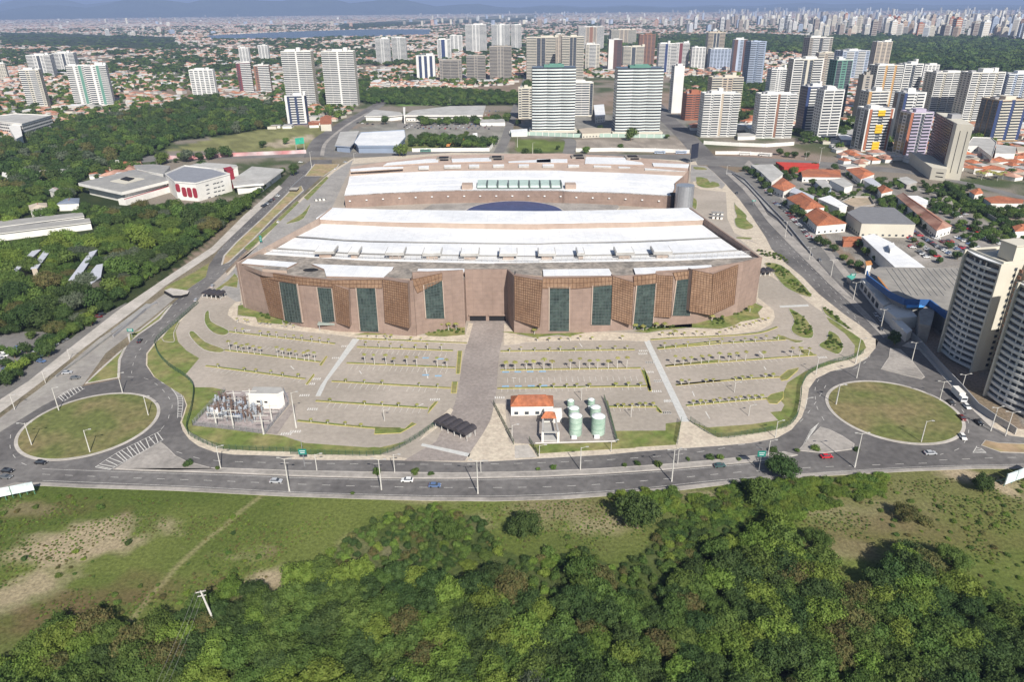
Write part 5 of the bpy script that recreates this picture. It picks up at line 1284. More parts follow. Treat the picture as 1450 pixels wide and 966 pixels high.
def rect(x0, y0, x1, y1): return U(x0, y0, x1, y0, x1, y1, x0, y1)
on_facade(r, a, c, [rect(634,214,660,262), rect(672,236,700,290), rect(704,238,732,294), rect(738,240,764,298)], RED, 'red_panel', 15, .3, True)
a, c = U(755,216, 962,158)
on_facade(r, a, c, [U(x, y, x + w, y - 5, x + w, y, x, y + 5) for x, y, w in ((815,222,18),(860,212,18),(882,207,16),(905,200,14),(820,248,18),(865,238,18),(888,232,16),(912,225,16),(822,272,18),(866,262,18),(890,257,16),(914,252,16),(830,296,16),(870,286,14),(890,282,14),(918,276,14))], DGLASS, 'window', 15, .2)
bldg('long grey-roofed hall with white fascia at the end of the campus', U(972,190, 1095,108, 1285,124, 1165,212, 1080,218, 985,228), 8, GREYL, WHITE, fascia=1.6, over=3, name='academic_building')
bldg('light grey roof block behind the curved white facade', U(700,108, 790,82, 1000,98, 1010,110, 930,125), 9, GREYL, WHITE, fascia=.6, name='academic_building')
bldg('small dark red service tower between two campus roofs', U(920,118, 965,108, 985,125, 940,135), 17, RED, RED, name='service_tower', cat='building')
def water_tower():
    c = G(*U(298, 150)[0]); root = shell('water_tower', 'white campus water tower on splayed legs', 'water tower', c)
    b = MB(); b.tube(c + Vector((0, 0, 8)), c + Vector((0, 0, 13)), 2.6, 1.7, 14); hang(b.build('tank', WHITE), root)
    for k in range(4):
        t = k * math.pi / 2 + .7; b = MB(); b.tube(c + Vector((3.2 * math.cos(t), 3.2 * math.sin(t), 0)), c + Vector((2 * math.cos(t), 2 * math.sin(t), 8.5)), .35, .3, 6); hang(b.build('leg', WHITE), root)
water_tower()
r = bldg('white academic block with blue window bands at the left edge of the photo', A0(-120,90, 120,60, 392,72, 165,138, 0,120), 17, GREYL, WHITE, win=4, over=.4, par=1.0, name='academic_building', wsize=(3.6, 2))
bldg('blank white stair wing of the block at the left edge', A0(60,150, 150,130, 170,225, 120,250), 15, WHITE, WHITE, name='academic_building')
for i, (px, lab) in enumerate(((A0(-60,880, 625,806, 640,836, -60,925), 'long grey classroom roof, upper of two parallel ones on the left'), (A0(-60,928, 680,852, 690,882, -60,975), 'long grey classroom roof, lower of two parallel ones on the left'))):
    bldg(lab, px, 6, mat('weathered_grey_roof', (.33,.32,.3), .8, .12, .2), WHITE, over=1.2, fascia=.5, name='classroom_block')
SHED = mat('pale_blue_sheet', (0.50, 0.51, 0.56), .5, .08, .4)
for px, lab in ((A2(25,430, 150,302, 188,300, 62,412), 'pale metal shed roof among trees, leftmost of four'), (A2(138,388, 208,296, 240,294, 172,384), 'pale metal shed roof among trees, second from the left'),
                (A2(312,440, 408,312, 445,300, 352,442), 'pale metal shed roof among trees, third from the left and widest'), (A2(398,420, 440,370, 470,365, 460,425, 415,458), 'pale metal shed roof among trees, rightmost of four')):
    bldg(lab, px, 7, SHED, TC['beige'], over=.6, name='shed')
bldg('small beige-roofed house with white gable in the campus trees', A0(215,755, 355,735, 360,765, 225,790), 6, TC['beige'], WHITE, ridge=2, name='house', cat='house')
bldg('blue-grey roofed house among the campus trees', A0(430,745, 480,705, 605,700, 600,740), 6, mat('slate_roof', (0.2,0.23,0.29), .7,.1,.4), WHITE, ridge=1.5, name='house', cat='house')
bldg('pale roof half hidden by trees beside the dense wood', A0(270,490, 500,475, 510,490, 290,515), 6, GREYL, WHITE, name='low_building')
bldg('white hut near the left edge among trees', A0(20,480, 60,475, 62,550, 10,550), 6, WHITE, WHITE, name='hut', cat='hut')
bldg('white gabled hut beside the long classroom roofs', A0(370,640, 420,615, 500,650, 440,665), 6, GREYL, WHITE, ridge=1.5, name='hut', cat='hut')
# behind the venue, centre
bldg('supermarket hall with long white canopy edge and grey roof', C3(690,110, 745,78, 1000,48, 1245,44, 1225,110), 9, GREYL, WHITE, fascia=2.2, over=3, win=1, name='supermarket', cat='supermarket')
b_ = bldg('low white-roofed wing left of the supermarket', C3(415,116, 480,72, 660,88, 685,108, 600,117), 7, GREYL, WHITE, fascia=1.0, over=2, name='shop')
bldg('white pylon block on the supermarket front', C3(680,55, 695,55, 695,110, 682,110), 12, WHITE, WHITE, name='sign_tower', cat='sign')
bldg('car showroom with white roof terrace and dark glazed front', C3(345,300, 390,232, 690,214, 698,262, 645,322, 370,322), 8, WROOF, TC['gblue'], fascia=1.6, over=1.2, name='showroom', par=.8)
bldg('grey curved-roof wing on the left of the car showroom', C3(213,318, 250,225, 380,218, 345,300, 320,326), 7, GREYL, TC['gblue'], fascia=1.0, over=2, name='showroom', n=3)
bldg('short pale building beyond the supermarket car park', C3(1205,138, 1370,135, 1380,158, 1205,160), 5, GREYL, WHITE, name='low_building')
bldg('orange-and-white shop front beside the blue tower', C3(112,128, 150,110, 190,115, 190,172, 112,172), 9, TILE, TC['off'], name='shop')
bldg('little orange-roofed house at the foot of the blue tower', C3(30,160, 60,148, 105,152, 105,176, 35,178), 4, TILE, WHITE, ridge=1.5, name='house', cat='house')
bldg('pink low pavilion between the twin round-balcony towers', C4(575,205, 640,196, 800,200, 800,225, 600,235), 6, TC['beige'], TC['off'], win=1, name='pavilion', cat='pavilion')
bldg('white stepped house group behind the gap of the twin towers', C4(680,40, 750,35, 760,110, 690,120), 9, WROOF, WHITE, win=2, name='low_building')
bldg('white annex left of the twin tower podium', C4(108,210, 225,203, 228,228, 115,232), 5, WROOF, WHITE, name='annex')
# right of the avenue
bldg('warehouse with worn light grey roof at the top of the avenue tree row', K1(655,540, 835,535, 925,612, 890,640, 825,682, 740,600), 7, GREYL, WHITE, name='warehouse', cat='warehouse')
bldg('bright red long building with a small arched middle', K1(860,516, 1215,528, 1220,550, 930,560), 6, mat('bright_red_roof', (0.5,0.05,0.03), .7,.1,.4), mat('bright_red_wall', (0.42,0.04,0.03), .7,.1,.4), name='shop')
bldg('long orange-tiled roof behind the bright red building', K1(1068,592, 1130,574, 1390,580, 1400,640, 1080,638), 5, TILE, WHITE, ridge=2, name='shop', win=1)
bldg('orange hipped roof house by the avenue, smallest of the three in a row', S7(232,268, 283,228, 345,268, 290,292), 6, TILE, WHITE, ridge=2.6, name='restaurant', win=1)
bldg('large orange-tiled roof by the avenue, middle of the three in a row', S7(300,322, 372,296, 478,364, 385,376), 6.5, TILE, WHITE, ridge=3.4, name='restaurant', win=1)
bldg('large orange-tiled roof over white arcades, nearest of the three in a row', S7(385,398, 440,364, 578,438, 440,450), 6.5, TILE, WHITE, ridge=3.6, name='restaurant', win=1)
bldg('blue-grey sheet roof squeezed behind the middle orange roof', S7(315,295, 335,275, 430,315, 420,325), 6, SHED, WHITE, name='shop')
bldg('big hall with dark grey roof and windowed white walls', S7(578,388, 640,362, 792,366, 892,442, 645,438), 10, mat('dark_sheet_roof', (0.2, 0.2, 0.21), .75, .1, .3), TC['off'], win=1, over=.2, name='hall', cat='hall')
bldg('long terracotta-tiled roof running down beside the hedge', S7(800,312, 838,305, 1058,450, 985,472), 6, TILEF, WHITE, ridge=3, name='store', win=1)
bldg('white flat box store beside the long terracotta roof', S7(835,312, 900,312, 948,334, 945,352, 895,350), 6, WROOF, WHITE, name='store')
bldg('long white vaulted roof next to the avenue trees', S7(645,498, 700,486, 775,522, 938,642, 800,642), 8, WROOF, WHITE, name='hall', cat='hall')
bldg('white rooftop box on the long vaulted roof', S7(765,535, 790,525, 800,545, 775,556), 11, WROOF, WHITE, name='rooftop_unit', cat='plant room')
bldg('small orange kiosk roof between avenue trees', S7(555,498, 640,498, 648,518, 562,518), 4.5, TILE, TC['brick'], ridge=1.2, name='kiosk', cat='kiosk')
bldg('roofless ruined yard with broken walls beside the grey hall', S7(548,345, 600,322, 680,322, 702,358, 610,372), 3.5, DIRT, CONC, par=1.5, name='ruin')
bldg('white roof with dark strip between orange roofs and hedge', S7(445,325, 500,310, 582,358, 542,368), 6, WROOF, WHITE, name='shop')
bldg('pale grey flat roof behind the dark strip roof', S7(498,240, 560,230, 608,262, 565,275), 6, GREYL, WHITE, name='shop')
bldg('bright blue-trimmed little shop behind the grey roofs', S7(425,240, 480,238, 510,275, 470,280), 5, GREYL, TC['lblue'], name='shop')
bldg('orange L-shaped roof under the dark office tower', S7(572,190, 645,180, 705,212, 640,238), 5.5, TILE, WHITE, ridge=2.4, name='house', cat='house', win=1)
bldg('small steep orange roof house above the terracotta store', S7(715,275, 742,262, 788,288, 735,302), 6, TILE, WHITE, ridge=2.4, name='house', cat='house', win=1)
bldg('bluish sheet roof below the orange L-shaped roof', S7(645,235, 690,230, 735,262, 705,272), 5, SHED, WHITE, name='shop')
bldg('grey low shed beside the office tower podium', S7(800,232, 850,225, 900,250, 850,262), 4, GREYL, CONC, name='shed')
bldg('orange-roofed house row at the right, left one behind palms', S7(1158,185, 1225,178, 1300,186, 1295,196), 6, TILE, WHITE, ridge=2, name='house', cat='house', win=1)
bldg('orange-roofed villa with white gables right of the hedge', S7(1200,322, 1270,312, 1385,330, 1380,345, 1235,345), 6, TILE, WHITE, name='house', cat='house', win=1)
bldg('orange-roofed villa nearest the meadow', S7(1135,290, 1185,278, 1200,300, 1160,308), 6, TILE, WHITE, ridge=2, name='house', cat='house', win=1)
bldg('orange roof cut by the right edge below the villas', S7(1330,452, 1385,440, 1420,470, 1345,475), 5, TILE, WHITE, ridge=2, name='house', cat='house')
bldg('white modern building with a curved glass face at the right', K2(1010,470, 1060,400, 1200,405, 1240,440, 1205,550, 1100,470), 9, GREYL, WHITE, win=2, over=.3, name='clinic', par=.8)
bldg('plain white box building beside the curved glass one', K2(1240,450, 1390,470, 1385,520, 1230,520), 9, GREYL, WHITE, over=.3, name='clinic')
bldg('beige low block at the right edge behind the meadow', K2(1390,470, 1450,470, 1520,500, 1400,505), 6, TC['beige'], TC['off'], name='low_building', win=1)
bldg('white-roofed depot left of the yellow-fronted tower', K2(30,372, 110,378, 185,420, 60,415), 6, WROOF, TC['gblue'], name='depot')
bldg('grey-roofed depot behind the white one', K2(60,345, 150,335, 205,360, 200,385, 110,372), 7, GREYL, TC['gblue'], name='depot')
for k, (px, lab) in enumerate(((K1(545,280, 700,275, 700,300, 550,305), 'car park podium between the two alike balcony blocks'), (K1(570,78, 695,75, 700,108, 575,108), 'orange roof seen between the two alike balcony blocks, upper'), (K1(600,140, 700,138, 700,180, 610,180), 'orange roof seen between the two alike balcony blocks, lower'))):
    bldg(lab, px, 5, (GREYL, TILE, TILE)[k], WHITE, name='low_building', ridge=(0, 2, 2)[k])
# low walls and hoardings
def wallrun(label, px, h, m, cat='wall', name='boundary_wall', t=.35, post=0, pm=None):
    P = W(px, 0); root = shell(name, label, cat, P[0])
    for p, q in zip(P[:-1], P[1:]):
        b = MB(); b.bar(p + Vector((0, 0, h / 2)), q + Vector((0, 0, h / 2)), t, h); hang(b.build('wall_panel', m), root)
    if post:
        b = MB()
        for p, q in zip(P[:-1], P[1:]):
            k = max(1, int((q - p).length / post))
            for i in range(k): r_ = p.lerp(q, i / k); b.box((r_.x, r_.y, 0), (t * 1.8, t * 1.8, h + .3))
        stuff(hang(b.build('pillars', pm or m), root))
    return root
wallrun('long white wall along the bus lane behind the venue', C4(560,362, 800,358, 1100,362, 1335,372), 4, WHITE, post=12)
wallrun('white painted wall in front of the construction yard', C3(745,362, 940,360, 1270,358, 1335,275), 4, WHITE, post=12)
wallrun('green and white fence before the twin towers', C4(105,245, 330,252, 540,262, 800,262, 1190,268), 4.5, c_('pale_green_fence', (0.4, 0.52, 0.45)), 'fence', 'fence', post=8, pm=WHITE)
wallrun('white wall below the two alike balcony blocks', K1(270,372, 560,388, 780,395, 1010,380), 4, WHITE, post=10)
wallrun('white wall along the far side of the bus stop', K1(365,455, 560,455, 830,470), 3.5, WHITE, post=10)
wallrun('painted mural wall along the dry field', Q(0,0,3.02, 705,680, 830,680, 1000,668, 1150,662, 1310,655), 4, mat('mural_paint', (0.6, 0.5, 0.5), .8, .3, .05, (0.45, 0.2, 0.2), .04))
wallrun('high grey boundary wall beside the right service road', R5(430,345, 480,400, 540,455, 620,545, 700,630, 760,700, 825,745), 3.2, TC['grey'])
wallrun('dark wall of the right edge gateway', R5(825,745, 870,770, 905,795), 3, CONCL)
wallrun('dark hedge wall between meadow and villas', S7(1020,262, 1060,310, 1130,360, 1200,400, 1300,460), 3, GREYR)
# blue-trimmed market by the right service road
def market():
    BL = mat('royal_blue_cladding', (0.035, 0.11, 0.30), .6, .1, .4); Z = 12
    px = M5(270,350, 345,312, 985,318, 1060,340, 960,700, 880,668, 740,560, 550,552, 440,505, 330,380)
    root = bldg('supermarket with broad grey roof and royal blue fascia by the service road', px, Z, mat('ribbed_grey_roof', (0.31, 0.29, 0.26), .8, .1, .25, (0.25, 0.235, 0.215), .08), GREYR, 'supermarket', 'supermarket', over=1)
    E = [G(x, y, Z) for x, y in M5(258,345, 262,378, 440,512, 548,562, 735,566, 880,676, 960,710)]
    for p, q in zip(E[:-1], E[1:]):
        b = MB(); b.bar(p + Vector((0, 0, -1.2)), q + Vector((0, 0, -1.2)), .8, 3.2); hang(b.build('blue_fascia', BL), root)
    b = MB(); cc = W(M5(555,556, 735,556, 712,600, 560,606), 9.5); b.prism([(p.x, p.y) for p in cc], 8.2, 9.5, 0, 0, True); hang(b.build('blue_awning', mat('bright_blue_sheet', (0.08, 0.3, 0.7), .6, .1, .3)), root)
    for q in (M5(345,385, 440,505, 425,500, 335,390),):
        b = MB(); cc = W(q, Z + .3); b.prism([(p.x, p.y) for p in cc], Z, Z + .3, 0); hang(b.build('orange_sign_strip', MATS['orange_timber']), root)
    b = MB()
    R_ = [G(x, y, Z + .12) for x, y in M5(420,330, 300,345)]
    a0, a1 = G(*M5(400,318)[0], Z + .1), G(*M5(980,322)[0], Z + .1); c0, c1 = G(*M5(560,545)[0], Z + .1), G(*M5(900,640)[0], Z + .1)
    dv = (c0 - a0)
    for i in range(14): t = i / 13; p = a0.lerp(a1, t); b.bar(p + dv * .02, p + dv * (.93 if t < .5 else .8 - (t - .5)), .3, .2)
    stuff(hang(b.build('roof_ribs', GREYR), root))
    for px, z, lab in ((M5(210,400, 255,392, 480,570, 380,605, 355,580), 6, 'white_shop_row'), (M5(380,620, 480,572, 560,600, 640,690, 480,700), 6, 'loading_block'), (M5(650,650, 700,610, 770,640, 760,700, 740,760, 660,745), 9, 'plant_block'), (M5(440,700, 490,690, 600,790, 560,820), 4.5, 'entrance_block')):
        P = W(px, z); b = MB(); b.prism([(p.x, p.y) for p in P], 0, z); hang(b.build(lab, WHITE if z != 9 else CONC), root)
    A, B_ = G(*M5(212,404)[0], 6), G(*M5(356,582)[0], 6); d = (B_ - A).normalized(); n_ = Vector((d.y, -d.x, 0)); n_ = n_ if n_.y < 0 or n_.x < 0 else -n_; L_ = (B_ - A).length; b = MB()
    for k in range(5): m = A + d * ((k + .5) * L_ / 5) + n_ * .1; b.bar(m - d * 2.0 + Vector((0, 0, -2.8)), m + d * 2.0 + Vector((0, 0, -2.8)), .3, 2.6)
    stuff(hang(b.build('shop_windows', DGLASS), root))
    return root
market()
bldg('orange and white advertising kiosk at the tip of the market roof', M5(243,268, 285,262, 298,290, 250,300), 6, MATS['orange_timber'], WHITE, name='kiosk', cat='kiosk')
bldg('teal shelter roof beside the market', M5(100,382, 130,370, 170,385, 140,408), 3.5, mat('teal_sheet', (0.1,0.42,0.33), .6,.1,.4), STEEL, name='shelter', cat='shelter')

# ---------------------------------------------------------------- utility yard: machine house with tiled roof, tanks, well house, fence
Y7 = lambda *a: Q(700, 540, 7.25, *a)
def site_floor(px, z, m, name='yard_paving'): 
    P = W(px, 0); b = MB(); b.prism([(p.x, p.y) for p in P], .2, z); tag(b.build(name, m), kind='structure')
site_floor(Y7(110,200, 1155,205, 1260,630, 390,655, 210,640), .3, mat('yard_concrete', (0.27,0.24,0.22), .9,.12,.5,(0.33,0.29,0.26),.1))
site_floor(Y7(390,660, 1265,635, 1450,600, 1450,690, 470,745), .29, GRASS, 'lawn')
r = bldg('long pump house with orange tiled roof and white walls', Y7(168,150, 602,146, 610,252, 165,258), 5, TILE, WHITE, ridge=2.6, name='pump_house', cat='pump house', base=.3, win=1)
def wellhouse():
    c = G(*Y7(575, 600)[0]); w = 8.0
    root = shell('well_house', 'small orange-roofed gatehouse on pillars in the tank yard', 'gatehouse', c)
    r0 = [G(x, y, 5) for x, y in Y7(480,378, 638,378, 620,318, 500,318)]
    b = MB(); up = Vector((0, 0, 1.6)); m1, m2 = (r0[0] + r0[3]) / 2 + up, (r0[1] + r0[2]) / 2 + up; d = (m2 - m1) * .25
    b.add([*r0, m1 + d, m2 - d], [(0, 1, 5, 4), (2, 3, 4, 5), (1, 2, 5), (3, 0, 4)]); b.prism([(p.x, p.y) for p in r0], 4.7, 5, 0, 0, True); hang(b.build('roof', TILE), root)
    a, q = G(*Y7(495, 625)[0]), G(*Y7(655, 625)[0]); k, l = G(*Y7(500, 430)[0]), G(*Y7(615, 430)[0])
    for p in (a, q, k, l):
        b = MB(); b.box((p.x, p.y, .3), (.9, .9, 4.3)); hang(b.build('pillar', WHITE), root)
    for p, s in ((a, k), (q, l), (a, q)):
        b = MB(); b.bar(p + Vector((0, 0, 4.4)), s + Vector((0, 0, 4.4)), .7, .5); hang(b.build('beam', GREYL), root)
    b = MB(); P = W(Y7(505,440, 610,440, 640,620, 510,620), .3); b.prism([(p.x, p.y) for p in P], .3, 1.0); hang(b.build('floor_slab', GREYL), root)
    b = MB(); b.box((k.x + 4, k.y + 2, .3), (7, 4, 4.2)); hang(b.build('inner_room', WHITE), root)
wellhouse()
TANKG = mat('pale_green_tank', (0.30, 0.42, 0.34), .6, .12, .6, (0.38, 0.49, 0.41), .15)
def tank(cx, yb, wpx, ytop, label):
    c = G(cx, yb); c2 = G(cx + wpx / 2, yb); r_ = (c2 - c).length * .97; c = c + Vector((0, r_ * .92, 0)); h = zat(cx, yb - 1, cx, ytop + .9) ; h = max(3, h)
    root = shell('storage_tank', label, 'tank', (c.x, c.y, .3), 'green storage tanks')
    b = MB(); n = 28
    b.tube((0, 0, 0), (0, 0, h * .97), r_, r_, n, 0, False); b.build('shell', TANKG, root)
    b = MB(); b.tube((0, 0, h * .97), (0, 0, h + .35), r_ * .99, r_ * .62, n); b.tube((0, 0, h + .35), (0, 0, h + .6), r_ * .6, r_ * .1, n); b.build('domed_top', WROOF, root)
    b = MB()
    for zz in (h * .33, h * .66, h * .95): b.tube((0, 0, zz), (0, 0, zz + .15), r_ + .06, r_ + .06, n, 0, True)
    b.build('hoop', c_('tank_hoop', (0.2, 0.34, 0.26)), root)
    b = MB(); b.bar((r_ + .15, -.4, 0), (r_ + .15, -.4, h), .08); b.bar((r_ + .15, .1, 0), (r_ + .15, .1, h), .08)
    for k in range(int(h / .5)): b.bar((r_ + .15, -.4, k * .5), (r_ + .15, .1, k * .5), .06)
    b.build('ladder', STEEL, root)
    b = MB(); b.box((-r_ * .3, -r_ - .9, 0), (2.0, 1.3, 1.0)); b.build('valve_box', WROOF, root)
for cx, yb, w, yt, l in ((700+835/7.25, 540+578/7.25, 18.6, 540+372/7.25, 'front left green tank, one of the two largest in the yard'), (700+1068/7.25, 540+572/7.25, 20, 540+380/7.25, 'front right green tank, broadest in the yard'),
                         (700+818/7.25, 540+400/7.25, 15.5, 540+292/7.25, 'white-topped green tank standing behind the front left one'), (700+1040/7.25, 540+390/7.25, 15.5, 540+282/7.25, 'white-topped green tank standing behind the front right one'),
                         (700+785/7.25, 540+285/7.25, 10, 540+215/7.25, 'small green tank at the back left of the yard'), (700+996/7.25, 540+275/7.25, 10, 540+208/7.25, 'small green tank at the back right of the yard')):
    tank(cx, yb, w, yt, l)
# ---------------------------------------------------------------- substation
H7 = lambda *a: Q(260, 540, 7.25, *a)
site_floor(H7(95,455, 330,200, 430,105, 1075,120, 1085,235, 840,545), .28, mat('substation_gravel', (0.28,0.245,0.235), .95,.25,1.5,(0.36,0.31,0.3),.4), 'gravel_bed')
site_floor(H7(850,540, 1100,250, 1170,250, 960,550), .27, PAVED)
r = bldg('white flat-roofed control house of the substation', H7(678,125, 715,58, 1000,60, 1025,100, 960,130), 7.5, GREYL, WHITE, over=.2, fascia=.9, name='control_house', cat='control house', base=.3)
a, c = H7(678,125, 960,130)
on_facade(r, a, c, [H7(750,200, 785,202, 785,218, 750,216), H7(828,206, 860,208, 860,224, 828,222)], BLACK, 'window', 7.5, .1)
bldg('white transformer fire wall beside the control house', H7(632,118, 668,118, 700,130, 660,130), 7, WHITE, WHITE, over=.1, name='fire_wall', cat='wall', base=.3)
bldg('small white switch cabinet at the left of the substation', H7(270,275, 350,270, 355,300, 290,305), 4, WROOF, WHITE, over=.1, name='switch_cabinet', cat='cabinet', base=.3)
def mast(x, yb, xt, yt, label, arm=3.0):
    c = G(x, yb, .3); h = zat(x, yb, xt, yt); root = shell('substation_mast', label, 'mast', c, 'masts of the substation')
    b = MB(); b.tube((0, 0, 0), (0, 0, h), .38, .2, 8); b.build('pole', POLE, root)
    for k in (0, 1): b = MB(); b.bar((-arm, 0, h - 1 - k * 2.5), (arm, 0, h - 1 - k * 2.5), .22); b.build('crossarm', POLE, root)
for i, (x, yb, xt, yt) in enumerate(((340,465,310,300), (515,480,465,280), (822,545,775,330), (908,408,890,230), (540,270,515,100), (705,265,685,80))):
    (x, yb), (xt, yt) = H7(x, yb, xt, yt); mast(x, yb, xt, yt, 'concrete substation mast, %s' % ('front left one', 'second from the front left', 'at the front right corner beside the road', 'at the right beside the control house', 'back one left of the control house', 'touching the left wall of the control house')[i])
def switchgear():
    rr = random.Random(3)
    poly = [(v.x, v.y) for v in W(H7(230,390, 350,215, 640,200, 720,270, 880,300, 830,470, 600,470, 350,430), 0)]
    xs = [p[0] for p in poly]; ys = [p[1] for p in poly]; b = MB(); n = 0
    kinds = ['bus support', 'insulator']
    protos = []
    for k in range(3):
        b1 = MB(); b1.box((0, 0, 0), (.5, .5, 1.9)); m1 = b1.mesh('stand', STEEL)
        b2 = MB(); hh = (1.6, 2.2, 1.2)[k]
        for j in range(5): b2.tube((0, 0, 1.9 + j * hh / 5), (0, 0, 1.9 + (j + .6) * hh / 5), .38, .38, 8)
        b2.tube((0, 0, 1.9), (0, 0, 2.0 + hh), .18, .18, 6)
        if k == 1: b2.bar((-1.4, 0, 2.1 + hh), (1.4, 0, 2.1 + hh), .16)
        m2 = b2.mesh('insulator', (mat('porcelain_grey', (0.4, 0.43, 0.47), .4, .1, 1), mat('brown_porcelain', (0.17, 0.12, 0.10), .4, .1, 1), MATS.get('porcelain_grey'))[k] or STEEL)
        protos.append((m1, m2))
    L_ = ('grey post insulator standing in the substation gravel', 'brown insulator with a short bus bar in the substation', 'short grey insulator on a stand in the substation')
    P0, P1, P2, P3 = W(H7(235,400, 345,210, 830,300, 800,460), 0)
    for i in range(15):
        for j in range(8):
            s, t = (i + .5) / 15, (j + .5) / 8; p = P0.lerp(P1, t).lerp(P3.lerp(P2, t), s) + Vector((rr.uniform(-.5, .5), rr.uniform(-.6, .6), .3))
            if rr.random() < .22: continue
            k = rr.choice((0, 0, 1, 2)); e = empty('post_insulator', p, rr.random()); tag(e, L_[k], 'insulator', 'insulators of the substation'); s_ = .8 + .5 * rr.random(); e.scale = (s_, s_, s_)
            link('stand', protos[k][0], e); link('insulator', protos[k][1], e)
    for i, (x, y) in enumerate(H7(400,330, 560,400, 620,260)):
        c = G(x, y, .3); root = shell('transformer', 'grey finned transformer in the substation, %s' % ('left', 'front', 'back')[i], 'transformer', c, 'transformers of the substation')
        b = MB(); b.box((0, 0, 0), (3.2, 2.2, 2.6)); b.build('tank', TC['lblue'], root)
        for s in (-1, 1):
            b = MB()
            for k in range(7): b.box((-1.4 + k * .46, s * 1.5, .4), (.12, .8, 1.9))
            stuff(b.build('cooling_fins', STEEL, root))
        for k in range(3): b = MB(); b.tube((-1 + k, 0, 2.6), (-1 + k, 0, 4.0), .22, .12, 8); b.build('bushing', MATS['brown_porcelain'], root)
switchgear()
# ---------------------------------------------------------------- entrance booths under dark barrel canopies
def gate_row(P, n, label, s=1.0):
    a, c = G(*P[0]), G(*P[1])
    for i in range(n):
        p = a.lerp(c, i / (n - 1)); d = (c - a).normalized(); rz = math.atan2(d.y, d.x)
        root = shell('toll_canopy', label % ('first', 'second', 'third', 'fourth', 'fifth', 'sixth')[i], 'canopy', (p.x, p.y, .22), 'entrance canopies', rz)
        b = MB(); m = 8; r_ = 1.75 * s; w = 3.4 * s
        A = [Vector((-r_ * math.cos(math.pi * k / m), -w, 3.0 * s + r_ * .75 * math.sin(math.pi * k / m))) for k in range(m + 1)]; B_ = [Vector((v.x, w, v.z)) for v in A]
        b.strip(A, B_); b.strip([v - Vector((0, 0, .25)) for v in B_], [v - Vector((0, 0, .25)) for v in A]); b.add([*A], [tuple(range(m + 1))]); b.add([*B_], [tuple(range(m, -1, -1))])
        b.build('barrel_roof', mat('dark_canopy_sheet', (0.055, 0.05, 0.055), .5, .15, .8), root)
        for x in (-r_ * .9, r_ * .9):
            for y in (-w * .7, w * .7): q = MB(); q.box((x, y, 0), (.16, .16, 3.0 * s)); q.build('post', WHITE, root)
        q = MB(); q.box((0, w * .2, 0), (1.0 * s, 1.6 * s, 2.2 * s)); q.build('booth', GREYL, root)
gate_row(R2(1225,570, 1335,617), 5, 'dark barrel-roofed canopy of the entrance gate, %s from the left', 1.0)
gate_row(L0(888,605, 945,612), 4, 'small dark canopy of the left side gate, %s from the left', .9)
gate_row(Q(700,210,3.452, 1302,622, 1345,618), 3, 'small dark canopy beside the hall\'s right corner, %s from the left', .9)
def booth_row(px, label):
    for i, (x, y) in enumerate(px):
        c = G(x, y, .22); root = shell('ticket_booth', label % ('first', 'second', 'third', 'fourth', 'fifth', 'sixth', 'seventh')[i], 'booth', c, 'ticket booths')
        b = MB(); b.box((0, 0, 0), (1.8, 2.4, 2.4)); b.build('cabin', WHITE, root); b = MB(); b.box((0, 0, 2.4), (3.0, 4.0, .3)); b.build('roof', GREYR, root)
booth_row(E5(242,410, 270,410, 298,412, 240,432, 268,434, 294,436), 'dark-roofed booth in the right hand yard, %s of six')
booth_row(N4(312,865, 345,862, 380,860), 'dark-roofed booth in the left rear yard, %s of three')
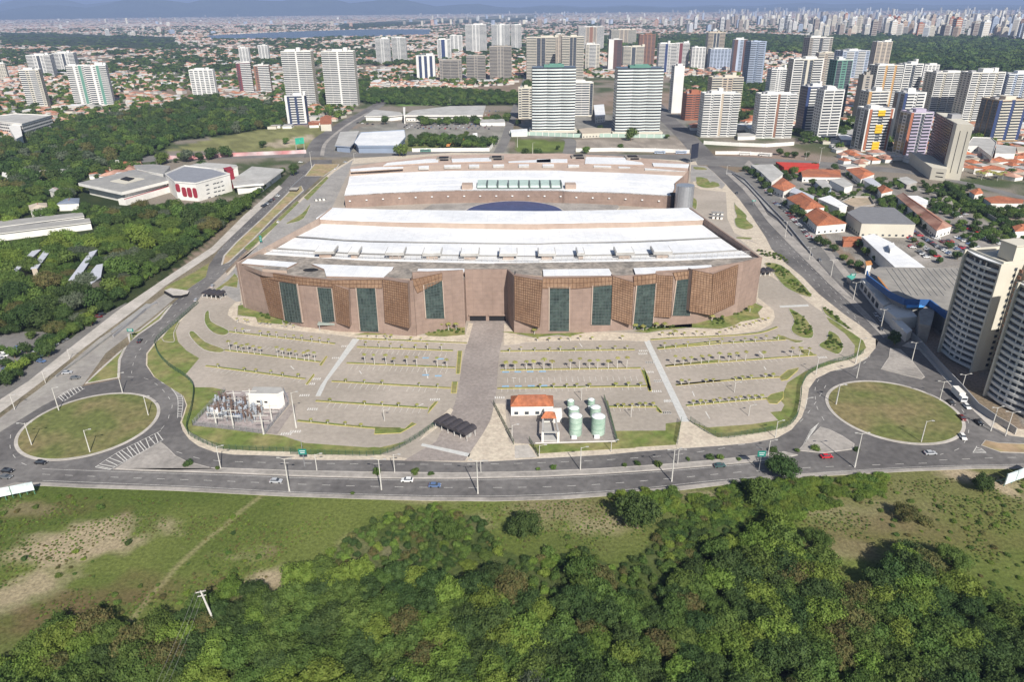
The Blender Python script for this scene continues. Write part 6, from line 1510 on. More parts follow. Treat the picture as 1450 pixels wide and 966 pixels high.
# ---------------------------------------------------------------- VEGETATION
LV = {'mid': leafmat('leaves_mid_green', (0.07, 0.12, 0.025), (0.125, 0.185, 0.042)), 'dark': leafmat('leaves_dark_green', (0.038, 0.072, 0.02), (0.075, 0.12, 0.033)),
      'lime': leafmat('leaves_yellow_green', (0.115, 0.18, 0.028), (0.185, 0.25, 0.048)), 'grey': leafmat('leaves_grey_green', (0.14, 0.16, 0.11), (0.075, 0.105, 0.055)),
      'olive': leafmat('leaves_olive_brown', (0.16, 0.135, 0.05), (0.09, 0.11, 0.035)), 'blue': leafmat('leaves_blue_green', (0.05, 0.095, 0.055), (0.08, 0.13, 0.08)),
      'palm': leafmat('leaves_palm', (0.24, 0.25, 0.06), (0.38, 0.36, 0.12))}
def crown(seed, nleaf, leaf, lobes=9, spread=.62, flat=.8, core=True, ragged=.3):
    """unit crown (radius about 1) made of leaf sprays spread over uneven lobes"""
    r = np.random.default_rng(seed); L = []
    for k in range(lobes):
        t = r.uniform(0, 2 * math.pi); q = spread * math.sqrt(r.uniform(0.03, 1)); L.append((q * math.cos(t), q * math.sin(t), flat * (.55 + r.uniform(-.35, .45) * (1 - q * .5)), r.uniform(.16, .40) * (1 if lobes > 9 else 1.2)))
    L.append((0, 0, flat * .75, .5))
    V, Fc = [], []
    if core:
        for (x, y, z, q) in L:
            n0 = len(V); qq = q * .8
            for (a, b_, c) in ((0, 0, 1), (.89, 0, .45), (.28, .85, .45), (-.72, .53, .45), (-.72, -.53, .45), (.28, -.85, .45), (.72, .53, -.45), (-.28, .85, -.45), (-.89, 0, -.45), (-.28, -.85, -.45), (.72, -.53, -.45), (0, 0, -1)):
                s = qq * r.uniform(.85, 1.1); V.append((x + a * s, y + b_ * s, z + c * s * .85))
            for f in ((0,1,2),(0,2,3),(0,3,4),(0,4,5),(0,5,1),(1,6,2),(2,7,3),(3,8,4),(4,9,5),(5,10,1),(6,7,2),(7,8,3),(8,9,4),(9,10,5),(10,6,1),(11,7,6),(11,8,7),(11,9,8),(11,10,9),(11,6,10)): Fc.append(tuple(n0 + i for i in f))
    w = np.array([l[3] ** 2 for l in L]); w /= w.sum()
    ks = r.choice(len(L), nleaf, p=w)
    for k in ks:
        x, y, z, q = L[k]; d = r.normal(size=3); d[2] = d[2] * .9 + .35; d /= np.linalg.norm(d)
        rr_ = q * (1 + r.uniform(-.12, ragged)); p = np.array([x, y, z]) + d * rr_ * np.array([1, 1, .88])
        nrm = d + r.normal(size=3) * .55; nrm /= np.linalg.norm(nrm); t = np.cross(nrm, r.normal(size=3)); t /= np.linalg.norm(t); u = np.cross(nrm, t)
        s = leaf * r.uniform(.55, 1.25); e = leaf * r.uniform(.35, .8); n0 = len(V)
        V += [tuple(p - t * s), tuple(p + u * e - nrm * s * .15), tuple(p + t * s), tuple(p - u * e - nrm * s * .15)]; Fc.append((n0, n0 + 1, n0 + 2, n0 + 3))
    return V, Fc
def crown_mesh(name, m, *a, **k):
    V, Fc = crown(*a, **k); me = bpy.data.meshes.new(name); me.from_pydata(V, [], Fc); me.materials.append(m); me.update(); return me
def trunk_mesh(seed):
    r = random.Random(seed); b = MB(); p = Vector((0, 0, -.05)); q = Vector((r.uniform(-.05, .05), r.uniform(-.05, .05), .45)); b.tube(p, q, .07, .05, 7)
    for k in range(5):
        t = k * 1.257 + r.random(); e = Vector((.5 * math.cos(t), .5 * math.sin(t), .75 + .25 * r.random())); b.tube(q - Vector((0, 0, .04 * k)), e, .035, .012, 5)
    return b.mesh('trunk', BARK)
TR = [trunk_mesh(i) for i in range(4)]
SHAPES = [(1, 3400, .058, 22, .80, .8), (2, 3200, .062, 17, .72, .95), (3, 3400, .055, 26, .85, .65), (4, 3000, .066, 15, .66, .85)]
HQ = {c: [crown_mesh('crown', LV[c], s + 10 * i, n, l, lo, sp, fl) for i, (s, n, l, lo, sp, fl) in enumerate(SHAPES)] for c in LV if c != 'palm'}
AIRY = {c: [crown_mesh('crown', LV[c], 71 + i, 1500, .055, 14, .75, .85, False, .55) for i in range(2)] for c in ('grey', 'olive', 'dark')}
MQ = {c: [crown_mesh('crown', LV[c], 31 + i, 620, .115, 8, .6, .85) for i in range(3)] for c in ('mid', 'dark', 'lime', 'olive', 'grey')}
LQ = {c: [crown_mesh('crown', LV[c], 51 + i, 130, .22, 5, .55, .8) for i in range(2)] for c in ('mid', 'dark', 'lime', 'olive')}
RT = random.Random(99)
def tree(p, R_, c, label, group=None, hh=None, cat='tree', name='tree', airy=False, q=HQ):
    e = empty(name, (p[0], p[1], 0), RT.random() * 6.28); hz = (hh or 1.0) * R_ * RT.uniform(.95, 1.2); e.scale = (R_ * RT.uniform(.9, 1.12), R_ * RT.uniform(.9, 1.12), hz)
    tag(e, label, cat, group)
    link('crown', RT.choice((AIRY if airy else q)[c]), e, (0, 0, .32 if name == 'tree' else -.1)); link('trunk', RT.choice(TR), e)
    return e
def poisson(poly_px, spacing, n, seed, extra=None, world_box=None):
    """points spread through an outline of the ground, never nearer than spacing"""
    P = [(p.x, p.y) for p in W(poly_px, 0)]; r = np.random.default_rng(seed); xs = [p[0] for p in P]; ys = [p[1] for p in P]
    X = r.uniform(min(xs), max(xs), n); Y = r.uniform(min(ys), max(ys), n); ok = inpoly(X, Y, P)
    if extra is not None: ok &= extra(X, Y)
    out = []; grid = {}
    for x, y in zip(X[ok], Y[ok]):
        s = spacing(x, y) if callable(spacing) else spacing; gx, gy = int(x // s), int(y // s)
        if any((x - a) ** 2 + (y - b_) ** 2 < s * s for i in (-1, 0, 1) for j in (-1, 0, 1) for a, b_ in grid.get((gx + i, gy + j), ())): continue
        grid.setdefault((gx, gy), []).append((x, y)); out.append((x, y))
    return out
# instances of crowns for what nobody could count
def scatter(name, pts, scl, meshes, zs=1.0, lift=.3, seed=0, kindlab=None):
    coll = bpy.data.collections.new(name + '_source')
    for i, me in enumerate(meshes):
        o = bpy.data.objects.new('%s_source_%02d' % (name, i), me); coll.objects.link(o)
    r = np.random.default_rng(seed); n = len(pts); me = bpy.data.meshes.new(name)
    pts = np.array(pts, float).reshape(-1, 2); scl = np.array(scl, float)
    co = np.concatenate([pts, (scl * lift)[:, None]], 1)
    me.vertices.add(n); me.vertices.foreach_set('co', co.astype(np.float32).ravel())
    for nm, typ, val in (('scl', 'FLOAT', scl), ('rz', 'FLOAT', r.uniform(0, 6.28, n)), ('pick', 'INT', r.integers(0, len(meshes), n))):
        at = me.attributes.new(nm, typ, 'POINT'); at.data.foreach_set('value', val.astype(np.float32 if typ == 'FLOAT' else np.int32))
    o = link(name, me); stuff(o)
    g = bpy.data.node_groups.new(name + '_nodes', 'GeometryNodeTree')
    g.interface.new_socket('Geometry', in_out='INPUT', socket_type='NodeSocketGeometry'); g.interface.new_socket('Geometry', in_out='OUTPUT', socket_type='NodeSocketGeometry')
    N, L = g.nodes, g.links; gi, go = N.new('NodeGroupInput'), N.new('NodeGroupOutput')
    ci = N.new('GeometryNodeCollectionInfo'); ci.inputs[0].default_value = coll; ci.inputs[1].default_value = True; ci.inputs[2].default_value = True
    ip = N.new('GeometryNodeInstanceOnPoints'); ip.inputs['Pick Instance'].default_value = True
    def attr(nm, t): a = N.new('GeometryNodeInputNamedAttribute'); a.data_type = t; a.inputs[0].default_value = nm; return a.outputs[0]
    cx = N.new('ShaderNodeCombineXYZ'); L.new(attr('rz', 'FLOAT'), cx.inputs[2])
    cs = N.new('ShaderNodeCombineXYZ'); s = attr('scl', 'FLOAT'); L.new(s, cs.inputs[0]); L.new(s, cs.inputs[1])
    mz = N.new('ShaderNodeMath'); mz.operation = 'MULTIPLY'; mz.inputs[1].default_value = zs; L.new(s, mz.inputs[0]); L.new(mz.outputs[0], cs.inputs[2])
    L.new(gi.outputs[0], ip.inputs['Points']); L.new(ci.outputs[0], ip.inputs['Instance']); L.new(attr('pick', 'INT'), ip.inputs['Instance Index']); L.new(cx.outputs[0], ip.inputs['Rotation']); L.new(cs.outputs[0], ip.inputs['Scale'])
    L.new(ip.outputs[0], go.inputs[0])
    md = o.modifiers.new('scatter', 'NODES'); md.node_group = g
    return o
CN = {'mid': 'mid green', 'dark': 'dark green', 'lime': 'bright yellow-green', 'grey': 'grey-green', 'olive': 'brownish olive', 'blue': 'bluish green'}
def size_word(R_): return 'small' if R_ < 3.2 else ('medium' if R_ < 4.6 else 'large')
def col_word(x):
    for lim, w in ((130, 'far left corner'), (260, 'left below the footpath'), (380, 'beside the leaning pole'), (520, 'below the median shrubs'), (640, 'below the white car'), (760, 'centre below the gate'), (880, 'below the tank yard'), (1000, 'below the lone roadside tree'),
                   (1130, 'below the red car'), (1260, 'below the right roundabout'), (1380, 'right below the billboard')):
        if x < lim: return w
    return 'far right corner'
# the near wood
fgp = poisson(FG_WOOD, lambda x, y: 4.7, 14000, 4, lambda X, Y: (projN(np.stack([X, Y, X * 0 + 5], 1))[1] < 1050) & (projN(np.stack([X, Y, X * 0], 1))[0] > -220) & (projN(np.stack([X, Y, X * 0], 1))[0] < 1720))
fgp.sort(key=lambda p: p[1]); near, under, uscl, low, lscl = [], [], [], [], []
np_ = np.array(fgp); nz = fbm(np_[:, 0], np_[:, 1], 22, 31); nz2 = fbm(np_[:, 0], np_[:, 1], 14, 41)
pxs, pys, _ = projN(np.stack([np_[:, 0], np_[:, 1], np_[:, 0] * 0], 1))
cnt = 0
for (x, y), a, b_, px_, py_ in zip(fgp, nz, nz2, pxs, pys):
    top = py_ < 815 and px_ < 1000 or py_ < 760
    thin = py_ < 850 and 560 < px_ < 940
    R_ = (1.1 + 2.2 * b_ if top else 2.9 + 3.6 * b_)
    if thin and (a > .5 or b_ > .62): continue
    if top and px_ < 700 and a > .56: continue
    c = 'dark' if a < .40 else ('mid' if a < .60 else 'lime')
    if px_ < 640 and c == 'dark' and b_ > .42: c = 'mid'
    if px_ > 900 and py_ > 800: c = 'dark' if a < .45 else 'mid'
    rv = RT.random()
    if rv < .035 and px_ > 500: c = 'grey'
    elif rv < .15 and 720 < px_ < 960 and py_ < 900: c = 'olive'
    elif rv < .07 and px_ > 1050: c = 'olive'
    elif rv < .35 and 960 < px_ < 1180 and py_ < 860: c = 'blue'
    elif rv < .22 and px_ < 700: c = 'lime'
    airy = c in ('grey', 'olive') and RT.random() < .6
    if -40 < px_ < 1490 and cnt < 125 and R_ > 2.9 or -40 < px_ < 1490 and cnt < 125 and RT.random() < .25:
        row = 'front edge' if py_ > 905 else ('depth' if py_ > 800 else 'upper edge')
        tree((x, y), R_, c, '%s %s tree, %s of the near wood, %s' % (size_word(R_), CN[c], row, col_word(px_)), 'trees of the near wood', None if not airy else 1.2, airy=airy); cnt += 1
    elif top: low.append((x, y)); lscl.append(R_ * 1.15)
    else: under.append((x, y)); uscl.append(R_)
print('fg trees', cnt, 'rest', len(under))
if under: scatter('near_wood_bushes', under, uscl, HQ['mid'][:3] + HQ['dark'][:3] + HQ['lime'][:2] + HQ['olive'][:1], 1.0, .25, 3)
scatter('low_wood_scrub', low, lscl, HQ['mid'] + HQ['lime'][:3] + HQ['dark'][:1], .5, -.05, 4)
und = poisson(FG_WOOD, 2.3, 24000, 14, lambda X, Y: (fbm(X, Y, 20, 51) > .36) & (projN(np.stack([X, Y, X * 0 + 5], 1))[1] < 1040) & (projN(np.stack([X, Y, X * 0], 1))[0] > -220) & (projN(np.stack([X, Y, X * 0], 1))[0] < 1720))
scatter('wood_undergrowth', und, [RT.uniform(1.2, 2.3) for _ in und], MQ['mid'] + MQ['lime'][:1] + MQ['dark'][:2] + MQ['olive'][:1], .9, -.1, 5)
OPEN = PX(20,700, 400,712, 700,716, 950,702, 1200,682, 1450,676, 1700,684, 1700,1000, 1450,885, 1330,840, 1240,850, 1110,790, 1120,690, 1000,720, 900,780, 700,780, 640,722, 520,745, 440,800, 280,850, 190,890, 30,935, -40,900, -40,720)
tf = poisson(OPEN, .9, 60000, 24, lambda X, Y: fbm(X, Y, 12, 61) > .50)
scatter('grass_tussocks', tf, [RT.uniform(.25, .6) for _ in tf], LQ['mid'] + LQ['olive'] + LQ['lime'], .8, -.1, 6)
tf = poisson(OPEN, 3.4, 9000, 25, lambda X, Y: fbm(X, Y, 18, 66) > .60)
scatter('low_scrub', tf, [RT.uniform(.6, 1.5) for _ in tf], MQ['mid'] + MQ['olive'][:1] + MQ['lime'][:2], .7, -.15, 7)
road_edge = PX(860,702, 1000,692, 1100,683, 1250,676, 1250,700, 1120,735, 1000,735, 900,720)
tf = poisson(road_edge, 1.5, 9000, 27, lambda X, Y: fbm(X, Y, 9, 12) > .4); scatter('bright_roadside_shrubs', tf, [RT.uniform(.8, 2.6) for _ in tf], HQ['lime'][:3] + MQ['mid'][:1], .8, -.1, 8)
# single trees and bushes one can point to
for x, yb, rpx, c, lab in ((1107,676,24,'dark','big round dark tree standing on the south kerb right of the sign'), (902,748,31,'dark','large round dark tree alone on the grass below the tank yard'), (741,758,25,'dark','round dark bush alone below the gate'),
                           (1290,825,28,'dark','dark broad tree in the right field beside the lighter round one'), (1346,803,22,'mid','round green tree with a dark shadow in the right field'), (1075,712,26,'mid','leafy tree behind the bright roadside shrubs'),
                           (1155,775,19,'mid','low green bush left of the bare ring in the right field'), (1388,695,16,'dark','dark bush beside the right billboard'), (1280,735,16,'olive','scrubby olive bush below the right roundabout'),
                           (1310,742,14,'olive','smaller scrubby bush right of the olive one'), (590,752,15,'mid','grassy green bush near the two dark shadows'), (640,760,20,'mid','spreading green bush at the upper edge of the wood'),
                           (182,771,7,'dark','tiny dark bush on the sandy patch at the left'), (35,793,6,'dark','tiny bush at the left of the sandy patch'), (144,720,7,'mid','tiny bush below the left island'), (330,757,5,'dark','tiny bush right of the footpath'),
                           (775,785,14,'mid','green bush below the round dark bush'), (500,700,4,'mid','weed clump at the kerb')):
    p = G(x, yb); mpp = math.hypot(p.x, p.y, H) / math.hypot(F, x - 725, yb - 483); R_ = rpx * mpp
    if R_ > 3.5: tree(p, R_, c, lab, None, .95)
    else: tree(p, R_, c, lab, None, .8, 'bush', 'bush', q=MQ)
# shrubs on the median
for i, (x, y) in enumerate([*R4(85,826, 150,822, 245,824, 395,800, 500,795, 555,795, 640,798, 805,758, 930,758, 1015,752, 1215,752), *R3(560,778, 630,772, 980,762, 1045,752, 1140,756), *R1(885,765, 1025,780), *R2(1105,775, 1172,780, 940,775)]):
    p = G(x, y); R_ = (1.1, 1.5, 1.2, 1.1, 2.0, 2.1, 1.2, 2.0, 1.4, 2.2, 1.5)[i % 11]
    tree(p, R_, ('mid', 'dark', 'mid')[i % 3], 'shrub on the pale median of the lower road, %s' % ('right of the right-hand sign' if x > 1100 else 'between tank yard and red car' if x > 880 else 'in front of the tank yard' if x > 740 else 'near the gate' if x > 520 else 'by the left traffic island'), 'median shrubs', .8, 'shrub', 'shrub', q=MQ)
# avenue and garden trees on the right
pts = [*S7(118,195, 140,212, 165,228, 190,250, 205,275, 225,298, 295,352, 335,390, 370,408, 395,440, 440,525, 480,540, 515,562, 555,600, 590,625, 625,640, 330,205, 420,262, 455,288, 640,270, 700,300, 535,385, 790,345, 765,340,
            640,548, 670,580, 705,605, 740,615, 775,632, 870,412, 900,432, 935,462, 965,480, 880,522, 912,545, 965,580, 1040,550, 1145,550, 1215,582, 1000,615, 1080,598, 1245,525, 1000,368, 1022,392, 1065,412, 1150,462,
            1060,285, 1095,292, 1130,285, 1330,212, 1305,380, 1345,392, 1240,450, 1300,462, 1270,440, 1362,370, 1230,350, 1190,340, 1330,140, 385,70, 365,62, 300,130, 340,135, 390,130, 270,122, 700,150, 740,150, 645,152, 520,190, 430,185, 480,300, 880,290, 950,300,
            1010,322, 1075,372, 1110,390, 1165,418)]
for i, (x, y) in enumerate(pts):
    p = G(x, y + 2); R_ = 3.4 + 1.9 * RT.random()
    if 400 < p.y < 520 and p.x > 190 : R_ *= .85
    place = 'beside the service road' if x < 1160 else ('by the long white vaulted roof' if x < 1270 and y > 330 else ('in the right car park' if y > 330 else ('among the orange roofs' if x < 1300 else 'among the villas at the right')))
    tree(p, R_, RT.choice(('dark', 'mid', 'dark')), '%s rounded tree %s' % ('broad' if R_ > 4.4 else 'compact', place), 'garden and avenue trees on the right', .85, q=MQ)
row = smooth(W(PX(2,548, 60,508, 110,470, 170,425, 225,388, 262,364, 300,338, 345,296, 390,256, 408,240), 0), 6, False); L_ = 0; nxt = 0; k = 0
rowpts = []
for p, q in zip(row[:-1], row[1:]):
    d = (q - p).length; t = 0
    while nxt < L_ + d: v = p.lerp(q, (nxt - L_) / d); rowpts.append(v); nxt += 4.4
    L_ += d
scatter('hedge_row_trees', [(v.x - 2, v.y) for v in rowpts[46:105]], [RT.uniform(2.6, 4.0) for v in rowpts[46:105]], MQ['mid'] + MQ['dark'][:1] + MQ['lime'][:1], 1.0, .25, 18)
for v in rowpts[:46]:
    x, y = proj(v); tree(v + Vector((RT.uniform(-1, 1) - 2, RT.uniform(-1, 1), 0)), RT.uniform(2.4, 4.0), RT.choice(('mid', 'mid', 'dark', 'lime')), 'street tree of the long row beside the left footpath, %s' % ('opposite the left roundabout' if y > 470 else 'opposite the underpass' if y > 370 else 'opposite the grassy median'), 'tree row along the left footpath', 1.0, q=MQ)
for x, y in PX(10,520, 22,508, 38,500, 28,535, 12,545, 60,492, 75,487, 52,512, 90,478, 5,500, 110,470, 130,462, 45,480, 70,505):
    tree(G(x, y), RT.uniform(2.6, 4.4), RT.choice(('mid', 'dark')), 'tree between the cars of the wooded lot at the left edge, %s' % ('nearer the corner' if x < 40 else 'towards the wood'), 'trees in the left wooded lot', .9, q=MQ)
for x, y, r_, c, lab in ((1266,489,4.6,'dark','dark tree at the top of the triangular island above the right roundabout'), (600,196,6,'dark','dark tree in the yard behind the car showroom'), (660,194,5,'mid','tree at the far side of the construction yard'), (620,168,6,'dark','tree in the supermarket car park, left'), (580,168,5,'mid','tree in the supermarket car park beside the shop wing'), (545,176,8,'dark','broad tree clump left of the supermarket car park'),
                         (850,186,6,'dark','dark tree between the twin round-balcony towers'), (820,190,4,'mid','small tree beside the pink pavilion'), (945,196,4,'mid','tree at the foot of the right round-balcony tower'), (733,178,6,'dark','tree at the street left of the twin towers'), (417,248,6.5,'dark','tall dark feathery tree at the top end of the left avenue'), (374,209,6,'dark','round dark tree on the dry field, left of two'), (405,204,5,'mid','round tree on the dry field, right of two'), (287,243,8,'dark','dark spreading tree behind the campus roofs'),
                         (566,221,9,'mid','broad green tree at the car showroom corner'), (743,222,6.5,'dark','dark tree behind the rear hall roof, left of two'), (763,223,6.5,'dark','dark tree behind the rear hall roof, right of two'), (830,217,6,'mid','tree by the white wall behind the rear hall'),
                         (893,199,10,'mid','broad tree below the right round-balcony tower'), (878,212,5,'mid','small tree in the yard below the right round-balcony tower'), (1140,200,9,'dark','broad dark tree right of the balcony blocks'), (790,212,3.5,'dark','small tree on the lawn before the left round-balcony tower'),
                         (215,350,5,'lime','bright tree beside the widest metal shed')):
    tree(G(x, y), r_, c, lab, None, 1.25 if 'tall' in lab or 'row' in lab else .9, q=MQ)
# woods: counted by nobody
def clear(X, Y, gap=2.0):
    ok = np.ones(X.shape, bool)
    for f in FOOT:
        xs = [p[0] for p in f]; ys = [p[1] for p in f]; ok &= ~((X > min(xs) - gap) & (X < max(xs) + gap) & (Y > min(ys) - gap) & (Y < max(ys) + gap) & inpoly(X, Y, f))
        cx, cy = sum(xs) / len(xs), sum(ys) / len(ys)
        for sh in ((2, 9, 16, 23, 30) if cx < -120 and cy < 700 else (4,)): ok &= ~inpoly(X, Y, [(cx + (a - cx) * 1.2 + sh * .35, cy + (b_ - cy) * 1.12 - sh) for a, b_ in f])
    for t in TOW: ok &= ~((abs(X - t[0]) < t[2] * .6 + 2) & (abs(Y - t[1]) < t[2] * .6 + 2))
    return ok
CARLOT = PX(-60,470, 60,470, 100,480, 130,440, 180,425, 110,478, 40,525, 0,545, -60,560)
lotw = [(p.x, p.y) for p in W(CARLOT, 0)]
def nolot(X, Y): return ~(inpoly(X, Y, lotw) & (fbm(X, Y, 30, 77) > .30)) & clear(X, Y)
wl = poisson(PX(-250,330, 0,262, 100,268, 190,296, 300,298, 345,290, 380,262, 395,258, 330,312, 230,385, 60,508, 0,548, -250,700), 6.6, 16000, 33, nolot)
wa = np.array(wl); nn = fbm(wa[:, 0], wa[:, 1], 60, 88)
for c, m, nm in (('lime', nn > .56, 'yellow_green_wood'), ('mid', (nn <= .56) & (nn > .46), 'mixed_wood'), ('dark', nn <= .46, 'dark_wood')):  # noise splits the wood by leaf colour: yellow-green, mid, dark
    q = wa[m]; scatter(nm, q, [RT.choice((RT.uniform(3.2, 5), RT.uniform(4.5, 8.2))) for _ in q], HQ[c][:3] + MQ[c][:1] + (HQ['olive'][:1] + HQ['grey'][:1] + MQ['mid'][:2] if c == 'dark' else HQ['mid'][:1]) + MQ['mid'][:1], 1.1, .30, 9)
wm_ = []
for pl in WOOD_M: wm_ += poisson(pl, 8.5, 30000, 34, clear)
wm_ += poisson(PX(-150,330, -150,240, 110,240, 200,238, 330,222, 240,228, 110,262, 100,268, 0,262), 10.5, 5000, 35, clear)
q = np.array(wm_); scatter('campus_wood', q, [RT.choice((RT.uniform(3.5, 6), RT.uniform(5, 9.5))) for _ in q], MQ['dark'] * 2 + MQ['mid'] + MQ['olive'][:1] + MQ['grey'][:1], 1.05, .25, 10)
wr = []
for pl in WOOD_R: wr += poisson(pl, 26, 60000, 36, lambda X, Y: (np.hypot(X, Y) < 5200) & clear(X, Y))
wr2 = np.array(wr); scatter('forest_belt', wr2, [RT.uniform(15, 24) for _ in wr], LQ['dark'] * 2 + LQ['mid'], .7, .1, 11)
wc = []
for pl in WOOD_C + [PX(540,205, 560,196, 700,202, 690,212), PX(590,170, 720,168, 715,176, 600,178), PX(440,150, 470,120, 530,115, 500,150), PX(950,115, 1000,110, 1060,125, 1000,130), PX(735,150, 745,120, 760,118, 752,160), PX(1005,125, 1090,122, 1100,170, 1055,175), PX(1185,175, 1215,172, 1225,205, 1190,200)]: wc += poisson(pl, 10, 9000, 37, clear)
q = np.array(wc); scatter('town_groves', q, [RT.uniform(5, 9) for _ in q], MQ['dark'] + MQ['mid'], .9, .2, 12)
r = np.random.default_rng(41); N = 40000; d = 640 + 8000 * r.random(N) ** 1.5; a = np.radians(r.uniform(-39, 39, N)); X, Y = d * np.sin(a), d * np.cos(a)
px, py, _ = projN(np.stack([X, Y, X * 0], 1)); ok = (px > -20) & (px < 1470) & ~poly_mask(px, py, [LAKE, NOHOUSE[-3], NOHOUSE[-2], NOHOUSE[-1]]) & (py < 215) & (fbm(X, Y, 160, 91) > .46 + .04 * (py < 60)) & clear(X, Y)
X, Y, d = X[ok], Y[ok], d[ok]; m = d < 2200
scatter('garden_trees', np.stack([X[m], Y[m]], 1), r.uniform(4, 7.5, m.sum()), LQ['dark'] + LQ['mid'] * 2 + LQ['lime'][:1], .9, .25, 13)
scatter('distant_groves', np.stack([X[~m], Y[~m]], 1), r.uniform(7, 17, (~m).sum()), LQ['dark'] * 2 + LQ['mid'], .55, .1, 14)
yard = poisson(PX(1062,238, 1180,248, 1330,262, 1450,300, 1450,345, 1370,345, 1330,325, 1290,318, 1215,320, 1180,330, 1110,275), 7, 9000, 43, lambda X, Y: clear(X, Y) & (fbm(X, Y, 40, 95) > .43))
scatter('back_garden_trees', yard, [RT.uniform(2.5, 5) for _ in yard], MQ['dark'] + MQ['mid'], .85, .2, 15)
hedge = [tuple((p).xy) for p in smooth(W(S7(1030,268, 1080,318, 1140,362, 1200,398, 1270,425, 1330,470), 0), 12, False)]
scatter('hedge_thicket', hedge, [4.2] * len(hedge), MQ['dark'], .9, .1, 16)
# palms
def palm_protos():
    out = []
    for s in range(3):
        r_ = random.Random(s); b = MB()
        for k in range(13):
            t = k * 2 * math.pi / 13 + r_.random() * .3; up = .55 + .5 * r_.random(); prev = Vector((0, 0, 0)); w0 = .1
            for j in range(4):
                u = (j + 1) / 4; q = Vector((math.cos(t) * 2.0 * u, math.sin(t) * 2.0 * u, up * u * 1.6 - 1.7 * u * u)); sd = Vector((-math.sin(t), math.cos(t), 0)); w1 = .38 * math.sin(math.pi * min(.95, u * .9)) + .04
                b.add([prev - sd * w0 + Vector((0, 0, -.1)), prev, prev + sd * w0 + Vector((0, 0, -.1)), q + sd * w1 + Vector((0, 0, -.14)), q, q - sd * w1 + Vector((0, 0, -.14))], [(0, 1, 4, 5), (1, 2, 3, 4)]); prev, w0 = q, w1
        out.append(b.mesh('fronds', LV['palm']))
    return out
PF = palm_protos(); bt = MB(); bt.tube((0, 0, 0), (0, 0, 1), .16, .11, 7); PT = bt.mesh('trunk', POLE)
def palm(p, h, s, label, group='parking palms', z0=.3):
    e = empty('palm_tree', (p[0], p[1], z0), RT.random() * 6.28); tag(e, label, 'palm', group)
    t = link('trunk', PT, e); h *= .85; s *= .8; t.scale = (1.0, 1.0, h); f = link('fronds', RT.choice(PF), e, (0, 0, h)); f.scale = (s, s, s)
def palm_line(a, c, n, h, s, lab, skip=.12, jit=.6):
    A, C_ = G(*a), G(*c)
    for i in range(n):
        if RT.random() < skip: continue
        p = A.lerp(C_, (i + .5) / n); palm((p.x + RT.uniform(-jit, jit), p.y + RT.uniform(-.3, .3)), h * RT.uniform(.8, 1.15), s * RT.uniform(.8, 1.15), lab)
for (P, n, h, s, lab) in ((R2(285,238, 685,288), 15, 5.5, .75, 'slim young palm in the second row of the left parking block'), (R2(300,158, 750,212), 12, 3.2, .55, 'small palm in the top row of the left parking block'), (R2(860,296, 1270,312), 9, 5.5, .7, 'young palm in the second row left of the entrance drive'),
                          (R2(860,222, 1300,240), 8, 3.0, .5, 'small palm in the top row left of the entrance drive'), (R2(210,310, 620,360), 7, 2.0, .55, 'little palm in the third row of the left parking block'), (R2(760,374, 1240,402), 6, 2.0, .5, 'little palm in the third row left of the drive'),
                          (R2(690,460, 1150,490), 6, 2.0, .5, 'little palm in the fourth row left of the drive'), (R2(620,548, 900,575), 4, 1.8, .5, 'little palm in the lowest row left of the drive'), (R3(385,293, 1055,284), 15, 6.0, .85, 'tall young palm in the second row right of the drive'),
                          (R3(385,202, 1025,194), 10, 2.4, .5, 'small palm in the top row right of the drive'), (R3(540,384, 1090,371), 9, 2.3, .6, 'little palm in the row just above the tank yard'), (R3(930,474, 1140,474), 6, 2.2, .6, 'little palm in the short row beside the tank yard'),
                          (R4(250,258, 860,214), 11, 3.2, .55, 'small palm in the top row of the right parking block'), (R4(300,342, 1000,290), 16, 5.2, .75, 'young palm in the second row of the right parking block'), (R4(345,436, 830,396), 13, 2.4, .6, 'little palm in the third row of the right parking block'),
                          (R4(395,536, 775,502), 11, 2.4, .6, 'little palm in the lowest row of the right parking block')):
    palm_line(P[0], P[1], n, h, s, lab)
for P, n, lab in ((Q(320,360,6.04, 90,585, 640,655), 12, 'small palm on the pale band before the left part of the hall'), (Q(320,360,6.04, 1200,720, 1449,728), 4, 'small palm on the pale band left of the portals'), (Q(540,360,6.04, 0,740, 600,755), 8, 'small palm on the pale band left of the portals'),
                  (Q(920,340,6.04, 20,830, 620,820), 10, 'small palm on the pale band before the right part of the hall'), (Q(920,340,6.04, 640,800, 1040,690), 8, 'small palm on the pale band curling round the hall\'s right corner'), (Q(740,360,6.04, 0,755, 900,735), 10, 'small palm along the kerb right of the portals')):
    palm_line(P[0], P[1], n, 2.6, .55, lab, .2, .8)
for i, (x, y, h) in enumerate([*[(a, b_, 4.5) for a, b_ in Q(540,360,6.04, 515,650, 575,655, 640,655, 310,680)], *[(a, b_, 3.5) for a, b_ in Q(740,360,6.04, 100,690, 960,650, 1030,660, 1140,640, 1215,640, 1300,705)], *[(a, b_, 4) for a, b_ in Q(920,340,6.04, 530,700, 855,620)]]):
    palm((G(x, y).x, G(x, y).y), h, 1.0, 'palm planted against the hall front, %s' % ('between glass bay and portals' if x < 660 else 'right of the portals' if x < 780 else 'near the right entrance canopy' if x < 980 else 'near the right corner'), 'palms at the hall foot')
for i, (x, y) in enumerate(S7(1170,235, 1190,240, 1215,232, 1240,238, 1262,245, 1285,238)): palm((G(x, y).x, G(x, y).y), 8, 2.2, 'tall garden palm in the clump left of the villas', 'garden palms', 0)
beds = []
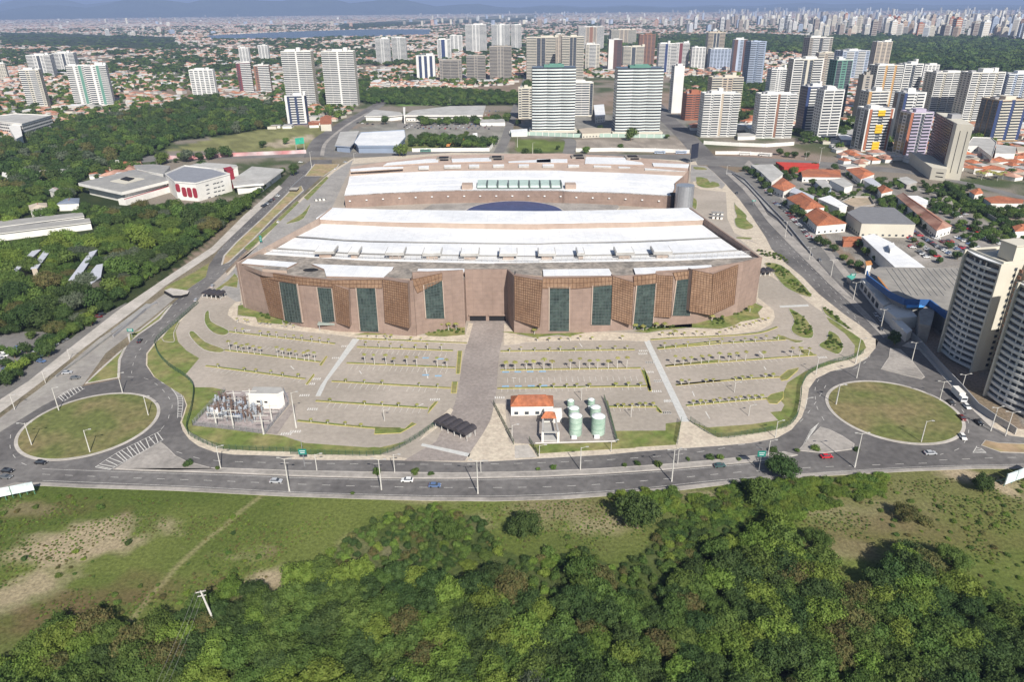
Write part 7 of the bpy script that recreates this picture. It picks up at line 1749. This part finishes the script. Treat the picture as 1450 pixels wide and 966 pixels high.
for pl in (Q(740,360,6.04, 940,640, 1200,620, 1300,610, 1300,640, 1000,662), Q(920,340,6.04, 510,700, 620,660, 640,720, 540,745), Q(920,340,6.04, 700,600, 800,570, 850,610, 720,650), Q(320,360,6.04, 480,560, 640,590, 640,610, 500,600), Q(320,360,6.04, 280,480, 360,500, 370,560, 300,540),
           Q(540,360,6.04, 310,640, 715,640, 715,680, 320,680), R4(905,80, 960,100, 1005,160, 990,195, 940,180), R4(1060,60, 1110,95, 1180,160, 1130,130), R4(1090,200, 1150,250, 1110,270, 1060,240), E5(540,650, 700,680, 760,740, 700,720, 560,680), Q(920,340,6.04, 1010,210, 1130,230, 1380,480, 1250,440)):
    beds += poisson(pl, 2.2, 2500, 44, lambda X, Y: fbm(X, Y, 6, 33) > .42)
scatter('bed_shrubs', beds, [RT.uniform(.6, 1.5) for _ in beds], MQ['mid'] + MQ['lime'][:1] + MQ['dark'][:1], .8, .25, 17)
# ---------------------------------------------------------------- VEHICLES
def paint(n, c): return mat('car_paint_' + n, c, .35, .04, .5, spec=.5)
CP = {'white': paint('white', (.75, .75, .74)), 'silver': paint('silver', (.42, .43, .45)), 'black': paint('black', (.02, .02, .023)), 'red': paint('red', (.5, .02, .03)), 'blue': paint('blue', (.10, .16, .30)), 'grey': paint('grey', (.14, .145, .15)), 'maroon': paint('maroon', (.14, .02, .02)), 'teal': paint('teal', (.05, .10, .10))}
RUB = mat('tyre_rubber', (.02, .02, .02), .9, .1, 2)
def car_parts():
    prof = [(-2.1, .35), (-2.15, .75), (-1.95, .95), (-1.3, 1.0), (.95, .98), (1.9, .82), (2.12, .6), (2.12, .35)]
    b = MB(); n = len(prof)
    for y in (-.86, .86): b.v += [(x, y * (1 if z < .9 else .96), z) for x, z in prof]
    b.f += [tuple(range(n)), tuple(range(2 * n - 1, n - 1, -1))] + [(i, i + n, (i + 1) % n + n, (i + 1) % n) for i in range(n)]; b.m = [0] * len(b.f)
    b.f = [tuple(reversed(f)) for f in b.f]
    body = b
    g = MB(); lo = [(-1.75, -.8, .96), (1.1, -.8, .96), (1.1, .8, .96), (-1.75, .8, .96)]; hi = [(-1.3, -.64, 1.42), (.35, -.64, 1.42), (.35, .64, 1.42), (-1.3, .64, 1.42)]
    g.add(lo + hi, [(0, 1, 5, 4), (1, 2, 6, 5), (2, 3, 7, 6), (3, 0, 4, 7)])
    rf = MB(); rf.add([(x * 1.02, y * 1.02, z) for x, y, z in hi] + [(x, y, z + .05) for x, y, z in hi], [(4, 5, 6, 7), (0, 1, 5, 4), (1, 2, 6, 5), (2, 3, 7, 6), (3, 0, 4, 7)])
    w = MB(); w.tube((0, -.1, 0), (0, .1, 0), .33, .33, 12)
    h = MB(); h.box((0, 0, 0), (.08, .34, .16))
    return body, g, rf, w, h
CB, CG, CR, CWh, CH_ = car_parts()
gmesh, wmesh = CG.mesh('windows', DGLASS), CWh.mesh('wheel', RUB); hmesh = CH_.mesh('headlight', WROOF); tmesh = CH_.mesh('tail_light', CP['red'])
CARM = {k: (CB.mesh('body', m), CR.mesh('roof', m)) for k, m in CP.items()}
def simple_car(k):
    b = MB(); 
    for s, i in ((CB, 0), (CG, 1), (CR, 0)): 
        o = len(b.v); b.v += s.v; b.f += [tuple(o + j for j in f) for f in s.f]; b.m += [i] * len(s.f)
    for x in (-1.3, 1.35):
        for y in (-.78, .78): b.box((x, y, 0), (.6, .18, .6), 0, 2)
    return b.mesh('parked_car', [CP[k], DGLASS, RUB])
SIMPLE = {k: simple_car(k) for k in CP}
def car(p, rz, k, label, z=.03, group='cars on the roads'):
    e = empty('car', (p.x, p.y, z), rz); tag(e, label, 'car', group)
    link('body', CARM[k][0], e); link('roof', CARM[k][1], e); link('windows', gmesh, e)
    for x in (-1.3, 1.35):
        for y in (-.78, .78): link('wheel', wmesh, e, (x, y, .33))
    for y in (-.6, .6): link('headlight', hmesh, e, (2.1, y, .6)); link('tail_light', tmesh, e, (-2.12, y, .65))
def heading(x0, y0, x1, y1): a, c = G(x0, y0), G(x1, y1); d = c - a; return math.atan2(d.y, d.x)
for (x, y), (hx, hy), k, lab in ((R1(195,756)[0], (60, 4), 'black', 'black car rounding the near side of the left roundabout'), (R1(37,795)[0], (60, 5), 'black', 'black car entering at the left edge of the lower road'), (R1(30,824)[0], (60, 5), 'grey', 'grey car hidden behind the left billboard'),
    (R1(660,180)[0], (20, -30), 'black', 'dark car on the bend above the left roundabout'), (R1(355,355)[0], (20, -2), 'grey', 'dark grey car leaving the underpass road'), (R1(318,330)[0], (20, -2), 'silver', 'silver car beside the underpass barrier'), (R2(497,812)[0], (60, 1), 'silver', 'dark silver car under the first tall lamp of the lower road'), (R2(1070,808)[0], (-60, 0), 'white', 'white car on the lower road below the gate'),
    (R2(1190,831)[0], (60, 0), 'blue', 'pale blue car on the near lane below the gate'), (R4(548,832)[0], (60, -6), 'teal', 'dark teal car on the lower road right of the tank yard'), (R4(1070,788)[0], (60, -4), 'red', 'bright red car near the right traffic island'), (R5(582,868)[0], (60, -2), 'silver', 'pale car below the right roundabout'),
    (R5(705,806)[0], (10, 14), 'white', 'white car at the lower right of the right roundabout'), (R5(702,734)[0], (12, 12), 'maroon', 'dark red car right of the right roundabout'), (R5(765,752)[0], (14, 12), 'black', 'black car nearest the grey boundary wall'), (R5(720,690)[0], (10, 10), 'white', 'white car behind the lorry, by the boundary wall'),
    (R5(660,676)[0], (10, 10), 'black', 'black car left of the lorry'), (R5(375,342)[0], (14, 18), 'silver', 'silver car on the right service road by the loading yard'), (R5(392,360)[0], (14, 18), 'silver', 'second silver car on the service road by the loading yard'), (R5(395,395)[0], (14, 18), 'black', 'dark car on the service road below the silver pair'),
    (L0(840,622)[0], (20, -24), 'silver', 'silver car on the left avenue beside the side gate'), (L0(910,562)[0], (20, -24), 'silver', 'silver car on the left avenue above the side gate'), (L0(1190,287)[0], (20, -24), 'white', 'white car high on the left avenue'), (N4(482,578)[0], (20, -18), 'white', 'white car at the top of the left avenue'),
    (S7(75,303)[0], (20, 30), 'black', 'black car beside the right underpass'), (S7(452,610)[0], (20, 24), 'grey', 'dark motorcycle-sized car on the service road by the tree row'), (N4(165,516)[0], (20, 0), 'white', 'white van-like car on the cross road at the left'), (N4(575,516)[0], (20, 0), 'silver', 'silver car on the cross road above the left rear yard')):
    car(G(x, y), heading(x, y, x + hx, y + hy), k, lab)
RC = random.Random(21); ks = ['white', 'silver', 'black', 'grey', 'white', 'silver', 'red', 'blue', 'black', 'grey', 'maroon']
NCAR = [0]
def parked(p, rz, place, group, z=.03):
    k = RC.choice(ks); o = link('parked_car', SIMPLE[k], None, (p.x, p.y, z), rz + (math.pi if RC.random() < .5 else 0)); NCAR[0] += 1
    tag(o, '%s car parked %s' % (k, place), 'car', group)
def lot_row(x0, y0, x1, y1, place, group, step=2.7, skip=.2, ang=math.pi / 2, z=.05):
    a, c = G(x0, y0), G(x1, y1); d = c - a; L_ = d.length; d.normalize(); rz = math.atan2(d.y, d.x) + ang
    for i in range(int(L_ / step)):
        if RC.random() < skip: continue
        parked(a + d * (i * step) + Vector((RC.uniform(-.2, .2), RC.uniform(-.2, .2), 0)), rz + RC.uniform(-.05, .05), place, group, z)
for r0 in ((0,325, 60,300), (0,262, 110,200), (70,288, 260,225), (120,262, 330,160), (0,350, 40,340), (20,232, 60,205), (150,300, 225,262)):
    (x0, y0), (x1, y1) = R1(*r0); lot_row(x0, y0, x1, y1, 'in the wooded lot at the left, %s' % ('lower end' if r0[0] < 50 else 'upper end'), 'cars in the left wooded lot', 2.8, .25)
(x0, y0), (x1, y1) = R1(400,110, 500,40); lot_row(x0, y0, x1, y1, 'under the street trees opposite the underpass', 'cars in the left wooded lot', 3.2, .4)
(x0, y0), (x1, y1) = L0(1110,232, 1200,165); lot_row(x0, y0, x1, y1, 'by the kerb high on the left avenue', 'cars parked along the left avenue', 2.8, .15, .9)
flat('parking_ground', PX(-60,470, 60,470, 100,480, 130,455, 180,428, 150,470, 110,495, 60,530, 0,572, -60,610), .04, ASPH2)
flat('parking_ground', S7(850,420, 880,445, 960,480, 1080,470, 1110,440, 1180,470, 1260,520, 1385,560, 1385,620, 1240,560, 1110,625, 1000,640, 900,560, 860,500), .05, mat('car_park_surface', (0.24, 0.22, 0.2), .9, .15, .3))
flat('parking_ground', S7(930,330, 1020,340, 1120,400, 1230,470, 1190,500, 1060,420, 960,380), .05, MATS['car_park_surface'])
for r0 in ((870,470, 1010,560), (840,490, 1000,600), (930,510, 1080,600), (965,500, 1130,585), (1040,520, 1190,600), (1080,505, 1240,590), (870,545, 960,610), (1180,500, 1300,545)):
    (x0, y0), (x1, y1) = S7(*r0); lot_row(x0, y0, x1, y1, 'in the big right car park, %s' % ('near the white vaulted roof' if r0[0] < 960 else 'towards the right edge'), 'cars in the right car park', 3.0, .18)
for r0 in ((950,345, 1110,420), (975,340, 1130,405), (1080,445, 1200,490)):
    (x0, y0), (x1, y1) = S7(*r0); lot_row(x0, y0, x1, y1, 'behind the long terracotta roof', 'cars behind the terracotta store', 3.0, .2)
for r0 in ((245,345, 300,385), (300,385, 420,520), (190,260, 240,330), (120,185, 190,258)):
    (x0, y0), (x1, y1) = S7(*r0); lot_row(x0, y0, x1, y1, 'under the avenue tree row, %s' % ('beside the orange roofs' if r0[0] > 240 else 'near the warehouse'), 'cars parked under the avenue trees', 3.2, .25, .9)
flat('parking_ground', C3(640,165, 1380,165, 1340,210, 640,200), .05, MATS['car_park_surface'])
for yy, s in ((172, 0), (183, 1), (194, 2), (203, 3)):
    (x0, y0), (x1, y1) = C3(650 + 20 * s, yy, 1340 - 10 * s, yy + 4); lot_row(x0, y0, x1, y1, 'in the supermarket lot behind the venue, row %s' % ('nearest the shop', 'second from the shop', 'third from the shop', 'nearest the lawn')[s], 'cars in the supermarket lot', 7.5, .3, math.pi / 2)
for r0 in ((1250,85, 1370,85), (1245,110, 1370,112), (370,165, 490,178)):
    (x0, y0), (x1, y1) = C3(*r0); lot_row(x0, y0, x1, y1, 'beside the supermarket hall', 'cars in the supermarket lot', 5, .3)
print('parked', NCAR[0])
def bus(x, y, x1, y1, k, label, L_=12, hh=3.1, name='bus', cat='bus', w=2.5):
    p = G(x, y, .05); rz = heading(x, y, x1, y1); root = shell(name, label, cat, p, None, rz)
    b = MB(); b.box((0, 0, .4), (L_, w, hh - .4)); b.build('body', k, root)
    b = MB()
    for s in (-1, 1):
        for j in range(int(L_ / 1.6)): b.box((-L_ / 2 + 1 + j * 1.5, s * (w / 2 + .01), 1.6), (1.2, .06, 1.0))
    b.box((L_ / 2 + .01, 0, 1.4), (.06, w * .85, 1.3)); stuff(b.build('windows', DGLASS, root))
    for xx in (-L_ * .32, L_ * .33):
        for s in (-1, 1): o = link('wheel', wmesh, root, (xx, s * w * .46, .45)); o.scale = (1.4, 1.4, 1.4)
    b = MB(); b.box((0, 0, hh), (L_ * .3, w * .6, .25)); b.build('roof_unit', WHITE, root)
for a in ((*C3(835,362)[0], *C3(900,362)[0], TC['green'], 'green and white bus by the wall behind the rear hall'), (*C4(1132,374)[0], *C4(1180,374)[0], TC['lblue'], 'pale blue bus on the cross road, left of two behind the venue'), (*C4(1278,374)[0], *C4(1330,374)[0], TC['lblue'], 'pale blue bus on the cross road, right of two behind the venue'),
          (*K1(610,462)[0], *K1(660,462)[0], WHITE, 'white bus at the stop below the balcony blocks, left of two'), (*K1(775,470)[0], *K1(830,474)[0], WHITE, 'white bus at the stop below the balcony blocks, right of two')): bus(*a[:5], a[5])
def lorry():
    x, y = R5(690,655)[0]; x1, y1 = R5(715,680)[0]; p = G(x, y, .04); root = shell('lorry', 'white box lorry beside the grey wall at the right', 'lorry', p, None, heading(x, y, x1, y1))
    for nm, c, s, m in (('cargo_box', (-1.2, 0, .9), (6.4, 2.5, 2.7), WHITE), ('cab', (3.3, 0, .6), (1.9, 2.4, 2.2), WROOF), ('chassis', (0, 0, .5), (8, 1.2, .4), RUB), ('windscreen', (4.26, 0, 1.5), (.06, 2.1, .9), DGLASS)):
        b = MB(); b.box(c, s); b.build(nm, m, root)
    for xx in (-3, 3):
        for s in (-1, 1): o = link('wheel', wmesh, root, (xx, s * 1.1, .45)); o.scale = (1.4,) * 3
lorry()
# ---------------------------------------------------------------- STREET LAMPS, SIGNS, BILLBOARDS, FENCES
def lamp(x, yb, xt, yt, label, arms=2, rz=None, h=None, z=.1, dx=1.8):
    c = G(x, yb, z); h = h or max(5, min(16, zat(x, yb, xt, yt))); root = shell('street_lamp', label, 'street lamp', c, 'street lamps', rz if rz is not None else RT.uniform(-.2, .2))
    b = MB(); b.tube((0, 0, 0), (0, 0, h), .24 * h / 13 + .04, .12, 8); b.build('pole', POLE, root)
    for s in ((-1, 1) if arms == 2 else (1,)):
        b = MB(); b.tube((0, 0, h - .3), (s * dx, 0, h + .25), .07, .05, 6); b.build('arm', POLE, root)
        b = MB(); b.box((s * (dx + .4), 0, h + .15), (1.0, .42, .2), 0, 0, True); b.build('lantern', GREYL, root)
LP = [(PX(409.9,695.5, 399.2,650.1), 'tall lamp pole on the south kerb, first from the left', 2), (PX(540.2,693.9, 534.7,650.8), 'tall lamp pole on the south kerb left of the white car', 2), (PX(676.7,699.4, 674.1,652.7), 'tall lamp pole on the south kerb below the gate', 2),
      (PX(951,682, 957.6,637), 'tall lamp pole on the south kerb left of the lone roadside tree', 2), (PX(1210,662, 1223.8,614), 'tall lamp pole on the south kerb by the red car', 2), (PX(821.7,666, 821.7,634), 'slim lamp on the median before the tank yard', 1),
      (PX(681,670, 680,653), 'short lamp on the median below the gate', 1), (R3(1240,750, 1250,680), 'slim lamp on the median beside the paved triangle', 1), (R4(785,775, 800,705), 'slim lamp behind the lone roadside tree', 1), (R2(1015,770, 1005,690), 'slim lamp on the median left of the gate', 1), (R2(675,760, 668,690), 'slim lamp on the median by the green sign', 1),
      (R2(255,752, 240,655), 'slim lamp at the left end of the median', 1), (R1(150,668, 98,565), 'T-shaped lamp at the outer left side of the left roundabout', 2), (R1(425,702, 387,598), 'lamp standing in the middle of the left roundabout', 1), (R1(700,528, 675,437), 'lamp at the right rim of the left roundabout', 1), (R1(578,420, 548,330), 'lamp at the upper rim of the left roundabout', 1),
      (R1(278,505, 236,398), 'lamp at the upper left rim of the left roundabout', 1), (R1(330,262, 312,215), 'lamp in the tree row opposite the left roundabout', 1), (R1(70,500, 45,430), 'lamp in the tree row at the left edge', 1), (R1(215,375, 195,320), 'lamp in the tree row left of the underpass exit', 1),
      (R5(225,680, 240,605), 'lamp at the left rim of the right roundabout', 1), (R5(303,578, 318,505), 'lamp at the upper rim of the right roundabout', 1), (R5(548,822, 572,742), 'lamp inside the right roundabout near its lower rim', 1), (R5(618,662, 635,592), 'lamp at the upper right rim of the right roundabout', 2), (R5(513,512, 530,443), 'lamp on the triangular island above the right roundabout', 2),
      (R5(395,388, 408,318), 'lamp on the service road separator by the loading yard', 2), (R5(290,280, 298,215), 'lamp on the service road separator by the teal shelter', 2), (R5(205,192, 212,130), 'lamp on the service road separator by the tree row', 2), (R5(700,628, 716,565), 'lamp against the grey boundary wall', 2), (R5(868,798, 892,708), 'lamp in front of the nearer bowed slab', 2), (R5(812,780, 848,690), 'lamp at the end of the grey boundary wall', 2),
      (R4(1115,528, 1135,432), 'slim lamp on the left rim of the right roundabout, nearest the parking', 1), (R4(1212,328, 1232,205), 'slim lamp on the curving pavement above the right roundabout', 1), (R4(1018,382, 1030,300), 'slim lamp at the fence where the pavement bends', 1), (R4(965,550, 975,500), 'short lamp on the pavement left of the right roundabout', 1), (R4(820,690, 835,610), 'slim lamp on the pavement right of the paved triangle', 1),
      (S7(295,502, 299,430), 'lamp on the separator beside the orange roofs', 2), (S7(405,605, 416,548), 'lamp on the separator by the orange kiosk roof', 2), (S7(28,215, 30,175), 'lamp at the top of the right avenue', 1), (N4(265,560, 262,400), 'lamp at the upper end of the left median', 1), (N4(655,500, 655,430), 'lamp before the car showroom', 1), (K1(1105,500, 1105,430), 'lamp by the bus stop wall', 1), (K1(1220,530, 1225,360), 'tall lamp right of the bus stop', 2),
      (R2(585,575, 530,420), 'leaning lamp at the foot of the left walkway', 1), (R3(770,440, 768,375), 'slim lamp in the parking behind the tanks', 1), (R2(970,545, 966,495), 'slim lamp in the lower left parking rows', 1), (R4(115,590, 118,545), 'slim lamp in the lower middle parking rows', 1), (R4(690,585, 692,540), 'slim lamp in the lower right parking rows', 1), (R4(620,470, 622,430), 'slim lamp in the third right parking row', 1),
      (R3(565,715, 563,660), 'white post at the left end of the tank yard lawn', 1), (R3(915,690, 914,640), 'white post at the right end of the tank yard lawn', 1), (C3(1003,35, 1003,-10), 'tall mast behind the supermarket', 1), (C4(158,330, 158,235), 'lamp on the lawn before the left round-balcony tower', 1), (C4(262,375, 260,300), 'lamp behind the rear hall, near the street', 1), (R3(432,640, 430,560), 'slim lamp at the left fence of the tank yard', 1)]
for P, lab, n in LP: lamp(*P[0], *P[1], lab, n)
def board(px4, label, face, back, name='billboard', poles=5, h0=3.0, hh=4.0):
    """advertising board standing on a row of posts; px4 = foot line left, right"""
    a, c = G(*px4[0]), G(*px4[1]); d = c - a; L_ = d.length; rz = math.atan2(d.y, d.x); root = shell(name, label, 'billboard', (a + c) / 2, None, rz)
    n = max(1, int(L_ / 4.6))
    for i in range(n):
        b = MB(); w = L_ / n; b.box((-L_ / 2 + w * (i + .5), 0, h0), (w - .25, .3, hh), 0, 0, True); b.build('panel', face, root)
    for i in range(poles):
        x = -L_ / 2 + .5 + i * (L_ - 1) / max(1, poles - 1); b = MB(); b.box((x, .3, 0), (.25, .25, h0 + hh)); b.build('post', back, root); b = MB(); b.bar((x, .4, h0 + 2), (x, 3.2, 0), .18); b.build('brace', back, root)
BF = mat('billboard_face', (0.52, 0.60, 0.62), .6, .2, .5, (0.7, 0.74, 0.74), .4)
board(((-14, 714), (52, 700.5)), 'white billboard row on green posts at the left edge below the road', BF, mat('green_post', (.08, .2, .12), .7, .1, 1), poles=7, h0=2.0, hh=3.2)
board(((1421, 690), (1466, 673)), 'pale blue billboard with dark back frame at the lower right edge', BF, TC['green'], poles=5, h0=1.0, hh=4.2)
board((N4(128,415)[0], N4(208,405)[0]), 'green highway billboard on the dry field by the left avenue', mat('green_sign_face', (0.04, 0.36, 0.24), .6, .15, .2), POLE, poles=2, h0=8, hh=7)
board((C3(1158,292)[0], C3(1190,288)[0]), 'white billboard in the construction yard', WROOF, POLE, poles=1, h0=5, hh=5)
board((K1(158,535)[0], K1(215,520)[0]), 'tall black double billboard at the rear right corner of the venue', mat('black_board', (.025, .03, .05), .5, .1, .3), TC['grey'], poles=2, h0=5, hh=15)
def gantry(x, yb, xt, yt, label, s=(2.9, 2.3), zs=5.0, rz=0.0):
    c = G(x, yb, .1); h = zat(x, yb, xt, yt); h = min(11, max(7, h)); root = shell('road_sign', label, 'road sign', c, None, rz)
    b = MB(); b.tube((0, 0, 0), (0, 0, h), .16, .1, 8); b.build('pole', STEEL, root)
    b = MB(); b.box((0, -.25, zs), (s[0], .12, s[1]), 0, 0, True); b.build('sign_plate', mat('sign_green', (0.02, 0.19, 0.15), .5, .05, .5), root)
    b = MB(); b.box((0, -.33, zs + s[1] * .62), (s[0] * .7, .04, .22)); b.box((0, -.33, zs + s[1] * .3), (s[0] * .55, .04, .22)); stuff(b.build('lettering_strips', WROOF, root))
    b = MB(); b.bar((0, 0, h), (-2.2, 0, h + .3), .1); b.build('arm', STEEL, root)
gantry(*R2(622,742)[0], *R2(618,600)[0], 'green direction sign on a steel pole by the lower road, left of the gate', zs=5.2)
gantry(*R4(740,850)[0], *R4(710,740)[0], 'teal direction sign on a pole beside the lone roadside tree', zs=6.0)
gantry(*R1(625,165)[0], *R1(620,140)[0], 'pale cantilever sign at the tip of the left verge', (3.2, 1.6), 4)
gantry(*L0(1118,378)[0], *L0(1115,352)[0], 'teal totem sign beside the left avenue', (1.8, 4.5), 1.5)
gantry(*S7(150,355)[0], *S7(150,340)[0], 'teal plate sign between the right carriageways', (3.0, 1.4), 3)
gantry(*S7(600,700)[0], *S7(575,682)[0], 'teal roof-like sign near the shelter', (3.0, 1.6), 3)
# leaning power pole in the near field, with its wires
c = G(306, 887); root = shell('power_pole', 'concrete power pole leaning in the lower left field, wires running down left', 'power pole', c)
hp = zat(306, 887, 290, 838); top = Vector((-2.0, .3, hp))
b = MB(); b.tube((0, 0, 0), top, .34, .22, 8); b.build('pole', POLE, root)
b = MB(); b.bar(top + Vector((-1.2, -.4, -.4)), top + Vector((1.2, .4, -.4)), .2); b.bar(top + Vector((-1.0, -.3, -1.8)), top + Vector((1.0, .3, -1.8)), .2); b.build('crossarm', POLE, root)
for k in (-1, 0, 1):
    b = MB(); b.tube(top + Vector((k * 1.1, k * .35, -.3)), top + Vector((k * 1.1, k * .35, .3)), .1, .06, 6); b.build('insulator', MATS['brown_porcelain'], root)
for k in (-1, 0, 1):
    b = MB(); p = c + top + Vector((k * 1.1, k * .35, .2)); q = G(215 + 9 * k, 1000, 9); prev = p
    for i in range(1, 9):
        t = i / 8; v = p.lerp(q, t) - Vector((0, 0, 3.0 * 4 * t * (1 - t) * .3)); b.bar(prev, v, .035); prev = v
    hang(b.build('wire', GREYR), root)
# underpass: parapets, mouth and retaining walls of the right avenue
for px, h, lab in ((S7(25,212, 55,215, 120,270, 170,325, 218,385, 262,420, 330,500), 1.3, 'grey parapet on the left side of the right underpass ramp'), (S7(50,208, 110,240, 180,315, 240,378, 300,440, 420,590), 1.3, 'grey parapet on the right side of the right underpass ramp'),
                   (N4(65,765, 130,700, 200,640), 1.2, 'short parapet at the left avenue underpass'), (R1(265,350, 330,300, 400,250, 470,195, 530,150), 1.1, 'dark barrier along the left underpass road'), (R1(535,160, 620,90, 690,30, 740,0), 1.4, 'concrete barrier beside the sunken left road')):
    wallrun(lab, px, h, TC['grey'] if 'dark' not in lab else GREYR, 'parapet', 'parapet', .4)
flat('underpass_ramp', S7(30,215, 110,245, 180,318, 235,380, 262,418, 218,384, 168,322, 120,272), .06, GREYR)
for px, lab in ((L0(700,580, 725,570, 805,582, 800,592, 770,600, 735,600), 'dark mouth of the left underpass under a pale slab'), (N4(60,765, 75,745, 150,745, 130,765), 'small dark underpass mouth in the left median')):
    root = shell('underpass_portal', lab, 'underpass', G(*px[0])); P = W(px, 1.6); b = MB(); b.prism([(p.x, p.y) for p in P], .05, 1.3, 0); hang(b.build('black_mouth_block', BLACK), root)  # solid black block: the shade inside the mouth is put into its colour
    b = MB(); P = W(px, 1.6); P = [p + Vector((0, 1.2, 0)) for p in P]; b.prism([(p.x, p.y) for p in P], 1.3, 1.6, 0, 0, True); hang(b.build('deck_slab', CONCL), root)
def fence(px, label, h=2.4, m=FENCEG, sp=2.6, pw=.12, z=.2):
    P = W(px, z); root = shell('fence', label, 'fence', P[0]); P = smooth(P, 3, False) if len(P) > 3 else P
    po, ra = MB(), MB(); L_ = 0; nxt = 0
    for p, q in zip(P[:-1], P[1:]):
        d = (q - p).length
        if d < .05: continue
        while nxt < L_ + d: v = p.lerp(q, (nxt - L_) / d); po.box(tuple(v), (pw, pw, h)); nxt += sp
        L_ += d
        for k in range(9): zz = Vector((0, 0, .15 + k * (h - .2) / 8)); ra.bar(p + zz, q + zz, .05)
    stuff(hang(po.build('posts', m), root)); stuff(hang(ra.build('wire_mesh', m), root))
fence(R1(935,0, 840,85, 745,170, 738,222, 790,290, 880,352, 915,400, 908,490, 882,600, 925,642, 1010,678, 1100,692, 1399,702), 'green wire fence curving round the left lawn')
fence(R2(560,690, 760,694, 950,694, 1080,640, 1200,560), 'green wire fence along the lower left lawn up to the gate')
fence(R4(360,614, 342,725), 'green wire fence at the left side of the paved triangle')
fence(R4(405,612, 540,690, 700,675, 820,655, 890,630, 930,580, 945,500, 950,440, 980,385, 1040,350, 1130,320, 1200,305, 1252,275), 'green wire fence curving round the lower right parking')
fence(R3(880,432, 905,500, 945,650), 'green wire fence on the right side of the tank yard'); fence(R3(340,460, 440,655), 'green wire fence on the left side of the tank yard'); fence(R3(515,640, 560,718), 'green wire fence at the yard driveway')
fence(H7(95,458, 330,200, 430,105), 'grey wire fence on the left of the substation', m=STEEL); fence(H7(95,458, 400,490, 840,545), 'grey wire fence in front of the substation', m=STEEL); fence(H7(840,545, 1085,235, 1025,100), 'grey wire fence on the right of the substation', m=STEEL)
wallrun('thin white kerb wall in front of the tank yard', R3(545,652, 700,648, 945,642), .5, WHITE, 'wall', 'low_wall')
# ---------------------------------------------------------------- construction machines in the yard behind the halls
for i, (x, y) in enumerate(C3(990,330, 1065,318, 1110,310, 1200,300)):
    p = G(x, y); root = shell('excavator', 'orange construction machine in the yard behind the halls, %s' % ('leftmost', 'second from the left', 'third from the left', 'rightmost')[i], 'digger', p, 'construction machines', RT.uniform(0, 3))
    o_ = MATS['orange_timber']
    for nm, c, s, m in (('tracks', (0, 0, 0), (5, 4, 1.2), RUB), ('cab_body', (-.5, 0, 1.2), (4.2, 3.4, 2.6), o_)): b = MB(); b.box(c, s); b.build(nm, m, root)
    b = MB(); b.bar((1.5, 0, 2.5), (4.5, 0, 6), .7); b.bar((4.5, 0, 6), (7, 0, 2), .5); b.build('boom', o_, root)
# ---------------------------------------------------------------- haze
hb = MB(); hb.box((0, 0, -1.0), (120000, 120000, 800), 0, 0, True)
hz = bpy.data.materials.new('haze_air'); hz.use_nodes = True; t = hz.node_tree; t.nodes.remove(t.nodes['Principled BSDF'])
pv = t.nodes.new('ShaderNodeVolumePrincipled'); pv.inputs['Color'].default_value = (0.42, 0.56, 0.9, 1); pv.inputs['Density'].default_value = HAZE_DENSITY; pv.inputs['Anisotropy'].default_value = 0.0
t.links.new(pv.outputs[0], t.nodes['Material Output'].inputs['Volume'])
o = hb.build('haze', hz); stuff(o)
